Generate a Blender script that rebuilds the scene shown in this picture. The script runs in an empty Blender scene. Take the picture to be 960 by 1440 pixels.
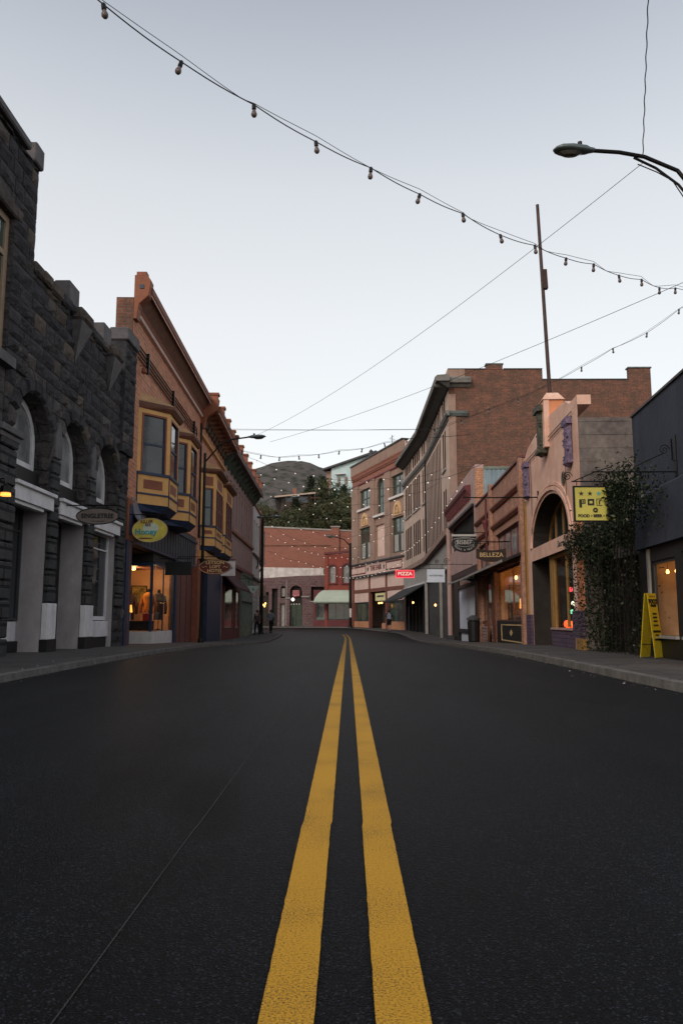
import bpy, bmesh, math, random
from mathutils import Vector, Matrix, noise
random.seed(7)
R = math.radians
sc = bpy.context.scene
COL = sc.collection

# ------------------------------------------------------------------ helpers
ORG = {}
def _org(parent):
    return ORG.get(parent.name, Vector((0, 0, 0))) if parent else Vector((0, 0, 0))

def thing(name, label, cat, loc=(0, 0, 0), group=None):
    o = bpy.data.objects.new(name, None); COL.objects.link(o)
    o.location = loc; o.empty_display_size = .3
    o['label'] = label; o['category'] = cat
    if group: o['group'] = group
    ORG[o.name] = Vector(loc)
    return o

def tag(o, label, cat, group=None):
    o['label'] = label; o['category'] = cat
    if group: o['group'] = group
    return o

class Frame:
    """A vertical facade line on the ground: u runs along it, w points out to the street, z up."""
    def __init__(s, x0, y0, x1, y1, side):
        s.o = Vector((x0, y0, 0)); d = Vector((x1 - x0, y1 - y0, 0)); s.L = d.length; s.d = d / s.L
        s.n = Vector((s.d.y, -s.d.x, 0)) * side
        s.side = side
    def p(s, u, w, z):
        return s.o + s.d * u + s.n * w + Vector((0, 0, z))

class G:
    def __init__(s): s.v = []; s.f = []; s.m = []
    def face(s, pts, m=0):
        i = len(s.v); s.v += [Vector(p) for p in pts]; s.f.append(list(range(i, i + len(pts)))); s.m.append(m)
    def hexa(s, a, m=0):
        i = len(s.v); s.v += [Vector(p) for p in a]
        for q in ((0, 3, 2, 1), (4, 5, 6, 7), (0, 1, 5, 4), (1, 2, 6, 5), (2, 3, 7, 6), (3, 0, 4, 7)):
            s.f.append([i + k for k in q]); s.m.append(m)
    def box(s, F, u0, u1, w0, w1, z0, z1, m=0):
        s.hexa([F.p(u0, w0, z0), F.p(u1, w0, z0), F.p(u1, w1, z0), F.p(u0, w1, z0),
                F.p(u0, w0, z1), F.p(u1, w0, z1), F.p(u1, w1, z1), F.p(u0, w1, z1)], m)
    def poly(s, F, pts, w0, w1, m=0):
        """pts in (u,z), extruded from w0 to w1"""
        n = len(pts); i = len(s.v)
        s.v += [F.p(u, w0, z) for u, z in pts] + [F.p(u, w1, z) for u, z in pts]
        s.f.append([i + k for k in range(n)]); s.m.append(m)
        s.f.append([i + n + k for k in reversed(range(n))]); s.m.append(m)
        for k in range(n):
            k2 = (k + 1) % n
            s.f.append([i + k, i + k2, i + n + k2, i + n + k]); s.m.append(m)
    def profile(s, F, prof, u0, u1, m=0, caps=True):
        """prof in (w,z), swept along u"""
        n = len(prof); i = len(s.v)
        s.v += [F.p(u0, w, z) for w, z in prof] + [F.p(u1, w, z) for w, z in prof]
        for k in range(n):
            k2 = (k + 1) % n
            s.f.append([i + k, i + k2, i + n + k2, i + n + k]); s.m.append(m)
        if caps:
            s.f.append([i + k for k in range(n)]); s.m.append(m)
            s.f.append([i + n + k for k in reversed(range(n))]); s.m.append(m)
    def tube(s, pts, r, n=6, m=0, cap=True):
        pts = [Vector(p) for p in pts]
        rs = r if isinstance(r, (list, tuple)) else [r] * len(pts)
        i0 = len(s.v); side = None
        for k, p in enumerate(pts):
            if k == 0: t = pts[1] - p
            elif k == len(pts) - 1: t = p - pts[-2]
            else: t = pts[k + 1] - pts[k - 1]
            t.normalize()
            if side is None:
                side = t.cross(Vector((0, 0, 1)))
                if side.length < .05: side = Vector((1, 0, 0))
            side = (side - t * side.dot(t)).normalized(); up = side.cross(t)
            for j in range(n):
                a = 2 * math.pi * j / n
                s.v.append(p + (side * math.cos(a) + up * math.sin(a)) * rs[k])
        for k in range(len(pts) - 1):
            for j in range(n):
                a = i0 + k * n + j; b = i0 + k * n + (j + 1) % n
                s.f.append([a, b, b + n, a + n]); s.m.append(m)
        if cap:
            s.f.append([i0 + j for j in reversed(range(n))]); s.m.append(m)
            s.f.append([i0 + (len(pts) - 1) * n + j for j in range(n)]); s.m.append(m)
    def lathe(s, c, prof, n=10, m=0):
        """prof list of (r,z) about vertical axis at c"""
        c = Vector(c); i0 = len(s.v)
        for r, z in prof:
            for j in range(n):
                a = 2 * math.pi * j / n
                s.v.append(c + Vector((r * math.cos(a), r * math.sin(a), z)))
        for k in range(len(prof) - 1):
            for j in range(n):
                a = i0 + k * n + j; b = i0 + k * n + (j + 1) % n
                s.f.append([a, b, b + n, a + n]); s.m.append(m)
        s.f.append([i0 + j for j in reversed(range(n))]); s.m.append(m)
        s.f.append([i0 + (len(prof) - 1) * n + j for j in range(n)]); s.m.append(m)
    def make(s, name, mats, parent=None, smooth=False, bevel=0, recalc=True):
        if not isinstance(mats, (list, tuple)): mats = [mats]
        org = _org(parent)
        me = bpy.data.meshes.new(name)
        me.from_pydata([v - org for v in s.v], [], s.f)
        for m in mats: me.materials.append(m)
        for p, k in zip(me.polygons, s.m): p.material_index = k
        if recalc:
            bm = bmesh.new(); bm.from_mesh(me)
            bmesh.ops.remove_doubles(bm, verts=bm.verts, dist=1e-5)
            bmesh.ops.recalc_face_normals(bm, faces=bm.faces); bm.to_mesh(me); bm.free()
        if smooth:
            for p in me.polygons: p.use_smooth = True
        uvw(me, org)
        o = bpy.data.objects.new(name, me); COL.objects.link(o)
        if parent: o.parent = parent
        ORG[o.name] = org
        if bevel:
            b = o.modifiers.new('b', 'BEVEL'); b.width = bevel; b.segments = 1; b.limit_method = 'ANGLE'
        return o

def uvw(me, org):
    uv = me.uv_layers.new(name='UVMap').data
    for p in me.polygons:
        n = p.normal
        if abs(n.z) > .75:
            for li in p.loop_indices:
                c = me.vertices[me.loops[li].vertex_index].co + org; uv[li].uv = (c.x, c.y)
        else:
            t = Vector((-n.y, n.x, 0)).normalized()
            for li in p.loop_indices:
                c = me.vertices[me.loops[li].vertex_index].co + org; uv[li].uv = (c.dot(t), c.z)

def struct(name, g, mats, **k):
    o = g.make(name, mats, None, **k); o['kind'] = 'structure'; return o

# ------------------------------------------------------------------ materials
def mat(name, col, rough=.8, metal=0, var=.12, nscale=2.5, bump=0, bscale=40, emit=None, estr=0, spec=.3, dirt=.0, col2=None):
    m = bpy.data.materials.new(name); m.use_nodes = True
    nt = m.node_tree; b = nt.nodes['Principled BSDF']; N = nt.nodes.new; K = nt.links.new
    b.inputs['Roughness'].default_value = rough; b.inputs['Metallic'].default_value = metal
    b.inputs['Specular IOR Level'].default_value = spec
    c = (*col, 1)
    if var > 0:
        tc = N('ShaderNodeTexCoord'); no = N('ShaderNodeTexNoise'); no.inputs['Scale'].default_value = nscale; no.inputs['Detail'].default_value = 8
        no.inputs['Roughness'].default_value = .65
        K(tc.outputs['Object'], no.inputs['Vector'])
        r = N('ShaderNodeValToRGB'); r.color_ramp.elements[0].position = .3; r.color_ramp.elements[1].position = .72
        c2 = col2 or tuple(min(1, x * (1 + var)) for x in col)
        r.color_ramp.elements[0].color = (*[x * (1 - var * 1.3) for x in col], 1); r.color_ramp.elements[1].color = (*c2, 1)
        K(no.outputs['Fac'], r.inputs['Fac'])
        out = r.outputs['Color']
        if dirt > 0:
            n2 = N('ShaderNodeTexNoise'); n2.inputs['Scale'].default_value = nscale * .7; n2.inputs['Detail'].default_value = 10; n2.inputs['Roughness'].default_value = .75
            mp = N('ShaderNodeMapping'); mp.inputs['Scale'].default_value = (1.6, 1.6, .45); K(tc.outputs['Object'], mp.inputs['Vector']); K(mp.outputs['Vector'], n2.inputs['Vector'])
            rr = N('ShaderNodeValToRGB'); rr.color_ramp.elements[0].position = .48; rr.color_ramp.elements[1].position = .68; K(n2.outputs['Fac'], rr.inputs['Fac'])
            mu = N('ShaderNodeMath'); mu.operation = 'MULTIPLY'; mu.inputs[1].default_value = dirt; K(rr.outputs['Color'], mu.inputs[0])
            mx = N('ShaderNodeMix'); mx.data_type = 'RGBA'; K(mu.outputs[0], mx.inputs['Factor']); K(out, mx.inputs['A']); mx.inputs['B'].default_value = (*[x * .35 for x in col], 1)
            out = mx.outputs['Result']
        K(out, b.inputs['Base Color'])
        if bump:
            n3 = N('ShaderNodeTexNoise'); n3.inputs['Scale'].default_value = bscale; n3.inputs['Detail'].default_value = 6; K(tc.outputs['Object'], n3.inputs['Vector'])
            bp = N('ShaderNodeBump'); bp.inputs['Strength'].default_value = bump; bp.inputs['Distance'].default_value = .02; K(n3.outputs['Fac'], bp.inputs['Height']); K(bp.outputs['Normal'], b.inputs['Normal'])
    else:
        b.inputs['Base Color'].default_value = c
    if emit:
        b.inputs['Emission Color'].default_value = (*emit, 1); b.inputs['Emission Strength'].default_value = estr
    return m

def brick(name, c1, c2, mortar, w=.24, h=.075, ms=.012, bump=.5, rough=.85, blotch=None, bfac=.5, bscale=.6, rock=0):
    m = bpy.data.materials.new(name); m.use_nodes = True
    nt = m.node_tree; b = nt.nodes['Principled BSDF']; N = nt.nodes.new; K = nt.links.new
    b.inputs['Roughness'].default_value = rough; b.inputs['Specular IOR Level'].default_value = .25
    uv = N('ShaderNodeUVMap'); uv.uv_map = 'UVMap'
    tc = N('ShaderNodeTexCoord')
    vec = uv.outputs['UV']
    if rock:
        nn = N('ShaderNodeTexNoise'); nn.inputs['Scale'].default_value = 1.8; nn.inputs['Detail'].default_value = 3; K(vec, nn.inputs['Vector'])
        va = N('ShaderNodeVectorMath'); va.operation = 'SCALE'; va.inputs['Scale'].default_value = .22; K(nn.outputs['Color'], va.inputs[0])
        vb = N('ShaderNodeVectorMath'); K(vec, vb.inputs[0]); K(va.outputs[0], vb.inputs[1]); vec = vb.outputs[0]
    t = N('ShaderNodeTexBrick'); K(vec, t.inputs['Vector'])
    t.inputs['Scale'].default_value = 1; t.inputs['Brick Width'].default_value = w; t.inputs['Row Height'].default_value = h
    t.inputs['Mortar Size'].default_value = ms; t.inputs['Mortar Smooth'].default_value = .3; t.inputs['Bias'].default_value = 0
    t.inputs['Color1'].default_value = (*c1, 1); t.inputs['Color2'].default_value = (*c2, 1); t.inputs['Mortar'].default_value = (*mortar, 1)
    n = N('ShaderNodeTexNoise'); n.inputs['Scale'].default_value = bscale; n.inputs['Detail'].default_value = 9; n.inputs['Roughness'].default_value = .7; K(tc.outputs['Object'], n.inputs['Vector'])
    r = N('ShaderNodeValToRGB'); r.color_ramp.elements[0].position = .40; r.color_ramp.elements[1].position = .58; K(n.outputs['Fac'], r.inputs['Fac'])
    mu = N('ShaderNodeMath'); mu.operation = 'MULTIPLY'; mu.inputs[1].default_value = bfac; K(r.outputs['Color'], mu.inputs[0])
    mx = N('ShaderNodeMix'); mx.data_type = 'RGBA'; K(mu.outputs[0], mx.inputs['Factor']); K(t.outputs['Color'], mx.inputs['A'])
    bl = blotch or tuple(x * .5 for x in c1); mx.inputs['B'].default_value = (*bl, 1)
    n2 = N('ShaderNodeTexNoise'); n2.inputs['Scale'].default_value = 9; n2.inputs['Detail'].default_value = 6; K(tc.outputs['Object'], n2.inputs['Vector'])
    mr = N('ShaderNodeMapRange'); mr.inputs['From Min'].default_value = .25; mr.inputs['From Max'].default_value = .75; mr.inputs['To Min'].default_value = .72; mr.inputs['To Max'].default_value = 1.28; K(n2.outputs['Fac'], mr.inputs['Value'])
    sc_ = N('ShaderNodeVectorMath'); sc_.operation = 'SCALE'; K(mx.outputs['Result'], sc_.inputs[0]); K(mr.outputs['Result'], sc_.inputs['Scale'])
    K(sc_.outputs[0], b.inputs['Base Color'])
    inv = N('ShaderNodeMath'); inv.operation = 'SUBTRACT'; inv.inputs[0].default_value = 1; K(t.outputs['Fac'], inv.inputs[1])
    ad = N('ShaderNodeMath'); ad.operation = 'MULTIPLY_ADD'; ad.inputs[1].default_value = (2.2 if rock else .35)
    n3 = N('ShaderNodeTexNoise'); n3.inputs['Scale'].default_value = 4.5 if rock else 22; n3.inputs['Detail'].default_value = 7; K(tc.outputs['Object'], n3.inputs['Vector'])
    K(n3.outputs['Fac'], ad.inputs[0]); K(inv.outputs[0], ad.inputs[2])
    bp = N('ShaderNodeBump'); bp.inputs['Strength'].default_value = bump; bp.inputs['Distance'].default_value = (.07 if rock else .015); K(ad.outputs[0], bp.inputs['Height']); K(bp.outputs['Normal'], b.inputs['Normal'])
    return m

def rock(name, c1, c2, c3):
    """rock-faced block: a colour for each block, pits and grain"""
    m = bpy.data.materials.new(name); m.use_nodes = True
    nt = m.node_tree; b = nt.nodes['Principled BSDF']; N = nt.nodes.new; K = nt.links.new
    b.inputs['Roughness'].default_value = .92; b.inputs['Specular IOR Level'].default_value = .2
    ge = N('ShaderNodeNewGeometry'); r = N('ShaderNodeValToRGB'); e = r.color_ramp.elements
    e[0].color = (*c1, 1); e[1].color = (*c2, 1); q = e.new(.8); q.color = (*c1, 1); q = e.new(.93); q.color = (*c3, 1); q = e.new(.4); q.color = tuple((x + y) / 2 for x, y in zip(c1, c2)) + (1,)
    K(ge.outputs['Random Per Island'], r.inputs['Fac'])
    tc = N('ShaderNodeTexCoord'); n = N('ShaderNodeTexNoise'); n.inputs['Scale'].default_value = 5; n.inputs['Detail'].default_value = 10; n.inputs['Roughness'].default_value = .75; K(tc.outputs['Object'], n.inputs['Vector'])
    mr = N('ShaderNodeMapRange'); mr.inputs['From Min'].default_value = .3; mr.inputs['From Max'].default_value = .7; mr.inputs['To Min'].default_value = .5; mr.inputs['To Max'].default_value = 1.6; K(n.outputs['Fac'], mr.inputs['Value'])
    s = N('ShaderNodeVectorMath'); s.operation = 'SCALE'; K(r.outputs['Color'], s.inputs[0]); K(mr.outputs['Result'], s.inputs['Scale']); K(s.outputs[0], b.inputs['Base Color'])
    n2 = N('ShaderNodeTexNoise'); n2.inputs['Scale'].default_value = 9; n2.inputs['Detail'].default_value = 8; n2.inputs['Roughness'].default_value = .7; K(tc.outputs['Object'], n2.inputs['Vector'])
    bp = N('ShaderNodeBump'); bp.inputs['Strength'].default_value = 1; bp.inputs['Distance'].default_value = .06; K(n2.outputs['Fac'], bp.inputs['Height']); K(bp.outputs['Normal'], b.inputs['Normal'])
    return m

def rock_blocks(g, F, u0, u1, z0, z1, ops, w, ch=.29, m=0):
    """courses of rock-faced blocks round the openings, arched ones ringed with voussoirs"""
    z = z0
    while z < z1 - .08:
        h = min(ch * random.uniform(.85, 1.15), z1 - z)
        cut = []
        for o in ops:
            a, b, c, d = o[:4]; hh = o[4] if len(o) > 4 else 0
            if z + h <= c or z >= d + (.3 if hh else 0): continue
            if hh:
                ring = .3; sp = d - hh; zz = max(z, sp); r = (b - a) / 2 + ring; H = hh + ring
                if z + h <= sp: cut.append((a, b)); continue
                t = 1 - ((zz - sp) / H) ** 2
                if t > 0: x = r * math.sqrt(t); cut.append(((a + b) / 2 - x, (a + b) / 2 + x))
            else: cut.append((a, b))
        cut.sort(); spans = []; p = u0
        for a, b in cut:
            if a > p + .02: spans.append((p, min(a, u1)))
            p = max(p, b)
        if p < u1 - .02: spans.append((p, u1))
        for a, b in spans:
            x = a
            while x < b - .01:
                l = random.uniform(.32, .85)
                if b - (x + l) < .22: l = b - x
                block(g, F, x, x + l, z, z + h, w, m); x += l
        z += h
    for o in ops:
        if len(o) > 4 and o[4]:
            a, b, c, d, hh = o[:5]; sp = d - hh; n = 9; A = arcp(a, b, sp, hh, n); B = arcp(a - .3, b + .3, sp, hh + .3, n)
            for k in range(n):
                q = [A[k], A[k + 1], B[k + 1], B[k]]; c_ = (sum(p[0] for p in q) / 4, sum(p[1] for p in q) / 4)
                q = [(c_[0] + (x - c_[0]) * .95, c_[1] + (y - c_[1]) * .95) for x, y in q]
                e = random.uniform(.04, .1); q2 = [(c_[0] + (x - c_[0]) * .7, c_[1] + (y - c_[1]) * .7) for x, y in q]
                P = [F.p(x, w, y) for x, y in q]; Q = [F.p(x, w + e, y) for x, y in q2]; R_ = [F.p(x, w - .03, y) for x, y in q]
                for i in range(4): g.face([P[i], P[(i + 1) % 4], Q[(i + 1) % 4], Q[i]], m); g.face([P[i], P[(i + 1) % 4], R_[(i + 1) % 4], R_[i]], m)
                g.face(Q, m)

def block(g, F, a, b, c, d, w, m=0, amp=.62):
    j = .012; a += j; b -= j; c += j; d -= j
    nx = max(2, int((b - a) / .14)); nz = 3; i0 = len(g.v); base = random.uniform(.015, .05) * amp
    for k in range(nz + 1):
        for i in range(nx + 1):
            edge = i in (0, nx) or k in (0, nz)
            ww = w + (.0 if edge else base + random.uniform(0, .065) * amp) + random.uniform(0, .012)
            g.v.append(F.p(a + (b - a) * i / nx + (0 if edge else random.uniform(-.02, .02)), ww, c + (d - c) * k / nz + (0 if edge else random.uniform(-.02, .02))))
    for k in range(nz):
        for i in range(nx):
            q = i0 + k * (nx + 1) + i; g.f.append([q, q + 1, q + nx + 2, q + nx + 1]); g.m.append(m)
    ring = [F.p(a, w - .04, c), F.p(b, w - .04, c), F.p(b, w - .04, d), F.p(a, w - .04, d)]; i1 = len(g.v); g.v += ring
    for lst, p, q in (([i0 + i for i in range(nx + 1)], 0, 1), ([i0 + k * (nx + 1) + nx for k in range(nz + 1)], 1, 2), ([i0 + nz * (nx + 1) + i for i in range(nx, -1, -1)], 2, 3), ([i0 + k * (nx + 1) for k in range(nz, -1, -1)], 3, 0)):
        g.f.append(lst + [i1 + q, i1 + p]); g.m.append(m)

def glass_dark(name, col=(.012, .016, .02), rough=.06):
    m = bpy.data.materials.new(name); m.use_nodes = True
    nt = m.node_tree; b = nt.nodes['Principled BSDF']; N = nt.nodes.new; K = nt.links.new
    b.inputs['Roughness'].default_value = rough; b.inputs['Specular IOR Level'].default_value = .65
    tc = N('ShaderNodeTexCoord'); n = N('ShaderNodeTexNoise'); n.inputs['Scale'].default_value = 1.3; n.inputs['Detail'].default_value = 5; K(tc.outputs['Object'], n.inputs['Vector'])
    r = N('ShaderNodeValToRGB'); r.color_ramp.elements[0].position = .42; r.color_ramp.elements[1].position = .7
    r.color_ramp.elements[0].color = (*col, 1); r.color_ramp.elements[1].color = (*[x * 2.6 + .004 for x in col], 1)
    K(n.outputs['Fac'], r.inputs['Fac']); K(r.outputs['Color'], b.inputs['Base Color'])
    bp = N('ShaderNodeBump'); bp.inputs['Strength'].default_value = .06; bp.inputs['Distance'].default_value = .05; K(n.outputs['Fac'], bp.inputs['Height']); K(bp.outputs['Normal'], b.inputs['Normal'])
    return m

def glass_clear(name):
    m = bpy.data.materials.new(name); m.use_nodes = True
    nt = m.node_tree; N = nt.nodes.new; K = nt.links.new
    nt.nodes.remove(nt.nodes['Principled BSDF']); out = nt.nodes['Material Output']
    t = N('ShaderNodeBsdfTransparent'); t.inputs['Color'].default_value = (.9, .92, .92, 1)
    g = N('ShaderNodeBsdfGlossy'); g.inputs['Roughness'].default_value = .03; g.inputs['Color'].default_value = (.8, .85, .9, 1)
    f = N('ShaderNodeFresnel'); f.inputs['IOR'].default_value = 1.12
    x = N('ShaderNodeMixShader'); hf = N('ShaderNodeMath'); hf.operation = 'MULTIPLY'; hf.inputs[1].default_value = .4; K(f.outputs[0], hf.inputs[0]); K(hf.outputs[0], x.inputs[0]); K(t.outputs[0], x.inputs[1]); K(g.outputs[0], x.inputs[2]); K(x.outputs[0], out.inputs['Surface'])
    return m

M = {}
M['stone'] = brick('dark_rock_stone', (.034, .034, .039), (.062, .056, .056), (.012, .012, .014), w=.62, h=.30, ms=.02, bump=1.0, blotch=(.09, .077, .07), bfac=.6, bscale=1.4, rock=1)
M['rock'] = rock('rock_faced_stone', (.033, .033, .038), (.068, .065, .069), (.10, .082, .068))
M['quoin'] = brick('dark_quoin_stone', (.04, .045, .05), (.06, .058, .06), (.01, .01, .012), w=3.0, h=.33, ms=.03, bump=.8, bfac=.4, bscale=3)
M['conc_dark'] = mat('weathered_dark_concrete', (.10, .095, .10), var=.3, nscale=3, bump=.5)
M['white'] = mat('white_paint', (.62, .62, .65), rough=.6, var=.1, nscale=3, dirt=.35)
M['jamb'] = mat('grey_painted_jamb', (.34, .32, .33), rough=.7, var=.15, nscale=2, dirt=.3, bump=.2)
M['black'] = mat('black_paint', (.012, .013, .015), rough=.5, var=.2)
M['navy'] = mat('navy_paint', (.02, .035, .075), rough=.5, var=.25)
M['navywall'] = mat('dark_blue_grey_wall', (.038, .046, .068), rough=.85, var=.2, nscale=1.2, bump=.4, bscale=10, dirt=.65)
M['orange'] = mat('burnt_orange_paint', (.21, .068, .032), rough=.6, var=.15, nscale=4, dirt=.3)
M['ochre'] = mat('ochre_paint', (.56, .31, .105), rough=.55, var=.1, nscale=3, dirt=.18)
M['rust'] = mat('rust_panel_paint', (.20, .065, .035), rough=.6, var=.18, nscale=4)
M['brickL'] = brick('tan_red_brick', (.54, .215, .115), (.36, .13, .07), (.40, .29, .22), w=.36, h=.125, ms=.02, blotch=(.36, .15, .09), bfac=.4)
M['brickdark'] = brick('weathered_brown_brick', (.215, .08, .05), (.12, .05, .036), (.15, .11, .088), w=.30, h=.10, ms=.014, blotch=(.085, .055, .042), bfac=.8, bscale=1.7)
M['brickred'] = brick('red_brick', (.31, .115, .082), (.22, .08, .06), (.25, .15, .12), w=.3, h=.1, ms=.014, blotch=(.22, .10, .075), bfac=.6, bscale=.35)
M['brickB'] = brick('buff_brick', (.48, .23, .15), (.35, .155, .10), (.36, .25, .2), w=.22, h=.075, ms=.013, blotch=(.22, .12, .09), bfac=.5)
M['brickO'] = brick('orange_brick', (.45, .19, .09), (.36, .14, .07), (.42, .3, .22), w=.22, h=.08, ms=.013, bfac=.3)
M['purple'] = brick('purple_rubble_stone', (.15, .075, .085), (.09, .05, .06), (.17, .13, .13), w=.5, h=.28, ms=.03, bump=.8, blotch=(.15, .11, .11), bfac=.6, bscale=1, rock=1)
M['purpaint'] = brick('purple_painted_brick', (.11, .075, .12), (.085, .06, .10), (.05, .035, .06), w=.3, h=.1, ms=.012, bfac=.3)
M['pink'] = mat('salmon_pink_stucco', (.70, .40, .30), rough=.9, var=.14, nscale=1.6, bump=.35, bscale=18, dirt=.3, col2=(.78, .54, .44))
M['pinkO'] = mat('orange_stucco', (.58, .235, .12), rough=.9, var=.15, nscale=2, dirt=.2)
M['violet'] = mat('violet_ornament', (.17, .13, .21), rough=.8, var=.5, nscale=9, bump=1, bscale=30)
M['bronze'] = mat('dark_green_bronze', (.07, .07, .055), rough=.7, var=.5, nscale=8, bump=1, bscale=25)
M['yellowtrim'] = mat('ochre_yellow_trim', (.26, .15, .045), rough=.7, var=.2, nscale=5)
M['board'] = brick('board_formed_concrete', (.115, .095, .09), (.085, .07, .068), (.05, .042, .04), w=7, h=.3, ms=.012, bump=.5, blotch=(.20, .175, .16), bfac=.5, bscale=1.2)
M['tan'] = mat('tan_stucco', (.44, .335, .28), rough=.9, var=.12, nscale=.9, dirt=.3, bump=.2)
M['tan2'] = mat('brown_grey_stucco', (.27, .185, .15), rough=.9, var=.14, nscale=1, dirt=.3)
M['pinkgrey'] = mat('pale_pink_plaster', (.42, .29, .27), rough=.9, var=.12, nscale=1.5, dirt=.35)
M['cream'] = mat('cream_pink_panel', (.58, .42, .37), rough=.8, var=.08, nscale=1.5, dirt=.15)
M['maroon'] = mat('maroon_paint', (.13, .035, .04), rough=.6, var=.2)
M['brownred'] = mat('brown_red_paint', (.16, .06, .045), rough=.6, var=.2, nscale=4)
M['salmonbase'] = mat('salmon_base', (.42, .20, .11), rough=.8, var=.12)
M['redwall'] = mat('red_painted_brick', (.24, .06, .045), rough=.8, var=.15, nscale=1.3, dirt=.2)
M['cornicegrey'] = mat('weathered_grey_cornice', (.17, .165, .16), rough=.8, var=.3, nscale=2, dirt=.3)
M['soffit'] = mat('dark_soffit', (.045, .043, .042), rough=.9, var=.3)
M['verdi'] = mat('verdigris_cornice', (.095, .115, .115), rough=.7, var=.3, nscale=3)
M['greydk'] = mat('dark_grey_paint', (.05, .052, .057), rough=.6, var=.2)
M['greylt'] = mat('light_grey_paint', (.30, .29, .28), rough=.7, var=.15, dirt=.35)
M['mauve'] = mat('mauve_plaster', (.30, .20, .185), rough=.85, var=.12, dirt=.3)
M['offwhite'] = mat('off_white_plaster', (.58, .56, .56), rough=.85, var=.1, dirt=.35)
M['green'] = mat('dark_green_paint', (.04, .06, .045), rough=.6, var=.3)
M['greenlt'] = mat('faded_green_trim', (.16, .19, .16), rough=.7, var=.2)
M['bluegrey'] = mat('blue_grey_corrugated', (.20, .27, .31), rough=.6, var=.2, nscale=1.5, dirt=.3)
M['iron'] = mat('black_iron', (.012, .012, .013), rough=.45, metal=.6, var=.3)
M['lampgrey'] = mat('lamp_grey_metal', (.10, .13, .135), rough=.45, metal=.4, var=.2)
M['steel'] = mat('rusty_steel_pole', (.05, .028, .024), rough=.6, metal=.3, var=.4)
M['roof'] = mat('roof_felt', (.06, .058, .055), rough=.95, var=.3)
M['wood'] = mat('dark_brown_wood', (.12, .048, .028), rough=.6, var=.3, nscale=5)
M['awning'] = mat('dark_canvas', (.03, .032, .037), rough=.9, var=.25)
M['awninggreen'] = mat('pale_green_canvas', (.40, .47, .40), rough=.9, var=.1, nscale=1)
M['lens'] = mat('lamp_lens', (.08, .075, .07), rough=.2, var=.1, spec=.5)
M['glass'] = glass_dark('dark_window_glass')
M['glassg'] = glass_dark('green_tint_glass', (.02, .032, .028))
M['glassp'] = glass_dark('pale_curtained_glass', (.13, .135, .14), .15)
M['clear'] = glass_clear('clear_shop_glass')
M['int'] = mat('shop_interior_plaster', (.50, .30, .16), rough=.9, var=.15, nscale=1.2)
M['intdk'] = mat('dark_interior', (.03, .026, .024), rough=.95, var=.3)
M['yellow'] = mat('yellow_sign_paint', (.42, .33, .018), rough=.5, var=.1, nscale=4)
M['signyel'] = mat('mustard_sign_face', (.44, .40, .085), rough=.55, var=.14, nscale=2.5, dirt=.12)
M['signtan'] = mat('grey_wood_sign', (.16, .135, .125), rough=.7, var=.2, nscale=4)
M['signbrown'] = mat('brown_sign_board', (.035, .02, .015), rough=.5, var=.3)
M['gold'] = mat('gold_lettering', (.55, .40, .20), rough=.5, var=.15)
M['ltgrey'] = mat('silver_lettering', (.42, .42, .40), rough=.5, var=.1)
M['maroonsign'] = mat('dark_red_sign_board', (.08, .016, .016), rough=.4, var=.2)
M['whitesign'] = mat('white_sign_panel', (.58, .64, .74), rough=.5, var=.05)
M['teal'] = mat('teal_paint', (.05, .30, .33), rough=.5, var=.2)
M['bulb'] = mat('frosted_bulb_glass', (.11, .085, .082), rough=.2, var=0, emit=(1, .86, .72), estr=.0)
M['bulblit'] = mat('lit_bulb_glass', (.9, .85, .8), rough=.3, var=0, emit=(1, .86, .74), estr=.6)
M['warm'] = mat('warm_lamp_glow', (1, .6, .2), rough=.4, var=0, emit=(1, .48, .12), estr=7)
M['redglow'] = mat('red_neon_tube', (1, .1, .1), rough=.4, var=0, emit=(1, .06, .09), estr=1.3)
M['amber'] = mat('lit_amber_shade', (1, .45, .1), rough=.6, var=0, emit=(1, .32, .05), estr=2.4)
M['skyblue'] = mat('pale_blue_siding', (.40, .53, .56), rough=.8, var=.1, nscale=.5)

# ------------------------------------------------------------------ ground heights
def interp(tab, x):
    if x <= tab[0][0]: return tab[0][1]
    for (a, b), (c, d) in zip(tab, tab[1:]):
        if x <= c: return b + (d - b) * (x - a) / (c - a)
    return tab[-1][1]
SIDE = [(0, .13), (12, .13), (17, .11), (22, .05), (28, -.05), (33, -.16), (41, -.33), (50, -.36), (56, -.29), (60, -.22), (70, -.16), (84, .03), (90, .06), (120, .3)]
CENT = [(0, 0), (9, 0), (20, -.09), (34, -.21), (44, -.25), (55, -.27), (70, -.2), (90, -.02), (120, .2)]
def side(y): return interp(SIDE, y)
def roadz(x, y):
    t = min(1, abs(x) / 3.9) ** 1.6
    if y > 56 and x < 0: t *= max(0, 1 - (y - 56) / 8)
    return interp(CENT, y) * (1 - t) + (side(y) - .075) * t

LC = [(-6, -3.9), (8, -3.85), (11, -3.95), (15, -4.05), (19, -4.1), (24, -4.3), (26.5, -4.15), (28.2, -3.6), (33, -3.65), (40, -4.1), (48, -4.4), (54, -4.6), (58, -4.8), (60, -5.05), (61.5, -5.7), (62.3, -6.8), (62.6, -8.2), (62.7, -30)]
RC = [(-6, 3.3), (9, 3.28), (16, 3.4), (22, 3.35), (30, 3.5), (40, 3.75), (55, 4.0), (62, 3.75), (68, 3.05), (74, 1.9), (79, .9), (82, .1), (83.2, -1.2), (83.9, -4), (84.3, -8), (84.6, -30)]

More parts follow.
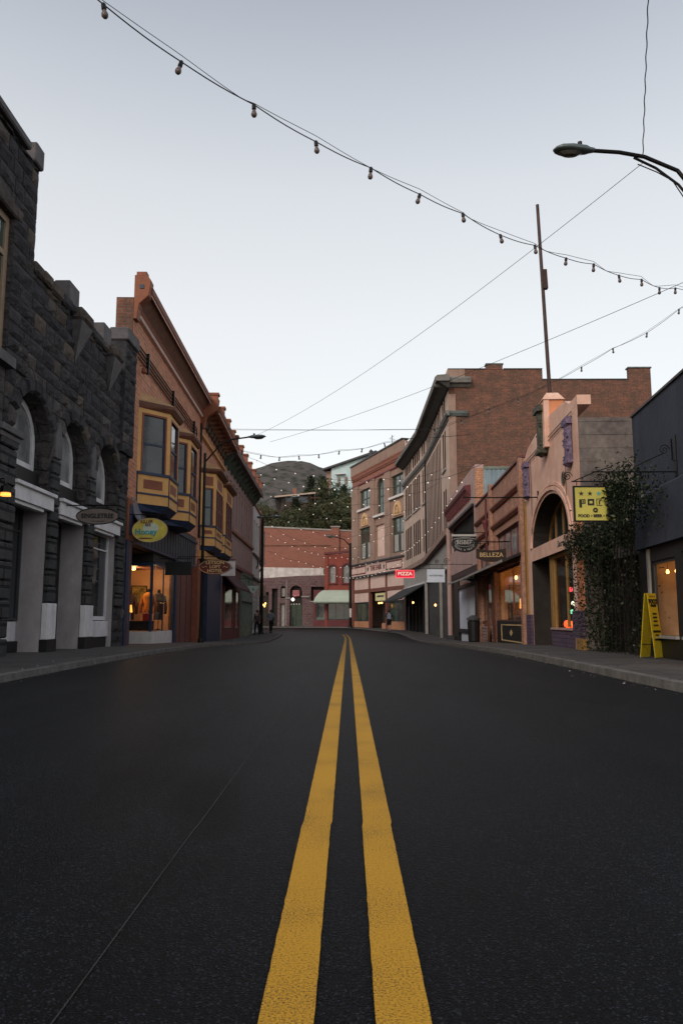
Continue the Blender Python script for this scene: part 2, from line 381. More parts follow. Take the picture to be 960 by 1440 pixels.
# road
def road():
    g = G(); xs = [-30, -24, -18, -13, -10, -8, -6.5, -5.5, -4.5, -4, -3.5, -3, -2.5, -2, -1.5, -1, -.5, 0, .5, 1, 1.5, 2, 2.5, 3, 3.5, 4, 4.5, 6]
    ys = [-6, -2, 2] + [4 + k * 2 for k in range(45)]
    for a, b in zip(ys, ys[1:]):
        for c, d in zip(xs, xs[1:]):
            g.face([(c, a, roadz(c, a)), (d, a, roadz(d, a)), (d, b, roadz(d, b)), (c, b, roadz(c, b))])
    m = bpy.data.materials.new('asphalt'); m.use_nodes = True
    nt = m.node_tree; b = nt.nodes['Principled BSDF']; N = nt.nodes.new; K = nt.links.new
    tc = N('ShaderNodeTexCoord')
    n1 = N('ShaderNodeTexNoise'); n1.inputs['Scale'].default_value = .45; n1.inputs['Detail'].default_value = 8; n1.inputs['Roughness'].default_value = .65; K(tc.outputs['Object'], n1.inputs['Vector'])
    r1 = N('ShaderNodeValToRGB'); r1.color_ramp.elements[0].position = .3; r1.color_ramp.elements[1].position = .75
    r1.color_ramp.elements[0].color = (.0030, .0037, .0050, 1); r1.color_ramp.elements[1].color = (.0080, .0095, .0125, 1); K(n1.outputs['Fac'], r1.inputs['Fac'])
    # wheel-path streaks running along the street
    mp = N('ShaderNodeMapping'); mp.inputs['Scale'].default_value = (1.6, .03, 1); K(tc.outputs['Object'], mp.inputs['Vector'])
    ns = N('ShaderNodeTexNoise'); ns.inputs['Scale'].default_value = 1; ns.inputs['Detail'].default_value = 4; K(mp.outputs['Vector'], ns.inputs['Vector'])
    rs = N('ShaderNodeMapRange'); rs.inputs['From Min'].default_value = .35; rs.inputs['From Max'].default_value = .7; rs.inputs['To Min'].default_value = .8; rs.inputs['To Max'].default_value = 1.45; K(ns.outputs['Fac'], rs.inputs['Value'])
    s1 = N('ShaderNodeVectorMath'); s1.operation = 'SCALE'; K(r1.outputs['Color'], s1.inputs[0]); K(rs.outputs['Result'], s1.inputs['Scale'])
    nst = N('ShaderNodeTexNoise'); nst.inputs['Scale'].default_value = .9; nst.inputs['Detail'].default_value = 3; mst = N('ShaderNodeMapping'); mst.inputs['Scale'].default_value = (1, .35, 1); mst.inputs['Location'].default_value = (3.1, .4, 0); K(tc.outputs['Object'], mst.inputs['Vector']); K(mst.outputs['Vector'], nst.inputs['Vector'])
    rst = N('ShaderNodeMapRange'); rst.inputs['From Min'].default_value = .60; rst.inputs['From Max'].default_value = .68; rst.inputs['To Min'].default_value = 1; rst.inputs['To Max'].default_value = .35; K(nst.outputs['Fac'], rst.inputs['Value'])
    s0 = s1; s1 = N('ShaderNodeVectorMath'); s1.operation = 'SCALE'; K(s0.outputs[0], s1.inputs[0]); K(rst.outputs['Result'], s1.inputs['Scale'])
    # aggregate chips
    v = N('ShaderNodeTexVoronoi'); v.inputs['Scale'].default_value = 210; K(tc.outputs['Object'], v.inputs['Vector'])
    hs = N('ShaderNodeSeparateColor'); K(v.outputs['Color'], hs.inputs['Color'])
    rc = N('ShaderNodeValToRGB'); rc.color_ramp.elements[0].position = .0; rc.color_ramp.elements[0].color = (.3, .3, .3, 1)
    rc.color_ramp.elements[1].position = .86; rc.color_ramp.elements[1].color = (1.0, 1.0, 1.0, 1)
    e = rc.color_ramp.elements.new(.978); e.color = (5.5, 5.4, 5.3, 1); K(hs.outputs['Red'], rc.inputs['Fac'])
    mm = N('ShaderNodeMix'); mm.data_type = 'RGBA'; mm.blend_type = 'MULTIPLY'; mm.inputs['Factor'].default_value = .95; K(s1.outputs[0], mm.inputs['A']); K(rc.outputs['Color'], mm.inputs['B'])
    K(mm.outputs['Result'], b.inputs['Base Color'])
    n2 = N('ShaderNodeTexNoise'); n2.inputs['Scale'].default_value = 55; n2.inputs['Detail'].default_value = 5; K(tc.outputs['Object'], n2.inputs['Vector'])
    ad = N('ShaderNodeMath'); ad.operation = 'ADD'; K(n2.outputs['Fac'], ad.inputs[0]); K(v.outputs['Distance'], ad.inputs[1])
    bp = N('ShaderNodeBump'); bp.inputs['Strength'].default_value = .8; bp.inputs['Distance'].default_value = .008; K(ad.outputs[0], bp.inputs['Height']); K(bp.outputs['Normal'], b.inputs['Normal'])
    b.inputs['Roughness'].default_value = .52; b.inputs['Specular IOR Level'].default_value = .09
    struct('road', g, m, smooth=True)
road()

def stripe_mat(name, col, wear0, wear1, spec=.3):
    m = bpy.data.materials.new(name); m.use_nodes = True
    nt = m.node_tree; b = nt.nodes['Principled BSDF']; N = nt.nodes.new; K = nt.links.new
    tc = N('ShaderNodeTexCoord')
    n = N('ShaderNodeTexNoise'); n.inputs['Scale'].default_value = 170; n.inputs['Detail'].default_value = 6; n.inputs['Roughness'].default_value = .75; K(tc.outputs['Object'], n.inputs['Vector'])
    n0 = N('ShaderNodeTexNoise'); n0.inputs['Scale'].default_value = 2.2; n0.inputs['Detail'].default_value = 6; K(tc.outputs['Object'], n0.inputs['Vector'])
    a = N('ShaderNodeMath'); a.operation = 'MULTIPLY_ADD'; a.inputs[1].default_value = .28; K(n0.outputs['Fac'], a.inputs[0]); K(n.outputs['Fac'], a.inputs[2])
    r = N('ShaderNodeValToRGB'); r.color_ramp.elements[0].position = wear0; r.color_ramp.elements[1].position = wear1
    r.color_ramp.elements[0].color = (*col, 1); r.color_ramp.elements[1].color = (.014, .014, .014, 1); K(a.outputs[0], r.inputs['Fac'])
    x = N('ShaderNodeMix'); x.data_type = 'RGBA'; x.blend_type = 'MULTIPLY'; x.inputs['Factor'].default_value = .3; K(r.outputs['Color'], x.inputs['A']); K(n0.outputs['Fac'], x.inputs['B'])
    K(x.outputs['Result'], b.inputs['Base Color']); b.inputs['Roughness'].default_value = .75; b.inputs['Specular IOR Level'].default_value = spec
    bp = N('ShaderNodeBump'); bp.inputs['Strength'].default_value = .5; bp.inputs['Distance'].default_value = .006; K(n.outputs['Fac'], bp.inputs['Height']); K(bp.outputs['Normal'], b.inputs['Normal'])
    return m
yel = stripe_mat('yellow_road_paint', (.62, .325, .02), .62, .80)
def line(x0, x1, y0, y1, dz, name, m, bend=True):
    g = G(); ys = []; y = y0
    while y < y1: ys.append(y); y += (.035 if .6 < y < 7 else .5) if y < 10 else 1.5
    ys.append(y1); rg = random.Random(5); J = {}
    def jag(y, k):
        if x1 - x0 < .05: return 0
        return J.setdefault((y, k), rg.gauss(0, .0005))
    def off(y): return (-.0008 * (y - 38) ** 2 if (y > 38 and bend) else 0) - .004 * (1 if y < 3 else 0)
    for a, b in zip(ys, ys[1:]):
        g.face([(x0 + off(a) - jag(a, 0), a, roadz(x0, a) + dz), (x1 + off(a) + jag(a, 1), a, roadz(x1, a) + dz), (x1 + off(b) + jag(b, 1), b, roadz(x1, b) + dz), (x0 + off(b) - jag(b, 0), b, roadz(x0, b) + dz)])
    return struct(name, g, m)
line(-.165, -.060, -2, 56, .006, 'yellow_centre_line', yel)
line(.055, .160, -2, 56, .006, 'yellow_centre_line', yel)
line(-.550, -.5460, .8, 22, .003, 'faint_scratch_line', stripe_mat('chalky_scratch', (.06, .061, .065), .52, .68))

# pavements + kerbs
M['pave'] = brick('pavement_concrete', (.082, .077, .075), (.066, .062, .061), (.025, .024, .023), w=1.5, h=1.5, ms=.012, bump=.35, blotch=(.045, .043, .042), bfac=.8, bscale=1.1)
M['kerb'] = mat('kerb_concrete', (.13, .125, .12), rough=.9, var=.35, nscale=5, bump=.6, dirt=.5)
def dens(tab):
    out = []
    for (a, b), (c, d) in zip(tab, tab[1:]):
        n = max(1, int((c - a) / 1.2))
        out += [(a + (c - a) * k / n, b + (d - b) * k / n) for k in range(n)]
    return out + [tab[-1]]
for tab, bx, nm in ((LC, -12, 'left'), (RC, 12, 'right')):
    s = 1 if bx < 0 else -1
    pts = dens(tab)
    if nm == 'right': pts = pts + [(100, -30)]
    g = G(); k = G()
    for (a, x0), (b, x1) in zip(pts, pts[1:]):
        za, zb = side(a), side(b)
        i0, i1 = x0 - s * .14, x1 - s * .14
        if a < 99 and b < 99:
            xb0 = bx if abs(i0) < 12 or s < 0 else i0 - 1; xb1 = bx if abs(i1) < 12 or s < 0 else i1 - 1
            g.face([(i0, a, za), (i1, b, zb), (xb1, b, zb), (xb0, a, za)])
            k.face([(x0, a, za + .004), (x1, b, zb + .004), (i1, b, zb + .004), (i0, a, za + .004)])
            k.face([(x0, a, za + .004), (x1, b, zb + .004), (x1 + s * .02, b, zb - .3), (x0 + s * .02, a, za - .3)])
            k.face([(i0, a, za + .004), (i1, b, zb + .004), (i1, b, zb - .02), (i0, a, za - .02)])
        else:
            g.face([(-30, a, za), (12, a, za), (12, 100, za + .05), (-30, 100, za + .05)])
    struct('pavement', g, M['pave'])
    struct('kerb', k, M['kerb'])

# dry leaves and grit in the gutters
def debris():
    g = G(); rr = random.Random(3)
    for k in range(1500):
        tab, s = rr.choice(((LC, 1), (RC, -1))); y = rr.uniform(5, 40); x = interp(tab, y) + s * (abs(rr.gauss(0, .12)) + .03) * (1 if rr.random() < .7 else -1.8)
        inside = (x < interp(tab, y)) if s > 0 else (x > interp(tab, y))
        z = side(y) + .008 if inside else roadz(x, y) + .008
        r = rr.uniform(.006, .02); a = rr.uniform(0, 6.28); c, d = math.cos(a) * r, math.sin(a) * r
        g.face([(x + c, y + d, z), (x - d * .6, y + c * .6, z + rr.uniform(0, .012)), (x - c, y - d, z), (x + d * .6, y - c * .6, z)], rr.choice((0, 0, 1)))
    o = g.make('gutter_litter', [mat('dry_leaf', (.12, .085, .05), var=.3), mat('pale_grit', (.26, .25, .24), var=.2)], None, recalc=False); o['kind'] = 'stuff'
    o['label'] = 'dry leaves and pale grit scattered along both gutters'; o['category'] = 'litter'
debris()

# ------------------------------------------------------------------ building helpers
def wall(g, F, u0, u1, z0, z1, ops=(), w=0, rev=.2, m=0, mrev=None, nseg=10, back=True):
    mrev = m if mrev is None else mrev
    us = sorted({u0, u1, *[o[0] for o in ops], *[o[1] for o in ops]}); zs = sorted({z0, z1, *[o[2] for o in ops], *[o[3] for o in ops]})
    us = [u for u in us if u0 <= u <= u1]; zs = [z for z in zs if z0 <= z <= z1]
    for a, b in zip(us, us[1:]):
        run = None
        for c, d in zip(zs, zs[1:]):
            mu, mz = (a + b) / 2, (c + d) / 2
            if any(o[0] < mu < o[1] and o[2] < mz < o[3] for o in ops): continue
            g.face([F.p(a, w, c), F.p(b, w, c), F.p(b, w, d), F.p(a, w, d)], m)
    for o in ops:
        a, b, c, d = o[:4]; h = o[4] if len(o) > 4 else 0; rv = o[5] if len(o) > 5 else rev; mr = o[6] if len(o) > 6 else mrev
        sp = d - h
        g.face([F.p(a, w, c), F.p(a, w - rv, c), F.p(a, w - rv, sp), F.p(a, w, sp)], mr)
        g.face([F.p(b, w, c), F.p(b, w - rv, c), F.p(b, w - rv, sp), F.p(b, w, sp)], mr)
        g.face([F.p(a, w, c), F.p(b, w, c), F.p(b, w - rv, c), F.p(a, w - rv, c)], mr)
        if h == 0:
            g.face([F.p(a, w, d), F.p(b, w, d), F.p(b, w - rv, d), F.p(a, w - rv, d)], mr)
        else:
            P = arcp(a, b, sp, h, nseg)
            for (x0, y0), (x1, y1) in zip(P, P[1:]):
                g.face([F.p(x0, w, y0), F.p(x1, w, y1), F.p(x1, w, d), F.p(x0, w, d)] if y0 < d - 1e-4 or y1 < d - 1e-4 else [F.p(x0, w, y0), F.p(x1, w, y1), F.p(x1, w, d)], m)
                g.face([F.p(x0, w, y0), F.p(x1, w, y1), F.p(x1, w - rv, y1), F.p(x0, w - rv, y0)], mr)

def arcp(a, b, sp, h, n=10):
    c = (a + b) / 2; r = (b - a) / 2
    return [(c - r * math.cos(math.pi * k / n), sp + h * math.sin(math.pi * k / n)) for k in range(n + 1)]

def shell(root, F, u0, u1, z0, z1, D, ms, par=.35, wf=0, near=True, far=True, backm=None):
    """side walls, rear wall and roof behind a front wall"""
    t = .25
    if near:
        g = G(); g.box(F, u0, u0 + t, -D, wf - .003, z0, z1); g.make('side_wall', ms, root)
    if far:
        g = G(); g.box(F, u1 - t, u1, -D, wf - .003, z0, z1); g.make('side_wall', ms, root)
    g = G(); g.box(F, u0 + t, u1 - t, -D, -D + t, z0, z1); g.make('rear_wall', backm or ms, root)
    g = G(); g.box(F, u0 + t, u1 - t, -D + t, wf - .3, z1 - par - .15, z1 - par); g.make('roof', M['roof'], root)
    g = G(); g.box(F, u0 + t, u1 - t, wf - .3, wf - .05, z1 - .9, z1 - .01); g.make('parapet_backing', ms, root)

def window(par, F, u0, u1, z0, z1, w, fm, pm, nx=1, nz=2, fw=.06, h=0, name='window', bar=.03, d=.05, split=None):
    """frame (part) with its pane (sub-part); h>0 gives an arched head"""
    g = G(); sp = z1 - h
    g.box(F, u0, u0 + fw, w, w + d, z0, sp); g.box(F, u1 - fw, u1, w, w + d, z0, sp); g.box(F, u0 + fw, u1 - fw, w, w + d, z0, z0 + fw)
    if h == 0: g.box(F, u0 + fw, u1 - fw, w, w + d, z1 - fw, z1)
    else:
        A = arcp(u0, u1, sp, h, 12); B = arcp(u0 + fw, u1 - fw, sp, h - fw, 12)
        for k in range(12): g.poly(F, [A[k], A[k + 1], B[k + 1], B[k]], w, w + d)
    top = z1 - fw
    for k in range(1, nx):
        u = u0 + (u1 - u0) * k / nx
        tt = top if h == 0 else sp + h * math.sqrt(max(0, 1 - ((u - (u0 + u1) / 2) / ((u1 - u0) / 2)) ** 2)) - fw
        g.box(F, u - bar / 2, u + bar / 2, w + .004, w + d - .006, z0 + fw, tt)
    for k in range(1, nz):
        z = z0 + (z1 - z0) * (split if (split and nz == 2) else k / nz)
        g.box(F, u0 + fw, u1 - fw, w + .008, w + d - .002, z - bar / 2, z + bar / 2)
    f = g.make(name, fm, par)
    p = G()
    if h == 0: p.face([F.p(u0 + fw * .5, w + .012, z0 + fw * .5), F.p(u1 - fw * .5, w + .012, z0 + fw * .5), F.p(u1 - fw * .5, w + .012, z1 - fw * .5), F.p(u0 + fw * .5, w + .012, z1 - fw * .5)])
    else:
        pts = [(u0 + fw * .5, z0 + fw * .5)] + arcp(u0 + fw * .5, u1 - fw * .5, sp, h - fw * .5, 12) + [(u1 - fw * .5, z0 + fw * .5)]
        p.face([F.p(u, w + .012, z) for u, z in pts])
    p.make('pane', pm, f)
    return f

SPLIT = {'pier', 'timber_post', 'base_course', 'pane', 'window_sill', 'transom_panel', 'iron_column', 'sheet_curtain', 'stall_riser', 'blind', 'pilaster_cap', 'gate_post', 'gate_leaf', 'chimney_cap', 'door_hood', 'pale_door', 'arched_doors', 'side_wall', 'corner_quoin'}
def part(root, name, m, F, *boxes, bevel=0):
    if name in SPLIT and len(boxes) > 1:
        first = None
        for b in boxes:
            g = G(); g.box(F, *b); o = g.make(name, m, root, bevel=bevel); first = first or o
        return first
    g = G()
    for b in boxes: g.box(F, *b)
    return g.make(name, m, root, bevel=bevel)

def cornice(root, F, prof, u0, u1, m, name='cornice'):
    g = G(); g.profile(F, prof, u0, u1); return g.make(name, m, root)

def text(parent, s, size, F, u, w, z, m, right=1, ex=.006, align='CENTER', name='lettering', sx=1, shear=0, bold=0):
    c = bpy.data.curves.new('t', 'FONT'); c.body = s; c.size = size; c.extrude = ex; c.align_x = align; c.align_y = 'CENTER'
    c.space_character = 1.02; c.shear = shear; c.offset = bold; c.resolution_u = 3
    o = bpy.data.objects.new('t', c); COL.objects.link(o)
    dg = bpy.context.evaluated_depsgraph_get(); me = bpy.data.meshes.new_from_object(o.evaluated_get(dg))
    bpy.data.objects.remove(o)
    r = F.d * right; up = Vector((0, 0, 1)); n = F.n
    org = _org(parent); P = F.p(u, w, z) - org
    for v in me.vertices:
        q = v.co.copy(); v.co = P + r * (q.x * sx) + up * q.y + n * q.z
    me.materials.clear(); me.materials.append(m)
    ob = bpy.data.objects.new(name, me); COL.objects.link(ob); ob.parent = parent; ORG[ob.name] = org
    return ob

def wire(pts, r, name, label, cat='cable', m=None, group=None):
    g = G(); g.tube(pts, r, 4)
    return tag(g.make(name, m or M['iron'], None), label, cat, group)

def ppt(px, py, Y):
    F_ = 1100.; th = math.atan(151.7 / F_); yw = math.atan(9 / 1100 * math.cos(th))
    x, z_ = (px - 480) / F_, (720 - py) / F_
    fw = Vector((-math.sin(yw) * math.cos(th), math.cos(yw) * math.cos(th), math.sin(th))); rt_ = Vector((math.cos(yw), math.sin(yw), 0)); up = Vector((math.sin(yw) * math.sin(th), -math.cos(yw) * math.sin(th), math.cos(th)))
    r_ = fw + rt_ * x + up * z_; return Vector((0, 0, .75)) + r_ * (Y / r_.y)

def sag(a, b, s, n=24):
    a = Vector(a); b = Vector(b)
    return [a.lerp(b, k / n) - Vector((0, 0, 4 * s * (k / n) * (1 - k / n))) for k in range(n + 1)]

def point_light(loc, power, col=(1, .55, .22), r=.08):
    l = bpy.data.lights.new('shop_lamp_light', 'POINT'); l.energy = power; l.color = col; l.shadow_soft_size = r
    o = bpy.data.objects.new('shop_lamp_light', l); o.location = loc; COL.objects.link(o)

SUN_EL, SUN_ROT, SKY_S, GLOW, SUN_E, EXPO = 6, 210, .05, .42, 1.5, 0
# ================================================================== LEFT SIDE
FL = Frame(-6.1, 0, -6.1, 30, 1)
# --- tall dark stone building, nearest on the left
L0 = thing('stone_building', 'tallest dark rough stone building at the left edge with a tan framed upper window', 'building', (-6.1, 9, 0))
g = G(); wall(g, FL, 5, 14.3, 5.3, 9.55, [(10.9, 13.35, 5.4, 8.0)], w=.03, rev=.16); wall(g, FL, 5, 13.42, -.6, 5.3, [(8, 12.7, .1, 3.3)], rev=.4); g.face([FL.p(13.42, 0, 5.3), FL.p(14.3, 0, 5.3), FL.p(14.3, .03, 5.3), FL.p(13.42, .03, 5.3)])
rock_blocks(g, FL, 9.6, 14.3, 5.3, 9.5, [(10.9, 13.35, 5.4, 8.25)], .035, m=1); rock_blocks(g, FL, 12.75, 13.1, .1, 5.3, [], .01, m=1)
g.make('wall', [M['stone'], M['rock']], L0)
shell(L0, FL, 5, 14.3, 5.3, 9.5, 7, M['stone'], wf=.03); shell(L0, FL, 5, 13.4, -.6, 5.3, 7, M['stone'])
g = G(); g.box(FL, 5, 13.7, -.35, .14, 9.55, 9.72); g.box(FL, 13.95, 14.34, -.35, .12, 9.5, 9.92); g.make('coping', M['conc_dark'], L0, bevel=.03)
f = window(L0, FL, 10.9, 13.35, 5.4, 8.0, -.1, mat('tan_window_frame', (.26, .19, .13), rough=.7, var=.2, nscale=6), M['glassg'], 2, 2, fw=.14, bar=.1, split=.72)
part(L0, 'window_sill', M['conc_dark'], FL, (10.8, 13.5, -.1, .16, 5.2, 5.39))
part(L0, 'window_head', M['rock'], FL, (10.7, 13.6, 0, .1, 8.0, 8.25), bevel=.03)
window(L0, FL, 8, 12.7, .1, 3.3, -.35, M['white'], M['glass'], 3, 2, fw=.1, split=.75)
g = G(); z = .1
while z < 3.9:
    g.box(FL, 13.12 + random.uniform(0, .02), 13.84, -.02, .13 + random.uniform(0, .03), z, z + .315); z += .335
g.make('quoin_pilaster', M['quoin'], L0, bevel=.025)
part(L0, 'pilaster_cap', M['conc_dark'], FL, (13.0, 13.92, -.02, .22, 4.0, 4.12), (13.05, 13.87, -.02, .17, 3.9, 4.0), bevel=.015)
g = G(); g.lathe(FL.p(12.98, .34, 2.86), [(.02, .16), (.09, .12), (.10, .02)], 8); g.tube([FL.p(12.98, .1, 3.1), FL.p(12.98, .3, 3.12), FL.p(12.98, .34, 3.0)], .012)
wl = g.make('wall_lantern', M['iron'], None); tag(wl, 'small wall lantern with an orange glow on the dark pilaster at the left edge', 'lantern')
g = G(); g.lathe(FL.p(12.98, .34, 2.82), [(.085, .05), (.09, 0)], 8); g.make('lamp_glass', M['amber'], wl)

# --- castle-like stone building with three arches
L1 = thing('stone_building', 'dark rough stone building with three arched windows, white lintels and a battlemented parapet', 'building', (-6.1, 17.4, 0))
A = [(13.88, 15.68), (16.16, 17.94), (18.5, 20.36)]
ops = []
for k, (a, b) in enumerate(A):
    ops += [(a, b, .0, 2.96, 0, .22 if k == 2 else .55, 1), (a, b, 3.3, 5.12, .88, .38, 0)]
g = G(); wall(g, FL, 13.42, 21.35, -.6, 7.5, ops)
rock_blocks(g, FL, 13.42, 21.33, 3.3, 7.45, ops, .005, m=2); rock_blocks(g, FL, 20.36, 21.33, -.1, 3.3, [], .005, m=2)
g.make('wall', [M['stone'], M['jamb'], M['rock']], L1)
shell(L1, FL, 13.42, 21.35, -.6, 7.4, 8, M['stone'])
for k, (a, b) in enumerate(A):
    part(L1, 'lintel', M['white'], FL, (a - .05, b + .03, .005, .13, 2.93, 3.2), (a - .08, b + .06, .005, .19, 3.2, 3.27), (a + .05, b - .35, -.05, .08, 2.86, 2.93), bevel=.006)
    window(L1, FL, a + .02, b - .02, 3.72, 5.1, -.36, M['white'], M['glassp'], 1, 1, fw=.13, h=.86)
    part(L1, 'spandrel_panel', M['black'], FL, (a, b, -.36, -.2, 3.3, 3.7))
    w0 = -.2 if k == 2 else -.52
    if k != 1:
        part(L1, 'bulkhead', M['white'], FL, (a, b, w0 - .2, w0 + (.12 if k == 2 else .02), .33, .72), bevel=.01)
        part(L1, 'plinth', M['black'], FL, (a, b, w0 - .2, w0 + .07, -.1, .33))
        window(L1, FL, a, b, .74, 2.95, w0, M['white'] if k == 2 else M['greydk'], M['glass'], 1, 2, fw=.1 if k == 2 else .05, split=.8)
    else:
        d = part(L1, 'door', M['black'], FL, (a + .25, b - .25, w0 - .04, w0 + .02, .1, 2.3), (a, a + .25, w0 - .04, w0, .1, 2.95), (b - .25, b, w0 - .04, w0, .1, 2.95), (a + .25, b - .25, w0 - .04, w0, 2.3, 2.95))
        g = G(); g.tube([FL.p(a + .45, w0 + .06, .9), FL.p(a + .45, w0 + .06, 1.3)], .015); g.make('handle', M['gold'], d)
for a, b in ((15.7, 16.14), (17.96, 18.48), (20.4, 20.95)):
    g = G(); z = 1.1
    while z < 4.0:
        g.box(FL, a + random.uniform(0, .02), b - random.uniform(0, .02), -.02, .075 + random.uniform(0, .03), z, z + .31); z += .33
    g.make('quoin_blocks', M['quoin'], L1, bevel=.025)
    m = (a + b) / 2
    if b < 20:
        g = G(); g.poly(FL, [(m - .19, 4.07), (m + .19, 4.07), (m + .19, 4.5), (m, 4.85), (m - .19, 4.5)], -.02, .1); g.make('keystone', M['conc_dark'], L1, bevel=.01)
        part(L1, 'pier_base', M['white'], FL, (a - .02, b + .02, -.02, .12, .36, 1.08), bevel=.01)
        part(L1, 'pier_foot', M['black'], FL, (a - .03, b + .03, -.02, .14, -.1, .36))
g = G(); u = 14.32
while u < 19.9:
    l = random.uniform(.4, .7); g.box(FL, u, min(19.95, u + l - .02), -.32, .09 + random.uniform(0, .05), 7.42, 7.66 + random.uniform(-.02, .02)); u += l
g.make('coping', M['rock'], L1, bevel=.05)
for u, s in ((16.2, 1), (18.65, .95)):
    part(L1, 'merlon', M['conc_dark'], FL, (u, u + .62 * s, -.3, .05, 7.6, 8.12), bevel=.02)
    g = G(); g.box(FL, u + .25, u + 1.0, -.05, .3, 7.3, 7.64); g.make('bartizan', M['rock'], L1, bevel=.09)
    g = G(); a, b = u + .22, u + .95
    P = [FL.p(a, .02, 7.3), FL.p(b, .02, 7.3), FL.p(b, .27, 7.3), FL.p(a, .27, 7.3), FL.p((a + b) / 2, .02, 6.45)]
    for q in ((0, 1, 2, 3), (0, 1, 4), (1, 2, 4), (2, 3, 4), (3, 0, 4)): g.face([P[i] for i in q])
    g.make('pendant_corbel', M['conc_dark'], L1)
g = G(); g.box(FL, 20.3, 21.33, -.3, .12, 5.2, 8.25); rock_blocks(g, FL, 20.3, 21.33, 5.2, 8.25, [], .125); g.make('end_pilaster', M['rock'], L1)
part(L1, 'pilaster_cap', M['conc_dark'], FL, (20.25, 21.37, -.34, .2, 8.26, 8.62), bevel=.03)

# oval hanging sign, stone building
FX = lambda x0, y: Frame(x0, y, x0 + 1, y, 1)      # a line across the street, facing the camera
def oval(F, uc, zc, a, b, w0, w1, n=28): return [(uc + a * math.cos(2 * math.pi * k / n), zc + b * math.sin(2 * math.pi * k / n)) for k in range(n)]
def bracket(par, F, u0, u1, z, zs, m=None, name='bracket', r=.014):
    g = G(); g.tube([F.p(u0, 0, z), F.p(u1, 0, z)], r)
    for u in zs[0]: g.tube([F.p(u, 0, z), F.p(u, 0, zs[1])], r * .6)
    g.make(name, m or M['iron'], par)
s = thing('hanging_sign', 'grey wooden oval hanging sign with black lettering between the white lintels of the stone building', 'sign', (-5.3, 16.4, 2.9))
F = FX(-5.77, 16.4)
g = G(); g.poly(F, oval(F, .47, 2.93, .45, .175, 0, 0), -.03, .0); g.make('board', M['signtan'], s)
g = G(); P = [F.p(x, .004, z) for x, z in oval(F, .47, 2.93, .45, .175, 0, 0)]; g.tube(P + [P[0]], .011, 4); g.make('rim', M['black'], s)
text(s, 'SINGLETREE', .135, F, .47, .002, 2.93, M['black'], sx=.93, bold=.004)
g = G(); g.box(F, .34, .62, .001, .006, 2.815, 2.827); g.make('small_line', M['black'], s)
bracket(s, F, -.35, .92, 3.16, ((.27, .68), 3.09))

# --- brick building with two ochre bay windows
FH = Frame(-6.1, 20.0, -6.383, 33, 1)
L2 = thing('brick_building', 'tan brick building with two ochre bay windows above a lit clothes shop', 'building', (-6.15, 27, 0))
g = G(); wall(g, FH, 1.4, 13.1, 4.15, 9.72, [(2.7, 5.1, 5.0, 6.9), (6.2, 8.6, 5.0, 6.9)]); g.make('wall', M['brickL'], L2)
shell(L2, FH, 1.4, 13.1, -.6, 8.3, 9, M['brickL'], wf=0)
part(L2, 'parapet', M['brickdark'], FH, (1.4, 1.85, -.5, -.01, 8.0, 9.95), (1.85, 13.1, -.3, -.01, 8.3, 9.7))
# cornice
cornice(L2, FH, [(-.02, 9.45), (.1, 9.47), (.13, 9.55), (-.02, 9.56)], 1.42, 13.0, M['cream'], 'string_moulding')
cornice(L2, FH, [(-.02, 9.57), (.12, 9.58), (.17, 9.68), (-.02, 9.68)], 1.42, 13.0, M['rust'], 'bed_moulding')
cornice(L2, FH, [(-.02, 9.7), (.14, 9.72), (.36, 10.08), (-.02, 10.08)], 1.75, 12.9, M['wood'], 'cornice_soffit')
cornice(L2, FH, [(-.02, 10.09), (.42, 10.09), (.47, 10.16), (.5, 10.3), (.44, 10.34), (-.02, 10.36)], 1.6, 13.0, M['rust'], 'cornice')
cornice(L2, FH, [(.43, 10.05), (.455, 10.05), (.455, 10.087), (.43, 10.087)], 1.6, 13.0, M['cream'], 'cornice_edge')
g = G()
for k in range(34):
    u = 2.0 + k * .325; g.profile(FH, [(.14, 9.74), (.3, 10.05), (.34, 10.085), (.1, 10.085)], u, u + .1)
g.make('cornice_bracket', M['rust'], L2)
g = G(); g.profile(FH, [(.0, 9.3), (.1, 9.3), (.16, 9.75), (.42, 10.0), (.48, 10.45), (.36, 10.62), (.0, 10.62)], 1.38, 1.72); g.box(FH, 1.42, 1.68, .04, .34, 10.62, 10.74); g.make('console', M['orange'], L2, bevel=.015)
part(L2, 'console_boss', M['navy'], FH, (1.36, 1.384, .16, .28, 10.2, 10.32))
# pipes along the wall
g = G()
for k in range(4):
    z = 8.72 - k * .13; g.tube([FH.p(1.9, .05, z), FH.p(6.9, .05, z), FH.p(6.95, .05, z - .02), FH.p(11.8, .05, z - .02)], .022, 5)
for u in (3.1, 7.0, 11.3): g.box(FH, u, u + .06, .003, .09, 8.2, 8.85)
g.tube([FH.p(11.8, .05, 8.70), FH.p(12.0, .05, 8.45), FH.p(11.85, .05, 8.30)], .022, 5)
tag(g.make('conduit_pipes', M['iron'], None), 'four black conduit pipes running along the upper tan brick wall', 'pipes')
g = G(); g.lathe(FH.p(2.3, .14, 8.05), [(.02, .1), (.07, .06), (.09, -.05), (.06, -.09)], 8); g.tube([FH.p(2.3, 0, 8.2), FH.p(2.3, .12, 8.2), FH.p(2.3, .14, 8.1)], .012)
tag(g.make('flood_lamp', M['rust'], None), 'small round flood lamp under the conduit pipes on the tan brick wall', 'lamp')
g = G(); g.tube([FH.p(13.05, .06, 9.2), FH.p(13.05, .06, 4.2)], .04, 6); g.make('drainpipe', M['iron'], L2)

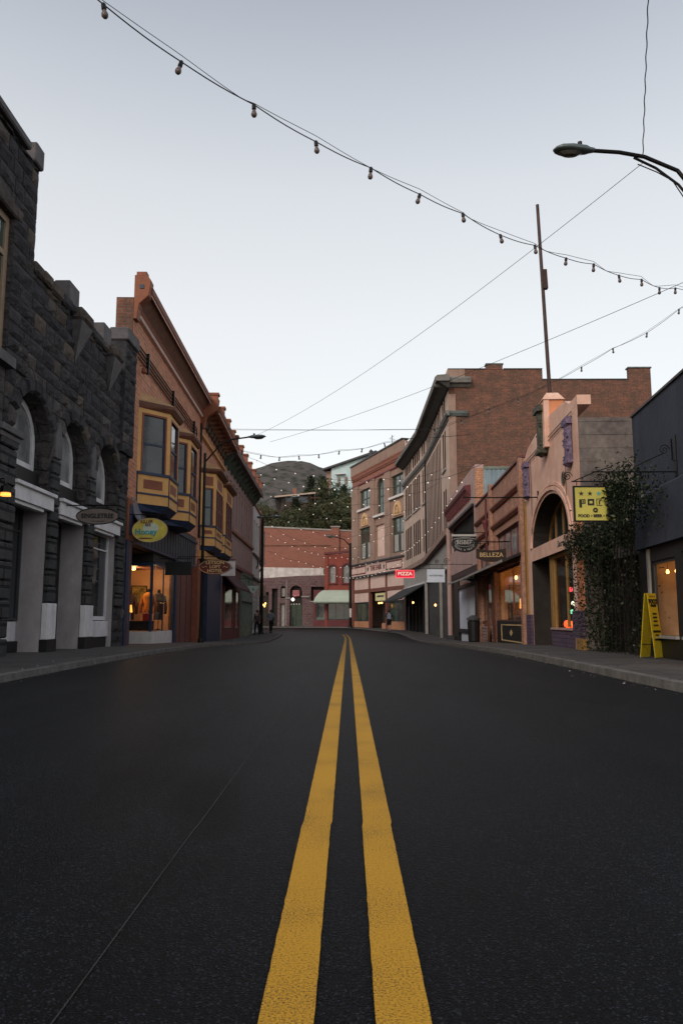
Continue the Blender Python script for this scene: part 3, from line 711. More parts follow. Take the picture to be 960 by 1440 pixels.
def bay(root, F, u0, c, u1, w, z, ins=True, wins=(1, 1, 1), hood=.14):
    """z = bottom, belt, sill, head, entablature top"""
    zb, z1, zs, zh, zt = z
    b = bpy.data.objects.new('bay_window', None); COL.objects.link(b); b.parent = root; ORG[b.name] = _org(root)
    pl = [F.p(u0, 0, 0), F.p(u0 + c, w, 0), F.p(u1 - c, w, 0), F.p(u1, 0, 0)]
    fr = [Frame(p.x, p.y, q.x, q.y, 1) for p, q in zip(pl, pl[1:])]
    body = G(); trim = G(); rust = G(); sash = G(); pane = G(); bx = []
    for i, f in enumerate(fr):
        L = f.L
        if i == 0: f.p0 = 0
        body.box(f, 0, L, -.1, 0, zb, zs); body.box(f, 0, L, -.1, 0, zh, zt)
        jw = .12 if L < 1.6 else .14
        body.box(f, 0, jw, -.1, .0, zs, zh); body.box(f, L - jw, L, -.1, .0, zs, zh)
        trim.box(f, -.0, L, .004, .045, zs - .06, zs + .02); trim.box(f, 0, L, .004, .03, z1 - .02, z1 + .03); trim.box(f, .005, .03, .003, .03, zb, zs - .06)
        rust.box(f, L * .22, L * .8, .003, .012, z1 + .16, zs - .2)
        if zt - zh > .4: rust.box(f, L * .2, L * .8, .003, .012, zh + .1, zt - .15)
        # sashes
        n = wins[i]
        for k in range(n):
            a = jw + (L - 2 * jw) * k / n; c2 = jw + (L - 2 * jw) * (k + 1) / n
            if k: body.box(f, a - .04, a + .04, -.1, 0, zs, zh)
            a += .04 * (k > 0); c2 -= .04 * (k < n - 1)
            rust.box(f, a, a + .05, -.03, .012, zs + .02, zh); rust.box(f, c2 - .05, c2, -.03, .012, zs + .02, zh); rust.box(f, a + .05, c2 - .05, -.03, .012, zh - .06, zh)
            zm = (zs + zh) / 2 - .02
            sash.box(f, a + .05, c2 - .05, -.05, -.02, zm - .03, zm + .03); sash.box(f, a + .05, a + .09, -.05, -.022, zs, zh - .06); sash.box(f, c2 - .09, c2 - .05, -.05, -.022, zs, zh - .06)
            bx.append((f, a + .05, c2 - .05, zs, zh - .06))
    body.make('bay_body', M['ochre'], b); trim.make('belt_moulding', M['navy'], b); rust.make('inset_panel', M['rust'], b); sash.make('sash', M['navy'], b)
    for f, a, c2, z0, z3 in bx:
        g = G(); g.face([f.p(a, -.045, z0), f.p(c2, -.045, z0), f.p(c2, -.045, z3), f.p(a, -.045, z3)]); g.make('pane', M['glass'], b)
    # soffit and hood
    g = G()
    q = [F.p(u0, -.05, zb - .2), F.p(u0 + c, w * .75, zb - .2), F.p(u1 - c, w * .75, zb - .2), F.p(u1, -.05, zb - .2)]
    t = [p + Vector((0, 0, zb)) for p in pl]
    for i in range(3): g.face([t[i], t[i + 1], q[i + 1], q[i]])
    g.face(q); g.face(t); g.make('soffit', M['navy'], b)
    e = hood
    def ring(o, zz): return [F.p(u0 - o * .4, -.02, zz), F.p(u0 + c - o * .3, w + o, zz), F.p(u1 - c + o * .3, w + o, zz), F.p(u1 + o * .4, -.02, zz)]
    g = G(); r0, r1, r2 = ring(e * .4, zt), ring(e, zt + .12), ring(e, zt + .2)
    for A_, B_ in ((r0, r1), (r1, r2)):
        for i in range(3): g.face([A_[i], A_[i + 1], B_[i + 1], B_[i]])
    g.face(r0); g.face(r2); g.make('hood_moulding', M['wood'], b)
    g = G(); r3 = ring(-w * .5, zt + .5); r2b = [p + Vector((0, 0, .003)) for p in r2]
    for i in range(3): g.face([r2b[i], r2b[i + 1], r3[i + 1], r3[i]])
    g.face(r3); g.make('hood_roof', mat('faded_ochre_roof', (.36, .22, .11), rough=.8, var=.2), b)
    return b
bay(L2, FH, 2.42, .8, 5.4, .77, (4.12, 4.42, 5.05, 6.85, 6.98))
bay(L2, FH, 5.9, .8, 8.95, .77, (4.12, 4.42, 5.05, 6.85, 6.98))

# ground floor of the brick building
part(L2, 'corner_pier', M['orange'], FH, (1.42, 2.15, -.3, .05, 2.95, 4.12), bevel=.01)
part(L2, 'pier_panel', M['navy'], FH, (1.6, 1.95, .052, .065, 3.1, 3.95))
part(L2, 'corner_column', M['navy'], FH, (1.42, 1.75, -.3, .06, -.3, 2.95), (1.95, 2.15, -.3, .02, -.3, 2.95))
part(L2, 'corner_column_inset', M['orange'], FH, (1.75, 1.95, -.3, .03, -.3, 2.95))
part(L2, 'fascia_beam', M['greydk'], FH, (2.15, 13.1, -.25, -.02, 2.9, 4.14))
g = G()
for k in range(22): g.box(FH, 2.3 + k * .48, 2.34 + k * .48, -.018, .0, 3.0, 3.9)
g.box(FH, 2.2, 13.0, -.018, .03, 3.92, 4.0); g.box(FH, 2.2, 13.0, -.018, .03, 2.92, 3.0); g.make('fascia_bars', M['navy'], L2)
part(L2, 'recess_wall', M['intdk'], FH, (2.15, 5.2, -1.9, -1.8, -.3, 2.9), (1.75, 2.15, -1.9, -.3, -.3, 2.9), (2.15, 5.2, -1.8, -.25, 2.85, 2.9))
part(L2, 'shop_door', M['wood'], FH, (2.6, 3.9, -1.79, -1.74, -.1, 2.3))
# display case facing the camera
cs = (5.25, 8.5, -1.78, -.06)
part(L2, 'display_plinth', M['offwhite'], FH, (5.2, 8.5, -1.8, -.05, -.3, .38), bevel=.01)
g = G(); u0, u1, w0, w1 = cs
g.face([FH.p(u1, w0, .38), FH.p(u1, w1, .38), FH.p(u1, w1, 2.6), FH.p(u1, w0, 2.6)]); g.face([FH.p(u0, w0, .38), FH.p(u1, w0, .38), FH.p(u1, w0, 2.6), FH.p(u0, w0, 2.6)])
g.face([FH.p(u0, w0, 2.6), FH.p(u1, w0, 2.6), FH.p(u1, w1, 2.6), FH.p(u0, w1, 2.6)]); g.face([FH.p(u0, w0, .39), FH.p(u1, w0, .39), FH.p(u1, w1, .39), FH.p(u0, w1, .39)])
g.make('display_interior', M['int'], L2)
FC = Frame(*FH.p(5.22, -1.8, 0).xy, *FH.p(5.22, -.05, 0).xy, 1)   # faces the camera
f = part(L2, 'display_frame', M['navy'], FC, (0, .07, -.03, .03, .38, 2.6), (FC.L - .09, FC.L, -.03, .03, .38, 2.6), (.4, .44, -.02, .02, .38, 2.5), (.07, FC.L - .09, -.03, .03, 2.48, 2.6))
g = G(); g.face([FC.p(.02, 0, .38), FC.p(FC.L - .05, 0, .38), FC.p(FC.L - .05, 0, 2.55), FC.p(.02, 0, 2.55)]); g.make('pane', M['clear'], f)
f = part(L2, 'display_frame', M['navy'], FH, (8.4, 8.5, -.1, -.02, .38, 2.6), (6.8, 6.85, -.08, -.04, .38, 2.6), (5.3, 8.4, -.1, -.02, 2.52, 2.6))
g = G(); g.face([FH.p(5.3, -.05, .38), FH.p(8.45, -.05, .38), FH.p(8.45, -.05, 2.55), FH.p(5.3, -.05, 2.55)]); g.make('pane', M['clear'], f)
part(L2, 'transom_wall', M['intdk'], FH, (5.2, 8.5, -1.8, -.06, 2.62, 2.9))
part(L2, 'brown_door_panels', M['brownred'], FH, (8.8, 12.9, -.12, -.01, -.4, 2.9))
g = G()
for k in range(3): g.box(FH, 9.6 + k * 1.2, 9.64 + k * 1.2, -.009, .01, -.3, 2.85)
g.box(FH, 8.5, 8.8, -.2, .03, -.4, 2.9); g.box(FH, 12.7, 13.08, -.2, .06, -.4, 2.9); g.make('door_mullions', M['navy'], L2)
FW = Frame(*FH.p(8.55, -.6, 0).xy, *FH.p(8.55, .0, 0).xy, 1)
# front face of the brown column row that turns to the camera
part(L2, 'timber_pier', M['rust'], FH, (12.0, 12.7, -.01, .24, -.4, 2.9))
# props in the display case
def caseprop(name, label, cat, u, w): return thing(name, label, cat, tuple(FH.p(u, w, .4)))
t = caseprop('dress_form', 'dress form with an orange jacket in the lit shop window', 'mannequin', 6.6, -.55)
P = FH.p(6.6, -.5, 0)
g = G(); g.lathe(P, [(.13, .95), (.17, 1.05), (.14, 1.25), (.19, 1.5), (.16, 1.62), (.06, 1.68)], 10); g.make('jacket', mat('orange_jacket', (.65, .27, .06), var=.25), t, smooth=True)
g = G(); g.tube([P + Vector((-.17, 0, 1.55)), P + Vector((-.25, -.02, 1.25)), P + Vector((-.24, -.05, .98))], [.06, .06, .05], 8); g.tube([P + Vector((.17, 0, 1.55)), P + Vector((.26, -.02, 1.25)), P + Vector((.25, -.05, .98))], [.06, .06, .05], 8); g.make('sleeves', mat('brown_sleeve', (.30, .13, .05), var=.25), t, smooth=True)
g = G(); g.lathe(P, [(.05, 1.68), (.06, 1.75), (.03, 1.8)], 8); g.lathe(P, [(.012, .55), (.012, .95)], 6); g.lathe(P, [(.16, .4), (.14, .43), (.02, .46)], 10); g.make('stand', M['black'], t)
t = caseprop('dress_form', 'dress form in a pink patterned blouse at the left of the lit shop window', 'mannequin', 5.9, -1.55)
P = FH.p(5.9, -1.6, 0)
g = G(); g.lathe(P, [(.12, .9), (.15, 1.05), (.11, 1.25), (.16, 1.5), (.05, 1.66)], 10); g.make('blouse', mat('pink_blouse', (.62, .30, .24), var=.6, nscale=14), t, smooth=True)
g = G(); g.lathe(P, [(.012, .5), (.012, .9)], 6); g.lathe(P, [(.14, .4), (.02, .46)], 10); g.make('stand', M['black'], t)
FI = Frame(*FH.p(8.44, -1.6, 0).xy, *FH.p(8.44, -.1, 0).xy, 1)
t = caseprop('picture_frame', 'framed picture hanging inside the lit shop window', 'picture', 8.4, -1.0)
part(t, 'frame', M['black'], FI, (.05, .62, 0, .03, 1.3, 1.33), (.05, .62, 0, .03, 1.95, 1.98), (.05, .08, 0, .03, 1.33, 1.95), (.59, .62, 0, .03, 1.33, 1.95))
part(t, 'picture', mat('olive_picture', (.30, .22, .06), var=.7, nscale=6), FI, (.08, .59, 0, .012, 1.33, 1.95))
FJ = Frame(*FH.p(6.1, -1.7, 0).xy, *FH.p(6.1, -.1, 0).xy, 1)
t = caseprop('table_lamp', 'table lamp with a bright orange shade in the lit shop window', 'lamp', 6.1, -1.1)
g = G(); g.lathe(FJ.p(.6, 0, 0), [(.2, 1.0), (.17, 1.24)], 14); g.make('lamp_shade', M['amber'], t)
g = G(); g.lathe(FJ.p(.6, 0, 0), [(.1, .4), (.08, .43), (.025, .5), (.05, .7), (.02, .98)], 8); g.make('lamp_base', M['black'], t)
t = caseprop('leather_bag', 'red leather bag on the dark shelf in the lit shop window', 'bag', 6.2, -.4)
part(t, 'bag_body', mat('red_leather', (.42, .04, .04), rough=.4, var=.2), FJ, (1.15, 1.4, -.06, .06, .72, .98), bevel=.02)
g = G(); g.tube([FJ.p(1.19, 0, .97), FJ.p(1.22, 0, 1.08), FJ.p(1.33, 0, 1.08), FJ.p(1.36, 0, .97)], .01); g.make('handle', M['black'], t)
t = caseprop('display_shelf', 'low dark display shelf along the foot of the lit shop window', 'shelf', 6.2, -.8)
part(t, 'shelf_body', M['black'], FJ, (.42, 1.48, -.2, .1, .4, .7), bevel=.01); part(t, 'shelf_top', M['wood'], FJ, (.4, 1.5, -.22, .12, .7, .72))
for u_, w_, lab in ((7.9, -1.45, 'dark coat on a stand at the back left of the lit shop window'), (7.3, -.3, 'black coat on a stand at the right of the lit shop window')):
    t = caseprop('dress_form', lab, 'mannequin', u_, w_); P = FH.p(u_, w_, 0)
    g = G(); g.lathe(P, [(.17, .75), (.16, 1.0), (.14, 1.25), (.2, 1.5), (.16, 1.62), (.06, 1.68)], 10); g.tube([P + Vector((-.18, 0, 1.55)), P + Vector((-.25, -.02, 1.2)), P + Vector((-.24, -.03, .95))], [.06, .06, .05], 8); g.tube([P + Vector((.18, 0, 1.55)), P + Vector((.25, -.02, 1.2)), P + Vector((.24, -.03, .95))], [.06, .06, .05], 8); g.make('coat', mat('dark_coat', (.05, .03, .028), var=.4), t, smooth=True)
    g = G(); g.lathe(P, [(.05, 1.68), (.06, 1.75), (.03, 1.8)], 8); g.lathe(P, [(.012, .42), (.012, .75)], 6); g.lathe(P, [(.14, .4), (.02, .46)], 10); g.make('stand', M['black'], t)
t = caseprop('poster_card', 'white framed card standing below the orange lamp in the lit shop window', 'card', 6.0, -1.0)
part(t, 'card', M['offwhite'], FJ, (.5, .78, .13, .15, .72, 1.0)); part(t, 'card_picture', M['black'], FJ, (.56, .72, .151, .156, .78, .94))
point_light(FH.p(6.3, -.95, 2.35), 34, (1, .55, .24)); point_light(FH.p(7.6, -.6, 2.2), 14, (1, .6, .3))
g = G(); g.lathe(FH.p(6.3, -.95, 2.42), [(.05, .12), (.06, 0)], 8); ob = g.make('spot_lamp', M['warm'], None); tag(ob, 'small glowing spot lamp inside the clothes shop window', 'lamp')

part(L2, 'ceiling_beams', M['wood'], FH, *[(5.3 + k * .6, 5.4 + k * .6, -1.75, -.1, 2.5, 2.598) for k in range(5)])
# canvas awning fin over the shop entry
a = thing('shop_awning', 'small grey metal awning over the shop entry below the first bay window', 'awning', tuple(FH.p(2, 0, 3.4)))
g = G(); prof = [(.02, 4.2), (.12, 3.75), (.35, 3.4), (.62, 3.2), (.62, 3.17), (.33, 3.36), (.09, 3.72), (.0, 4.18)]
g.profile(FH, prof, 1.9, 3.3); g.make('canopy', mat('grey_awning_metal', (.16, .16, .19), rough=.5, var=.2), a)
g = G(); g.tube([FH.p(1.95, .02, 3.2), FH.p(1.95, .6, 3.18)], .015); g.tube([FH.p(3.25, .02, 3.2), FH.p(3.25, .6, 3.18)], .015); g.make('awning_frame', M['iron'], a)

# oval yellow sign
s = thing('hanging_sign', 'oval yellow hanging sign with teal and brown lettering over the lit shop', 'sign', (-5.4, 21.3, 3.2))
F = FX(-5.9, 21.3)
g = G(); g.poly(F, oval(F, .47, 3.19, .48, .325, 0, 0), -.04, 0); g.make('board', mat('yellow_green_board', (.56, .47, .08), rough=.5, var=.2, nscale=5), s)
g = G(); P = [F.p(x, .0, z) for x, z in oval(F, .47, 3.19, .48, .325, 0, 0)]; g.tube(P + [P[0]], .013, 4); g.make('rim', M['gold'], s)
text(s, 'KILLER', .125, F, .38, .003, 3.42, M['maroon'], sx=.9, bold=.003); text(s, 'BEE', .10, F, .42, .003, 3.33, M['maroon'], bold=.003)
g = G(); g.poly(F, oval(F, .5, 3.24, .22, .16, 0, 0), .0, .004); g.make('pale_disc', mat('pale_disc', (.55, .62, .5), var=.2), s)
text(s, 'Honey', .22, F, .37, .008, 3.14, M['teal'], bold=.007)
g = G(); g.poly(F, oval(F, .36, 2.965, .2, .02, 0, 0), 0, .004); g.make('painted_scroll', M['maroon'], s)
bracket(s, F, -.1, .95, 3.62, ((.25, .7), 3.5))

# dark hanging board
s = thing('hanging_sign', 'plain black rectangular hanging board beside the lit shop window', 'sign', (-5.6, 25.9, 2.45))
F = FX(-6.06, 25.9); part(s, 'board', M['black'], F, (0, .88, -.04, 0, 2.22, 2.66), bevel=.01)
bracket(s, F, -.15, .9, 2.76, ((.15, .75), 2.66))

# --- hotel with box bays
F3 = Frame(-6.38, 33.1, -6.66, 41.3, 1)
L3 = thing('hotel_building', 'brick building with two ochre box bays and an orange bracketed cornice beyond the street lamp', 'building', (-6.5, 37, 0))
g = G(); wall(g, F3, 0, 8.2, 3.4, 9.4, [(1.0, 3.5, 4.8, 6.4), (4.6, 7.2, 4.8, 6.4)]); g.make('wall', M['brickL'], L3)
shell(L3, F3, 0, 8.2, -.8, 8.9, 9, M['brickL'])
part(L3, 'parapet', M['brickL'], F3, (0, 8.2, -.3, -.01, 8.9, 9.6))
bay(L3, F3, .55, .4, 3.85, .6, (3.95, 4.3, 4.82, 6.5, 7.15), wins=(1, 3, 1), hood=.25)
bay(L3, F3, 4.15, .4, 7.75, .6, (3.95, 4.3, 4.82, 6.5, 7.15), wins=(1, 3, 1), hood=.25)
part(L3, 'bay_beam', M['ochre'], F3, (.2, 8.0, .0, .25, 3.35, 3.7), bevel=.01)
cornice(L3, F3, [(-.02, 8.65), (.12, 8.67), (.14, 8.76), (-.02, 8.78)], 0, 8.2, M['ochre'], 'string_moulding')
cornice(L3, F3, [(-.02, 9.3), (.1, 9.3), (.15, 9.6), (-.02, 9.6)], 0.3, 8.2, M['green'], 'frieze')
cornice(L3, F3, [(-.02, 9.75), (.72, 9.75), (.8, 9.83), (.84, 10.0), (.76, 10.05), (-.02, 10.07)], .3, 8.2, M['rust'], 'cornice')
cornice(L3, F3, [(.72, 9.70), (.76, 9.70), (.79, 9.747), (.72, 9.747)], .3, 8.2, M['cream'], 'cornice_edge')
for k in range(9):
    u = .7 + k * .85; g = G(); g.profile(F3, [(.01, 9.2), (.1, 9.22), (.22, 9.5), (.52, 9.66), (.55, 9.74), (.01, 9.74)], u, u + .2); g.make('bracket', M['wood'], L3)
g = G(); g.profile(F3, [(-.1, 9.0), (.16, 9.0), (.26, 9.5), (.72, 9.8), (.78, 10.3), (-.1, 10.3)], -.02, .26); g.make('console', M['orange'], L3, bevel=.02)
g = G()
for u in (.9, 3.2, 5.5, 7.8): g.box(F3, u, u + .3, .2, .6, 10.08, 10.75); g.box(F3, u - .05, u + .35, .15, .65, 10.75, 10.85)
for k in range(26): g.box(F3, 1.3 + k * .25, 1.38 + k * .25, .32, .42, 10.08, 10.4)
g.box(F3, 1.0, 7.9, .28, .48, 10.4, 10.5); g.make('balustrade', M['orange'], L3)
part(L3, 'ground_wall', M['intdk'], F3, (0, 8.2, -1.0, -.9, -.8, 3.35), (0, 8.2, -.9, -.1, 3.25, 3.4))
part(L3, 'navy_pier', M['navy'], F3, (3.2, 8.19, -.9, 0, -.8, 3.25))
part(L3, 'entry_door', M['wood'], F3, (.9, 2.6, -.89, -.84, -.3, 2.2)); part(L3, 'transom', M['glass'], F3, (.6, 3.1, -.89, -.86, 2.3, 3.2))
part(L3, 'brown_pilaster', M['brownred'], F3, (-.02, .35, -.3, .06, -.8, 3.3))
s = thing('hanging_sign', 'dark red oval hotel sign with cream lettering and gold rim', 'sign', (-5, 28.15, 2.6))
F = FX(-5.34, 28.1)
g = G(); g.poly(F, oval(F, .57, 2.64, .59, .275, 0, 0), -.05, 0); g.make('board', M['maroonsign'], s)
g = G(); P = [F.p(x, .0, z) for x, z in oval(F, .57, 2.64, .565, .25, 0, 0)]; g.tube(P + [P[0]], .009, 4); g.make('rim', M['gold'], s)
for q, zz, zs in (('LETSON', 2.79, .165), ('LOFT', 2.64, .15), ('HOTEL', 2.495, .16)): text(s, q, zs, F, .57, .004, zz, M['gold'], sx=1.1, bold=.003)
g = G()
for sx in (-1, 1): g.tube([F.p(.57 + sx * .28, .003, 2.63), F.p(.57 + sx * .35, .003, 2.66), F.p(.57 + sx * .41, .003, 2.62), F.p(.57 + sx * .48, .003, 2.64)], .008, 4)
g.make('scroll_ornament', M['gold'], s)
bracket(s, F, -.75, 1.2, 3.0, ((.25, .9), 2.9))
s = thing('hanging_sign', 'white square hanging sign just behind the oval hotel sign', 'sign', (-5, 33.6, 2.9))
F = FX(-5.45, 33.6); part(s, 'board', M['offwhite'], F, (0, .62, -.04, 0, 2.62, 3.24), bevel=.01); part(s, 'blue_mark', M['teal'], F, (.38, .5, .001, .006, 2.9, 3.02)); bracket(s, F, -.9, .64, 3.32, ((.1, .5), 3.24))

# --- mauve building with dark bracketed cornice
F4 = Frame(-6.66, 41.3, -6.95, 57, 1)
L4 = thing('plaster_building', 'mauve plaster building with tall thin windows and a dark green bracketed cornice on the left', 'building', (-6.8, 49, 0))
wins = [(1.2 + k * 1.42, 2.0 + k * 1.42, 5.95, 8.7) for k in range(10)]
g = G(); wall(g, F4, 0, 15.7, 3.9, 9.4, wins, rev=.15); g.make('wall', M['mauve'], L4)
shell(L4, F4, 0, 15.7, -.8, 9.3, 9, M['mauve'])
for a, b, c, d in wins: window(L4, F4, a, b, c, d, -.14, M['greylt'], M['glass'], 1, 2, fw=.07)
part(L4, 'sill_band', M['rust'], F4, (.8, 15.4, .0, .12, 5.78, 5.94)); part(L4, 'belt', M['maroon'], F4, (0, 15.7, .0, .14, 3.8, 4.0))
cornice(L4, F4, [(-.02, 9.45), (.1, 9.45), (.45, 9.66), (.7, 9.7), (.75, 9.92), (-.02, 9.97)], 0, 15.7, M['cornicegrey'])
cornice(L4, F4, [(.70, 9.62), (.74, 9.62), (.77, 9.696), (.70, 9.696)], 0, 15.7, M['mauve'], 'cornice_edge')
for k in range(12):
    u = .1 + k * 1.38; g = G(); g.profile(F4, [(.01, 9.0), (.12, 9.03), (.5, 9.5), (.52, 9.62), (.01, 9.62)], u, u + .16); g.make('bracket', M['green'], L4)
g = G()
for k in range(7): g.box(F4, .2 + k * 2.4, .6 + k * 2.4, .3, .7, 10.0, 10.6); g.box(F4, .15 + k * 2.4, .65 + k * 2.4, .25, .75, 10.6, 10.7)
g.box(F4, .6, 15.0, .42, .58, 10.02, 10.22); g.make('parapet_posts', M['rust'], L4)
part(L4, 'ground_wall', M['maroon'], F4, (0, 8.6, -.3, -.02, -.8, 3.85)); 
f = part(L4, 'shop_front', M['brownred'], F4, (1.2, 1.3, -.02, .04, .2, 2.6), (4.7, 4.8, -.02, .04, .2, 2.6), (1.3, 4.7, -.02, .04, 2.5, 2.6), (6, 6.1, -.02, .04, -.4, 2.5), (7.7, 7.8, -.02, .04, -.4, 2.5))
part(f, 'pane', M['glass'], F4, (1.3, 4.7, -.019, .0, .3, 2.5), (6.1, 7.7, -.019, .0, .2, 2.4))
g = G(); g.profile(F4, [(.0, 3.3), (.8, 2.5), (.8, 2.38), (.0, 3.2)], .3, 7.6); tag(g.make('awning', mat('dark_red_canvas', (.07, .03, .035), rough=.9), None), 'dark red cloth awning on the ground floor beyond the hotel sign', 'awning')
f = part(L4, 'shop_front', M['greenlt'], F4, *[(8.8 + k * 1.3, 8.98 + k * 1.3, -.2, .08, -.5, 3.8) for k in range(6)], (8.98, 15.3, -.2, .12, 1.95, 2.15), (8.98, 15.3, -.2, .1, 3.65, 3.8))
part(f, 'pane', M['glass'], F4, (8.9, 15.3, -.16, -.12, .4, 3.7)); part(L4, 'bulkhead', M['yellowtrim'], F4, (8.98, 15.3, -.15, -.02, -.5, .38))
# --- white corner building
F5 = Frame(-6.95, 57, -7.2, 64, 1)
L5 = thing('plaster_building', 'narrow white plaster corner building at the end of the left row', 'building', (-7, 60, 0))
wins = [(.8 + k * 2.1, 1.9 + k * 2.1, 5.9, 8.2) for k in range(3)]
g = G(); wall(g, F5, 0, 7, -.6, 9.25, wins + [(.5, 6.4, -.1, 3.4)], rev=.15); g.make('wall', M['offwhite'], L5)
shell(L5, F5, 0, 7, -.6, 9.2, 9, M['offwhite'])
for a, b, c, d in wins: window(L5, F5, a, b, c, d, -.14, M['greydk'], M['glass'], 1, 2, fw=.07)
window(L5, F5, .5, 6.4, -.1, 3.4, -.14, M['offwhite'], M['glass'], 5, 2, fw=.1, bar=.12, split=.7)
part(L5, 'corner_pier', M['brickred'], F5, (6.4, 7.02, -.4, .1, 5.4, 9.6)); part(L5, 'belt', M['greydk'], F5, (0, 7, .002, .18, 3.7, 3.85), (0, 7, .002, .14, 5.5, 5.62))
part(L5, 'coping', M['rust'], F5, (0, 6.4, -.3, .1, 9.26, 9.4))
g = G(); g.tube([F5.p(2.4, .1, 4.6), F5.p(2.5, .2, 4.9), F5.p(2.4, .2, 5.2), F5.p(2.55, .1, 5.4)], .05, 6); g.tube([F5.p(5.2, .1, 4.5), F5.p(5.3, .25, 4.9), F5.p(5.2, .1, 5.3)], .05, 6); g.make('scroll_bracket', M['iron'], L5)
s = thing('hanging_sign', 'pale green shield shaped hanging sign on an iron arm near the left corner', 'sign', (-5.8, 48, 2.6))
F = FX(-6.1, 48); g = G(); g.poly(F, [(-.02, 2.82), (.66, 2.82), (.66, 2.72), (.58, 2.68), (.52, 2.5), (.38, 2.37), (.26, 2.37), (.12, 2.5), (.06, 2.68), (-.02, 2.72)], -.04, 0); g.make('board', mat('pale_green_board', (.34, .42, .37), var=.1), s)
text(s, '&', .26, F, .32, .004, 2.6, M['green']); bracket(s, F, -.6, .72, 3.25, ((.05, .6), 2.82))
s = thing('hanging_sign', 'beige square hanging sign behind the green shield sign', 'sign', (-6.8, 62, 3))
F = FX(-7.02, 61.5); part(s, 'board', mat('beige_board', (.42, .29, .21), var=.1), F, (.05, .62, -.05, 0, 2.62, 3.38), bevel=.01); part(s, 'line_mark', M['maroon'], F, (.2, .22, .001, .006, 2.85, 3.1), (.2, .45, .001, .006, 2.78, 2.8)); bracket(s, F, -.3, .7, 3.46, ((.15, .5), 3.38))
# ================================================================== RIGHT SIDE
F1 = Frame(5.1, 11.9, 5.79, 21.9, -1)
R1 = thing('shop_building', 'dark blue-grey walled shop with warm lit windows at the right edge', 'building', (5.3, 12.5, 0))
g = G(); wall(g, F1, -1.5, 2.28, 2.95, 4.46); g.make('wall', M['navywall'], R1)
g = G(); g.profile(F1, [(-.2, 2.95), (.0, 2.95), (.05, 2.9), (.10, 1.98), (-.2, 1.98)], -1.5, 2.2); g.make('fascia_wall', M['navywall'], R1)
part(R1, 'coping', M['conc_dark'], F1, (-1.5, 2.3, -.3, .03, 4.46, 4.5))
g = G(); wall(g, F1, -1.5, 2.28, -.3, 1.98, [(.42, 1.62, .5, 1.74), (-1.4, .12, .5, 1.8)], rev=.08, w=0); g.make('ground_wall', M['navy'] if 0 else M['black'], R1)
shell(R1, F1, -1.5, 2.28, -.3, 4.44, 8, M['navywall'])
for a, b, d in ((.42, 1.62, 1.74), (-1.4, .12, 1.8)):
    f = part(R1, 'window', M['greydk'], F1, (a, a + .04, -.08, -.03, .5, d), (b - .05, b, -.08, -.03, .5, d), (a + .04, b - .05, -.08, -.03, d - .05, d))
    g = G(); g.face([F1.p(a, -.05, .5), F1.p(b, -.05, .5), F1.p(b, -.05, d), F1.p(a, -.05, d)]); g.make('pane', M['clear'], f)
    part(f, 'sill', M['greylt'], F1, (a - .02, b + .02, -.05, .06, .45, .497))
part(R1, 'white_corner_trim', M['greylt'], F1, (1.64, 1.74, -.02, .035, .8, 1.96))
g = G(); a, b = -1.4, 2.0
for q in ([(a, -2.6, .3), (b, -2.6, .3), (b, -2.6, 2.5), (a, -2.6, 2.5)], [(b, -2.6, .3), (b, -.1, .3), (b, -.1, 2.5), (b, -2.6, 2.5)], [(a, -2.6, .3), (a, -.1, .3), (a, -.1, 2.5), (a, -2.6, 2.5)], [(a, -2.6, 2.5), (b, -2.6, 2.5), (b, -.1, 2.5), (a, -.1, 2.5)], [(a, -2.6, .31), (b, -2.6, .31), (b, -.1, .31), (a, -.1, .31)]):
    g.face([F1.p(*x) for x in q])
g.make('interior', mat('orange_interior', (.46, .30, .19), var=.25, nscale=2), R1)
part(R1, 'interior_panel', M['ochre'], F1, (.5, 1.0, -1.2, -1.15, .32, 1.45), (1.05, 1.95, -1.8, -1.75, .32, 1.6))
part(R1, 'interior_trim', M['wood'], F1, (1.86, 1.93, -1.75, -1.68, .32, 2.4), (1.86, 1.93, -.95, -.9, .32, 2.4), (1.88, 1.94, -1.68, -.95, 1.35, 1.41)); part(R1, 'interior_counter', M['wood'], F1, (.6, 1.3, -.7, -.3, .32, .78), (-1.2, -.2, -1.2, -.8, .32, .9))
point_light(F1.p(.7, -1.1, 2.1), 20, (1, .58, .26)); point_light(F1.p(-.8, -1.2, 2.1), 9, (1, .55, .22))
for k, (u, w_) in enumerate(((1.85, -.35), (1.55, -.4))):
    t = thing('pendant_lamp', ('small glowing pendant lamp, left one behind the window of the dark blue-grey shop', 'small glowing pendant lamp, right one behind the window of the dark blue-grey shop')[k], 'lamp', tuple(F1.p(u, w_, 1.6)))
    g = G(); g.lathe(F1.p(u, w_, 1.56), [(.015, .06), (.03, .02), (.02, -.01)], 8); g.make('bulb', M['warm'], t); g = G(); g.tube([F1.p(u, w_, 1.62), F1.p(u, w_, 2.48)], .004, 4); g.make('cord', M['iron'], t)
g = G(); g.tube([Vector((6.95, 15.5, 4.3)), Vector((6.93, 15.5, 5.55))], .05, 6); tag(g.make('vent_pipe', M['steel'], None), 'short rusty vent pipe standing on the roof at the right edge', 'pipe')

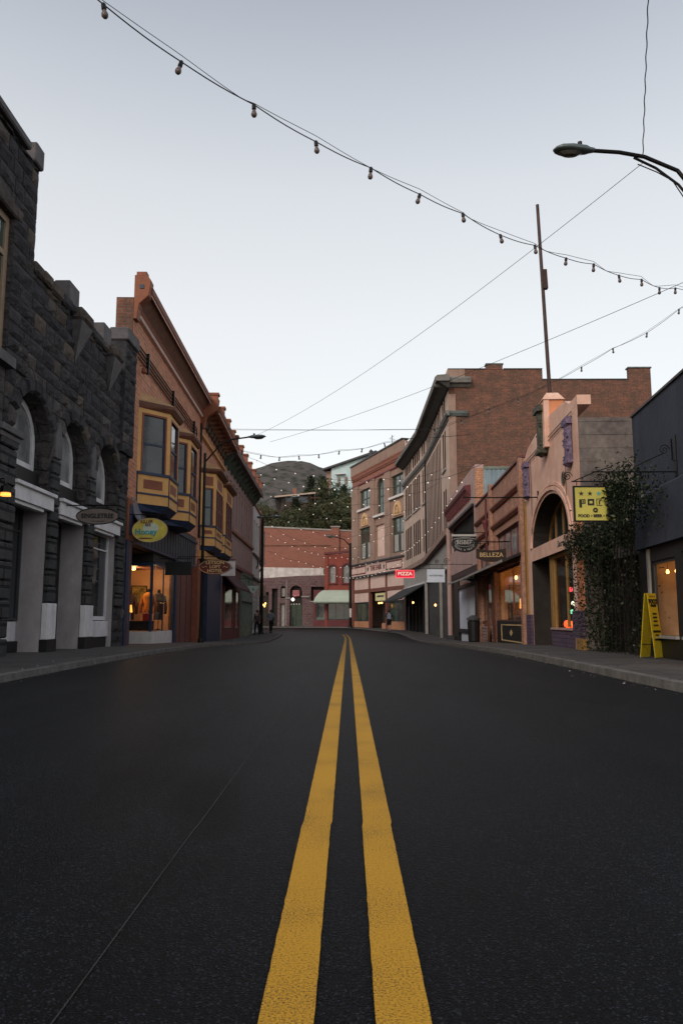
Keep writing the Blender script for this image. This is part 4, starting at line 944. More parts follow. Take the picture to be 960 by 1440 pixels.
# wrought iron sign with vine
s = thing('bracket_sign', 'yellow square hanging sign with stars and block letters on a scrolled iron bracket', 'sign', (3.8, 12, 2.6))
F = FX(3.49, 12)
part(s, 'board', M['signyel'], F, (.02, .63, -.03, 0, 2.27, 2.79))
part(s, 'frame', M['iron'], F, (0, .02, -.04, .012, 2.25, 2.81), (.63, .65, -.04, .012, 2.25, 2.81), (.02, .63, -.04, .012, 2.25, 2.27), (.02, .63, -.04, .012, 2.79, 2.81))
def star(F, u, z, r): return [(u + (r if k % 2 == 0 else r * .4) * math.sin(math.pi * k / 5), z + (r if k % 2 == 0 else r * .4) * math.cos(math.pi * k / 5)) for k in range(10)]
for k in range(4):
    g = G(); g.poly(F, star(F, .12 + k * .135, 2.69, .042), .001, .006); g.make('star', M['black'] if k != 2 else M['teal'], s)
g = G()
g.box(F, .085, .125, .001, .006, 2.47, 2.60); g.box(F, .125, .165, .001, .006, 2.585, 2.60); g.box(F, .165, .18, .001, .006, 2.53, 2.60); g.box(F, .125, .165, .001, .006, 2.53, 2.545); g.box(F, .135, .155, .001, .006, 2.553, 2.576)
g.box(F, .215, .315, .001, .006, 2.575, 2.605); g.box(F, .215, .315, .001, .006, 2.505, 2.535); g.box(F, .215, .24, .001, .006, 2.535, 2.575); g.box(F, .29, .315, .001, .006, 2.535, 2.575)
g.box(F, .35, .36, .001, .006, 2.50, 2.61); g.box(F, .36, .44, .001, .006, 2.60, 2.61); g.box(F, .36, .44, .001, .006, 2.50, 2.51); g.box(F, .385, .405, .001, .006, 2.52, 2.585); g.box(F, .405, .43, .001, .006, 2.575, 2.59)
g.box(F, .475, .575, .001, .006, 2.595, 2.605); g.box(F, .475, .575, .001, .006, 2.505, 2.515); g.box(F, .475, .485, .001, .006, 2.515, 2.595); g.box(F, .565, .575, .001, .006, 2.515, 2.595); g.box(F, .50, .55, .001, .006, 2.53, 2.58)
g.make('block_letters', M['black'], s)
g = G()
for rr in (.033, .018): P = [F.p(x, .004, z) for x, z in oval(F, .33, 2.43, rr, rr, 0, 0, 14)]; g.tube(P + [P[0]], .006, 4)
g.make('spiral_mark', M['black'], s)
text(s, 'FOOD \u2022 BEER \u2022 LIVE', .062, F, .33, .003, 2.34, M['black'], sx=.98, bold=.002)
def spiral(F, u, z, r, turns=2, w=.0, dirn=1, a0=0): return [F.p(u + r * (1 - k / 30) * math.cos(a0 + dirn * turns * 2 * math.pi * k / 30), w, z + r * (1 - k / 30) * math.sin(a0 + dirn * turns * 2 * math.pi * k / 30)) for k in range(29)]
g = G(); g.tube([F.p(-.02, 0, 2.88), F.p(.62, 0, 2.88)], .010); g.tube([F.p(.3, 0, 3.03), F.p(1.62, 0, 3.03)], .011)
g.tube([F.p(.0, 0, 2.88), F.p(.35, 0, 3.03), F.p(.62, 0, 3.12)], .009); g.tube([F.p(.95, 0, 3.1), F.p(1.15, 0, 3.2), F.p(1.42, 0, 3.32)], .009)
g.tube([F.p(1.62, 0, 3.03), F.p(1.62, 0, 3.2), F.p(1.56, 0, 3.22), F.p(1.56, 0, 3.55)], .013)
for u, z, r in ((-.08, 2.96, .075), (.85, 3.12, .08), (1.44, 3.38, .085), (.42, 2.95, .06)): g.tube(spiral(F, u, z, r), .007, 4)
for u in (.06, .58): g.tube([F.p(u, -.01, 2.88), F.p(u, -.01, 2.79)], .006)
g.make('scroll_bracket', M['iron'], s)
part(s, 'wall_plate', M['iron'], F, (1.60, 1.66, -.05, .05, 2.95, 3.62), bevel=.01)

# a-frame
s = thing('sandwich_board', 'yellow folding sandwich board with dark lettering on the right pavement', 'sign', (5.0, 13.0, .13))
F = Frame(4.915, 13.06, 5.16, 13.29, 1)
def leaf(name, y0, y1, par):
    g = G(); t = .012
    P = [F.p(0, y0, .14), F.p(F.L, y0, .14), F.p(F.L - .02, y1, 1.19), F.p(.02, y1, 1.19)]
    n = F.n * (t if y0 > 0 else -t)
    g.hexa([P[0], P[1], P[1] + n, P[0] + n, P[3], P[2], P[2] + n, P[3] + n]); return g.make(name, M['yellow'], par)
leaf('front_panel', .11, .015, s); leaf('rear_panel', -.13, -.015, s)
g = G(); g.tube([F.p(.03, .09, .35), F.p(.03, -.11, .35)], .008); g.make('hinge_bar', M['iron'], s)
for q, sz, z, b in (('POCO', .105, 1.05, .005), ('MARKET', .05, .985, .002), ('TACOS', .04, .85, 0), ('BOWLS', .04, .79, 0), ('SALADS', .038, .73, 0), ('BURRITOS', .036, .66, 0), ('KOMBUCHA', .045, .56, .002), ('COFFEE', .036, .50, 0), ('SMOOTHIES', .04, .43, .001)):
    text(s, q, sz, F, F.L / 2, .125 - (z - .14) * .0905, z, M['black'], bold=b)
g = G()
for k in range(4): g.poly(F, star(F, F.L / 2 - .075 + k * .05, 1.135, .016), .028, .036)
g.make('stars', M['black'], s)

# --- pink stucco building
F3R = Frame(5.05, 15.9, 5.35, 22.8, -1)
R3 = thing('stucco_building', 'salmon pink stucco building with a big arch, violet ornaments and a peaked parapet block', 'building', (5.2, 20, 0))
ops = [(2.2, 6.68, 2.78, 4.0, 1.2, .55, 1), (2.05, 6.9, -.1, 2.42, 0, .5, 1)]
g = G(); wall(g, F3R, 1.05, 7.72, -.3, 5.5, ops, nseg=18); g.make('wall', [M['pink'], M['intdk']], R3)  # arch and doorway reveals coloured near-black for the shade inside them
g = G(); g.poly(F3R, [(1.05, 5.503), (7.72, 5.503), (7.0, 5.8), (5.3, 5.98), (3.6, 5.98), (2.2, 5.9), (1.8, 5.72), (1.05, 5.72)], -.3, .0); g.make('parapet', M['pink'], R3)
g = G(); g.box(F3R, 1.05, 1.3, -9, -.005, -.3, 5.2); g.make('side_wall', M['board'], R3)
g = G(); g.box(F3R, 7.47, 7.72, -9, -.005, -.3, 5.3); g.make('side_wall', M['board'], R3)
part(R3, 'rear_wall', M['board'], F3R, (1.3, 7.47, -9, -8.8, -.3, 5.2)); part(R3, 'roof', M['roof'], F3R, (1.3, 7.47, -8.8, -.3, 4.9, 5.0))
part(R3, 'pedestal', M['pinkO'], F3R, (4.0, 4.75, -.40, -.02, 5.6, 6.45))
part(R3, 'pedestal_face', M['pink'], F3R, (3.98, 4.77, -.02, .12, 5.2, 6.45))
g = G(); a = [F3R.p(3.95, -.43, 6.453), F3R.p(4.8, -.43, 6.453), F3R.p(4.8, .15, 6.453), F3R.p(3.95, .15, 6.453)]; b = [F3R.p(4.15, -.3, 6.68), F3R.p(4.6, -.3, 6.68), F3R.p(4.6, .0, 6.68), F3R.p(4.15, .0, 6.68)]; g.hexa(a + b); g.make('pedestal_cap', M['pink'], R3)
def ornament(root, F, u, z0, z1, hw, w, m, name, fancy=True):
    g = G(); n = 7
    prof = [(w * .6 * math.sin(math.pi * k / (n - 1)) ** .5 + .02, 0) for k in range(n)]
    P = [(u - hw + 2 * hw * k / (n - 1), .02 + w * math.sin(math.pi * k / (n - 1)) ** .6) for k in range(n)]
    zz = [z0 + .12, z1 - .12]
    for (a, wa), (b, wb) in zip(P, P[1:]):
        g.face([F.p(a, wa, zz[0]), F.p(b, wb, zz[0]), F.p(b, wb, zz[1]), F.p(a, wa, zz[1])])
    for k in range(26):
        zc = random.uniform(z0 + .1, z1 - .1); uc = u + random.uniform(-hw, hw) * .8; r = random.uniform(.02, .05)
        g.lathe(F.p(uc, .02 + w * .8, zc), [(.005, -r), (r, 0), (.005, r)], 6)
    g.box(F, u - hw * 1.15, u + hw * 1.15, .0, w * 1.25, z1 - .16, z1); g.box(F, u - hw * .9, u + hw * .9, 0, w * 1.15, z0 + .03, z0 + .14); g.lathe(F.p(u, w * .6, z0), [(.01, -.06), (hw * .6, .03)], 7)
    return g.make(name, m, root, bevel=.012)
ornament(R3, F3R, 7.05, 4.32, 5.38, .22, .12, M['violet'], 'violet_ornament')
ornament(R3, F3R, 1.80, 4.27, 5.36, .22, .12, M['violet'], 'violet_ornament')
o = ornament(R3, F3R, 4.4, 5.05, 6.35, .26, .22, M['bronze'], 'bronze_ornament')
g = G()
for z in (5.36, 5.46): g.tube([F3R.p(1.5, .03, z), F3R.p(4.1, .03, z)], .012, 4); g.tube([F3R.p(4.7, .03, z), F3R.p(7.4, .03, z)], .012, 4)
for u in (2.3, 6.55): g.tube([F3R.p(u, .02, 5.36), F3R.p(u, .02, 3.2)], .006, 4)
g.make('iron_rods', M['iron'], R3)
for e, w_ in ((.10, .05), (.26, .03)):
    g = G(); Pa = arcp(2.2 - e, 6.68 + e, 2.8, 1.2 + e * .8, 22); Pb = arcp(2.2 - e - .10, 6.68 + e + .10, 2.8, 1.2 + e * .8 + .09, 22)
    for k in range(22): g.poly(F3R, [Pa[k], Pa[k + 1], Pb[k + 1], Pb[k]], .0, w_)
    g.make('arch_moulding', M['pink'], R3)
window(R3, F3R, 2.2, 6.68, 2.8, 3.98, -.5, M['yellowtrim'], M['glass'], 5, 1, fw=.07, h=1.18, bar=.05)
part(R3, 'corner_strip', M['yellowtrim'], F3R, (7.5, 7.72, .0, .05, .9, 4.3)); part(R3, 'corner_strip', M['pinkO'], F3R, (1.07, 1.5, .0, .05, .95, 2.9))
part(R3, 'base_course', M['purpaint'], F3R, (6.95, 7.72, .0, .07, -.3, .9), (1.06, 2.0, .0, .07, .35, .95)); part(R3, 'base_block', M['yellowtrim'], F3R, (1.04, 1.62, .0, .1, -.2, .35), bevel=.01)
# shopfront inside the lower opening
f = part(R3, 'shop_window_frame', M['yellowtrim'], F3R, (4.85, 5.1, -.3, -.12, .1, 2.415), (4.62, 4.74, -.2, -.12, .55, 2.415), (2.06, 2.15, -.2, -.12, .55, 2.415), (3.3, 3.36, -.2, -.14, .58, 2.4), (2.15, 4.62, -.2, -.12, 2.33, 2.415))
g = G(); g.face([F3R.p(2.08, -.17, .55), F3R.p(4.68, -.17, .55), F3R.p(4.68, -.17, 2.4), F3R.p(2.08, -.17, 2.4)]); g.make('pane', M['clear'], f)
part(R3, 'bulkhead', M['purpaint'], F3R, (2.06, 4.84, -.5, -.06, -.1, .5)); part(R3, 'bulkhead_sill', M['pinkgrey'], F3R, (2.06, 4.84, -.5, -.03, .503, .55))
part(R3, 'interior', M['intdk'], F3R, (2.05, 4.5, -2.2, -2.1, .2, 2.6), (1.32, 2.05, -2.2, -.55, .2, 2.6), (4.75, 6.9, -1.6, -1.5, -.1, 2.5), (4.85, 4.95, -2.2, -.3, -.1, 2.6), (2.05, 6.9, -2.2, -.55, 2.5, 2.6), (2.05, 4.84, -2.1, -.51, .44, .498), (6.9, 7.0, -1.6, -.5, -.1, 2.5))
part(R3, 'entry_door', M['wood'], F3R, (5.2, 6.4, -1.49, -1.44, .0, 2.2))
cols = [((1, .15, .03), 'orange'), ((1, .1, .02), 'orange'), ((1, .35, .08), 'amber'), ((.9, .95, .7), 'white'), ((.2, .9, .5), 'green'), ((1, .08, .1), 'red')]
spots = [(3.75, .64, .085), (4.15, .65, .10), (3.4, .63, .07), (3.45, 1.15, .06), (3.6, .95, .055), (3.7, 1.5, .06)]
kinds = ['glowing squat orange glass pumpkin on the sill of the pink building window, middle one', 'glowing larger orange glass pumpkin on the sill of the pink building window, leftmost', 'glowing amber glass pumpkin on the sill of the pink building window, rightmost', 'pale glowing glass ball hanging above the pumpkins in the pink building window', 'pale green glowing glass ball hanging just above the pumpkins', 'red glowing glass ball, highest of the hanging balls in the pink building window']
for (u, z, r), (c, n), lab in zip(spots, [cols[0], cols[1], cols[2], cols[3], cols[4], cols[5]], kinds):
    m = mat(n + '_glow_glass', c, rough=.3, var=0, emit=c, estr=1.6)
    t = thing('glass_ornament', lab, 'ornament', tuple(F3R.p(u, -.32, z)))
    g = G(); g.lathe(F3R.p(u, -.32, z), [(r * .3, -r), (r * .9, -r * .6), (r, 0), (r * .75, r * .7), (r * .2, r * .95)], 10); g.make('glass_body', m, t, smooth=True)
    g = G(); g.tube([F3R.p(u, -.32, z + r * .9), F3R.p(u, -.32, z + r * 1.5 if z < .8 else 2.48)], .005 if z > .8 else .012, 4); g.make('stem' if z < .8 else 'cord', M['green'], t)
text(R3, 'Sacred', .22, F3R, 3.1, .003, 2.6, M['greydk'], right=-1, sx=1.5, shear=.4)
# iron bracket pole on pink wall, spiral
g = G(); g.tube([F3R.p(5.6, .0, 4.12), F3R.p(5.6, 1.6, 4.12), F3R.p(5.62, 2.1, 4.14)], .018); g.tube([F3R.p(5.6, .02, 4.0), F3R.p(5.6, .02, 4.3)], .02)
tag(g.make('iron_arm', M['iron'], None), 'thin bare iron sign arm reaching left out of the pink wall', 'bracket')
g = G()
for r in (.16, .105, .05): P = [F3R.p(x, .02, z) for x, z in oval(F3R, 2.55, 4.1, r, r, 0, 0, 18)]; g.tube(P + [P[0]], .012, 4)
g.make('spiral_ornament', M['bronze'], R3)
# pole behind
g = G(); pa, pb = ppt(774, 575, 20.6), ppt(755, 288, 20.6); pj = ppt(761, 395, 20.6); g.tube([pa - Vector((0, 0, 1.8)), pa, pb], [.06, .055, .045], 8)
p_ = thing('steel_pole', 'tall thin rusty steel pole rising behind the parapet block of the pink building', 'pole', tuple(pa - Vector((0, 0, 1.8))))
g.make('pole_shaft', M['steel'], p_); g = G(); g.hexa([pj + Vector(q) for q in ((.02, -.1, -.25), (.15, -.1, -.25), (.15, .04, -.25), (.02, .04, -.25), (.0, -.1, .3), (.13, -.1, .3), (.13, .04, .3), (.0, .04, .3))]); g.make('junction_box', M['steel'], p_)

# --- alley with vine covered gate
FA_ = Frame(5.25, 14.1, 5.12, 16.9, -1)
ga = thing('wooden_gate', 'black wooden alley gate under the vine between the pink building and the dark shop', 'gate', (5.2, 15.5, .1))
part(ga, 'gate_leaf', M['black'], FA_, *[(.15 + k * .26, .39 + k * .26, -.5, -.45, .05, 2.75) for k in range(10)])  # boards kept solid and black, also standing in for the dark alley inside
part(ga, 'gate_post', M['black'], FA_, (.0, .15, -.55, -.35, .0, 2.85), (2.62, 2.8, -.55, -.35, .0, 2.85))
part(ga, 'gate_lintel', M['conc_dark'], FA_, (.0, 1.5, -.3, -.1, 1.95, 2.16))
# --- vine
def leaves(g, pts, s0, s1, n_each=1):
    for p in pts:
        s = random.uniform(s0, s1); a = Vector((random.gauss(0, 1), random.gauss(0, 1), random.gauss(0, 1))).normalized(); b = a.cross(Vector((random.gauss(0, 1), random.gauss(0, 1), random.gauss(0, 1)))).normalized()
        p = Vector(p); g.face([p - a * s, p + b * s * .5, p + a * s, p - b * s * .5], random.choice((0, 0, 0, 0, 1)))
M['leaf'] = mat('dark_ivy_leaf', (.013, .022, .011), rough=.85, var=.5, nscale=9, spec=.1)
M['leaf2'] = mat('pale_ivy_leaf', (.06, .065, .045), rough=.6, var=.5, nscale=9)
v = thing('climbing_vine', 'dark leafy climbing vine over the alley gate and the iron sign bracket', 'vine', (5.0, 15, .1))
P = []; stems = G()
for k in range(64):
    u = random.uniform(1.5, 2.95) if k % 3 else random.uniform(-.1, 1.6); w = random.uniform(-.35, .18); z = .1; path = []
    zt = 2.2 + random.uniform(0, 1.3) * (1 if u < 1.9 else .4)
    while z < zt:
        path.append(FA_.p(u, w, z)); z += random.uniform(.1, .2); u += random.gauss(0, .05); w = min(.3, w + random.gauss(.008, .04))
    if len(path) > 2 and k % 5 == 0: stems.tube(path, .008, 4, cap=False)
    for q in path:
        for _ in range(11 if q.z > 2.0 else 4): P.append(q + Vector((random.gauss(0, .07), random.gauss(0, .1), random.gauss(0, .08))))
# clump on the bracket & above the gate
for _ in range(1900):
    t = random.random() ** .7
    c = Vector((3.98 + 1.15 * t, 11.95 + 2.4 * t * random.uniform(.2, 1), 2.72 + .25 * math.sin(t * 3) - .1 * t))
    P.append(c + Vector((random.gauss(0, .12), random.gauss(0, .14), random.gauss(0, .15 + .1 * t))))
for _ in range(1500):
    P.append(FA_.p(random.uniform(1.9, 3.3), random.uniform(-.02, .28), 0) + Vector((0, 0, random.choice((random.gauss(2.45, .25), random.uniform(.4, 2.5))))))
for _ in range(2300): P.append(FA_.p(random.uniform(.6, 2.9), random.uniform(-.5, .2), random.triangular(2.0, 3.0, 2.6)) + Vector((random.gauss(0, .08), 0, random.gauss(0, .1))))
for _ in range(900): P.append(Vector((random.uniform(5.3, 6.0), 16.85, 3.2 + random.gauss(0, .35))))
for _ in range(700):      # hanging trails on the sign
    x = 3.98 + abs(random.gauss(0, .12)); P.append(Vector((x, 11.96 - random.uniform(0, .06), 2.85 - random.random() ** 1.5 * .6)))
for _ in range(500): P.append(FA_.p(random.uniform(2.6, 3.7), random.uniform(.1, .2), random.gauss(2.5, .12)))
g = G(); leaves(g, P, .018, .042); g.make('foliage', [M['leaf'], M['leaf2']], v, recalc=False)
for k in range(7):
    x = 5.0 - k * .05; stems.tube([Vector((5.2, 14.2 + k * .25, .1)), Vector((5.1, 14.0 + k * .2, 1.5)), Vector((x, 13.6, 2.6)), Vector((x - .3, 12.6, 2.85)), Vector((4.2 - k * .03, 12.05, 2.9))], .008, 4)
stems.make('stem', mat('vine_bark', (.02, .016, .013), rough=.95, var=.3), v)

# --- buff brick building
F4R = Frame(5.35, 22.8, 5.7, 34.6, -1)
R4 = thing('brick_building', 'low buff brick building with a lit display window and a dark sloping canopy', 'building', (5.5, 28, 0))
g = G(); wall(g, F4R, .95, 11.8, -.6, 5.72, [(1.5, 6.5, 2.85, 3.88), (7.5, 11.3, 2.85, 3.88), (1.3, 6.9, -.1, 2.6), (7.5, 11.4, -.3, 2.6)], rev=.22); g.make('wall', M['brickB'], R4)
shell(R4, F4R, .95, 11.8, -.6, 5.7, 9, M['brickB'])
part(R4, 'coping', M['maroon'], F4R, (.95, 7.0, -.3, .06, 5.73, 5.8), (7.4, 11.8, -.3, .06, 5.73, 5.8))
part(R4, 'pier', M['brickB'], F4R, (7.0, 7.4, .0, .12, 2.6, 5.95), (.96, 1.25, .0, .12, -.3, 5.72), bevel=.01)
for z in (4.92, 4.22):
    cornice(R4, F4R, [(0, z - .1), (.06, z - .09), (.12, z), (.12, z + .06), (0, z + .1)], 1.25, 7.0, M['rust'], 'moulding'); cornice(R4, F4R, [(0, z - .1), (.06, z - .09), (.12, z), (.12, z + .06), (0, z + .1)], 7.4, 11.75, M['rust'], 'moulding')
window(R4, F4R, 1.5, 6.5, 2.85, 3.88, -.15, M['maroon'], M['glassp'], 4, 1, fw=.07); window(R4, F4R, 7.5, 11.3, 2.85, 3.88, -.15, M['maroon'], M['glassp'], 3, 1, fw=.07)
g = G(); g.tube([F4R.p(7.9, .13, 5.5), F4R.p(7.9, .14, 3.1)], .045, 6); g.lathe(F4R.p(7.9, .16, 4.45), [(.06, -.2), (.13, .1), (.13, .2)], 8); g.make('rainwater_pipe', M['maroon'], R4)
part(R4, 'timber_post', M['wood'], F4R, (6.9, 7.5, -.2, .04, -.6, 2.6), (1.25, 1.45, -.2, .03, -.2, 2.6), (11.4, 11.75, -.1, .05, -.6, 2.6))
part(R4, 'bulkhead', M['black'], F4R, (1.45, 6.9, -.25, -.03, -.3, .72), bevel=.01)
g = G(); 
for b in ((1.9, 5.9, -.029, -.015, .02, .06), (1.9, 5.9, -.029, -.015, .56, .6), (1.9, 2.0, -.029, -.015, .06, .56), (5.8, 5.9, -.029, -.015, .06, .56)): g.box(F4R, *b)
g.poly(F4R, [(3.6, .31), (3.9, .42), (4.2, .31), (3.9, .2)], -.029, -.015); g.make('bulkhead_panel', M['gold'], R4)
f = part(R4, 'display_window', M['wood'], F4R, (1.45, 6.9, -.2, -.12, 2.5, 2.6), (3.9, 3.97, -.2, -.14, .75, 2.5), (1.45, 6.9, -.2, -.05, .72, .76)); g = G(); g.face([F4R.p(1.4, -.16, .7), F4R.p(6.9, -.16, .7), F4R.p(6.9, -.16, 2.55), F4R.p(1.4, -.16, 2.55)]); g.make('pane', M['clear'], f)
f = part(R4, 'display_window', M['wood'], F4R, (7.5, 8.6, -.2, -.12, 2.5, 2.6), (8.6, 8.7, -.2, -.12, -.3, 2.6), (9.9, 10.0, -.2, -.12, -.3, 2.6), (10, 11.4, -.2, -.12, .6, .7)); g = G(); g.face([F4R.p(7.5, -.16, .5), F4R.p(11.4, -.16, .5), F4R.p(11.4, -.16, 2.55), F4R.p(7.5, -.16, 2.55)]); g.make('pane', M['clear'], f)
part(R4, 'slatted_bulkhead', M['mauve'], F4R, *[(7.5, 8.6, -.2, -.1 + .02 * (k % 2), -.45 + k * .12, -.35 + k * .12) for k in range(8)]); part(R4, 'slatted_bulkhead', M['mauve'], F4R, *[(10.0, 11.4, -.2, -.1 + .02 * (k % 2), -.45 + k * .12, -.35 + k * .12) for k in range(8)])
g = G(); a, b = 1.35, 6.85
for q in ([(a, -1.6, .4), (b, -1.6, .4), (b, -1.6, 2.7), (a, -1.6, 2.7)], [(b, -1.6, .4), (b, -.2, .4), (b, -.2, 2.7), (b, -1.6, 2.7)], [(a, -1.6, .4), (a, -.2, .4), (a, -.2, 2.7), (a, -1.6, 2.7)], [(a, -1.6, 2.7), (b, -1.6, 2.7), (b, -.2, 2.7), (a, -.2, 2.7)], [(a, -1.6, .7), (b, -1.6, .7), (b, -.2, .7), (a, -.2, .7)]): g.face([F4R.p(*x) for x in q])
g.make('interior', M['int'], R4)
part(R4, 'rear_interior', M['intdk'], F4R, (6.9, 11.7, -1.8, -1.7, -.4, 2.8), (11.6, 11.7, -1.7, -.25, -.4, 2.8), (6.9, 11.7, -1.7, -.25, 2.65, 2.72))
for k, (u, w_, zz, s_) in enumerate(((6.4, -.62, 1.75, .5), (4.9, -.42, 1.1, .45), (6.0, -.5, 1.05, .4))):
    t = thing('framed_picture', ('dark framed picture high on the back wall of the lit display window on the right', 'framed picture standing in the middle of the lit display window on the right', 'smaller framed picture at the left end of the lit display window on the right')[k], 'picture', tuple(F4R.p(u, w_, zz)))
    Fq = FX(F4R.p(u, w_, 0).x - .2, F4R.p(u, w_, 0).y)
    part(t, 'frame', M['black'], Fq, (0, .5, -.03, 0, zz - .3, zz + .3)); part(t, 'picture', mat('dim_picture', (.16, .10, .04), var=.8, nscale=7), Fq, (.05, .45, .001, .008, zz - .25, zz + .25))
t = thing('shaded_lamp', 'glowing orange lamp shade in the lit display window near the pink building', 'lamp', tuple(F4R.p(3.6, -.4, .72)))
g = G(); g.lathe(F4R.p(3.6, -.4, 1.3), [(.13, -.17), (.11, .15)], 12); g.make('lamp_shade', M['amber'], t); g = G(); g.lathe(F4R.p(3.6, -.4, .72), [(.1, 0), (.03, .05), (.03, .4)], 8); g.make('lamp_base', M['black'], t)
point_light(F4R.p(3.0, -.8, 2.3), 42, (1, .55, .2)); point_light(F4R.p(5.5, -.9, 2.2), 26, (1, .55, .2))
for u, w_, z, lab in ((5.3, -.5, 2.25, 'bare glowing ceiling bulb in the lit display window near the pink building'), (9.3, -.38, 1.6, 'bare glowing bulb hanging behind the far window of the buff brick building')):
    t = thing('bare_bulb', lab, 'lamp', tuple(F4R.p(u, w_, z))); g = G(); g.lathe(F4R.p(u, w_, z), [(.02, -.07), (.06, -.02), (.05, .03), (.02, .07)], 8); g.make('bulb_glass', M['warm'], t); g = G(); g.tube([F4R.p(u, w_, z + .07), F4R.p(u, w_, 2.68)], .006, 4); g.make('cord', M['iron'], t)
c = thing('shop_canopy', 'long dark sloping canopy over the buff brick shopfront', 'canopy', tuple(F4R.p(6, .3, 2.6)))
g = G(); g.profile(F4R, [(.005, 2.84), (.7, 2.56), (.7, 2.50), (.005, 2.76)], .97, 11.8); g.make('canopy_roof', M['awning'], c)
part(c, 'canopy_edge', M['greylt'], F4R, (.97, 11.8, .702, .72, 2.49, 2.57)); g = G()
for k in range(6): g.tube([F4R.p(1.2 + k * 2.05, .02, 2.5), F4R.p(1.2 + k * 2.05, .66, 2.5)], .015)
g.make('canopy_bracket', M['iron'], c)
c = thing('shop_canopy', 'dark canopy over the shopfront with the pale blue window', 'canopy', (5.4, 38, 2.6))
F5R = Frame(5.7, 34.6, 5.8, 45, -1)
g = G(); g.profile(F5R, [(.005, 2.84), (.7, 2.56), (.7, 2.50), (.005, 2.76)], .02, 5.5); g.make('canopy_roof', M['awning'], c); part(c, 'canopy_edge', M['greylt'], F5R, (.02, 5.5, .702, .72, 2.49, 2.57))
t = thing('rubbish_bin', 'black metal litter bin standing outside the buff brick shop', 'bin', (4.95, 31.2, side(31)))
g = G(); g.lathe((4.95, 31.2, side(31)), [(.2, 0), (.22, .05), (.25, .8), (.2, .85)], 12); g.make('bin_body', M['black'], t); g = G(); g.lathe((4.95, 31.2, side(31)), [(.27, .85), (.27, .93), (.1, 1.05)], 12); g.make('bin_lid', M['greydk'], t)

# signs
s = thing('hanging_sign', 'dark brown curved-bottom hanging sign with pale serif lettering on the right', 'sign', (4.9, 27, 3))
F = FX(4.43, 27); arc = [(0 + 1.03 * k / 10, 2.86 - .13 * math.sin(math.pi * k / 10)) for k in range(11)]
top = [(1.03 * k / 10, 3.2 - .07 * math.sin(math.pi * k / 10)) for k in range(10, -1, -1)]
g = G(); g.poly(F, arc + top, -.05, 0); g.make('board', M['signbrown'], s); text(s, 'BELLEZA', .21, F, .515, .004, 2.97, M['gold'], sx=1.0, bold=.002)
bracket(s, F, -.2, 1.3, 3.44, ((.15, .88), 3.18)); g = G(); g.tube([F.p(-.2, -.03, 3.36), F.p(1.35, -.03, 3.44)], .01); g.make('arm', M['iron'], s)
s = thing('hanging_sign', 'black oval hanging sign with arched silver lettering under a white bar', 'sign', (4.6, 31, 3.8))
F = FX(4.14, 31)
g = G(); g.poly(F, oval(F, .5, 3.76, .52, .36, 0, 0), -.06, 0); g.box(F, .02, .95, -.06, -.002, 3.8, 4.04); g.make('board', M['black'], s)
part(s, 'top_bar', M['ltgrey'], F, (-.02, .98, -.08, .03, 4.04, 4.12))
text(s, 'BISBEE', .23, F, .48, .004, 3.8, M['ltgrey'], sx=.95, bold=.002)
def arctext(par, q, F, uc, zc, r, a0, a1, size, m):
    for k, ch in enumerate(q):
        if ch == ' ': continue
        a = R(a0 + (a1 - a0) * k / (len(q) - 1)); text(par, ch, size, F, uc + r * 1.35 * math.cos(a), .004, zc + r * math.sin(a), m)
arctext(s, 'BOOKS & MUSIC', F, .49, 3.80, .30, -152, -28, .11, M['ltgrey'])
g = G(); P = [F.p(x, .003, z) for x, z in oval(F, .49, 3.79, .38, .16, 0, 0)]; g.tube(P + [P[0]], .007, 4); g.tube([F.p(.05 + .09 * k, .003, 3.93 + .06 * math.sin(math.pi * k / 10)) for k in range(11)], .012, 4); g.make('oval_line', M['ltgrey'], s)
bracket(s, F, -.1, 1.6, 4.2, ((.1, .85), 4.1))
s = thing('hanging_sign', 'pale blue-white rectangular hanging sign with small dark lettering', 'sign', (4, 36, 2.8))
F = FX(3.63, 36); part(s, 'board', M['whitesign'], F, (0, .82, -.08, 0, 2.45, 3.05), bevel=.01); text(s, 'WATERWEISS', .105, F, .41, .004, 2.76, M['greydk']); bracket(s, F, -.1, 2.2, 3.28, ((.12, .7), 3.05)); g = G(); g.tube(spiral(F, .9, 3.42, .14), .012, 4); g.tube(spiral(F, .45, 3.4, .1), .012, 4); g.make('scroll', M['iron'], s)
s = thing('lit_sign', 'small red lit rectangular sign above the black awning', 'sign', (3.2, 45, 3.4))
F = FX(2.74, 45); part(s, 'board', mat('red_lit_panel', (.35, .02, .04), var=0, emit=(1, .02, .06), estr=.42), F, (.02, 1.04, -.1, 0, 3.18, 3.55))
part(s, 'neon_border', M['redglow'], F, (0, 1.06, -.08, .02, 3.14, 3.18), (0, 1.06, -.08, .02, 3.55, 3.585), (0, .03, -.08, .02, 3.18, 3.55), (1.03, 1.06, -.08, .02, 3.18, 3.55))
text(s, 'PIZZA', .27, F, .53, .006, 3.37, mat('sign_letters', (.8, .7, .6), var=0, emit=(1, .75, .6), estr=.35), sx=1.1, bold=.006); bracket(s, F, -.02, 2.9, 3.66, ((.2, .8), 3.58))

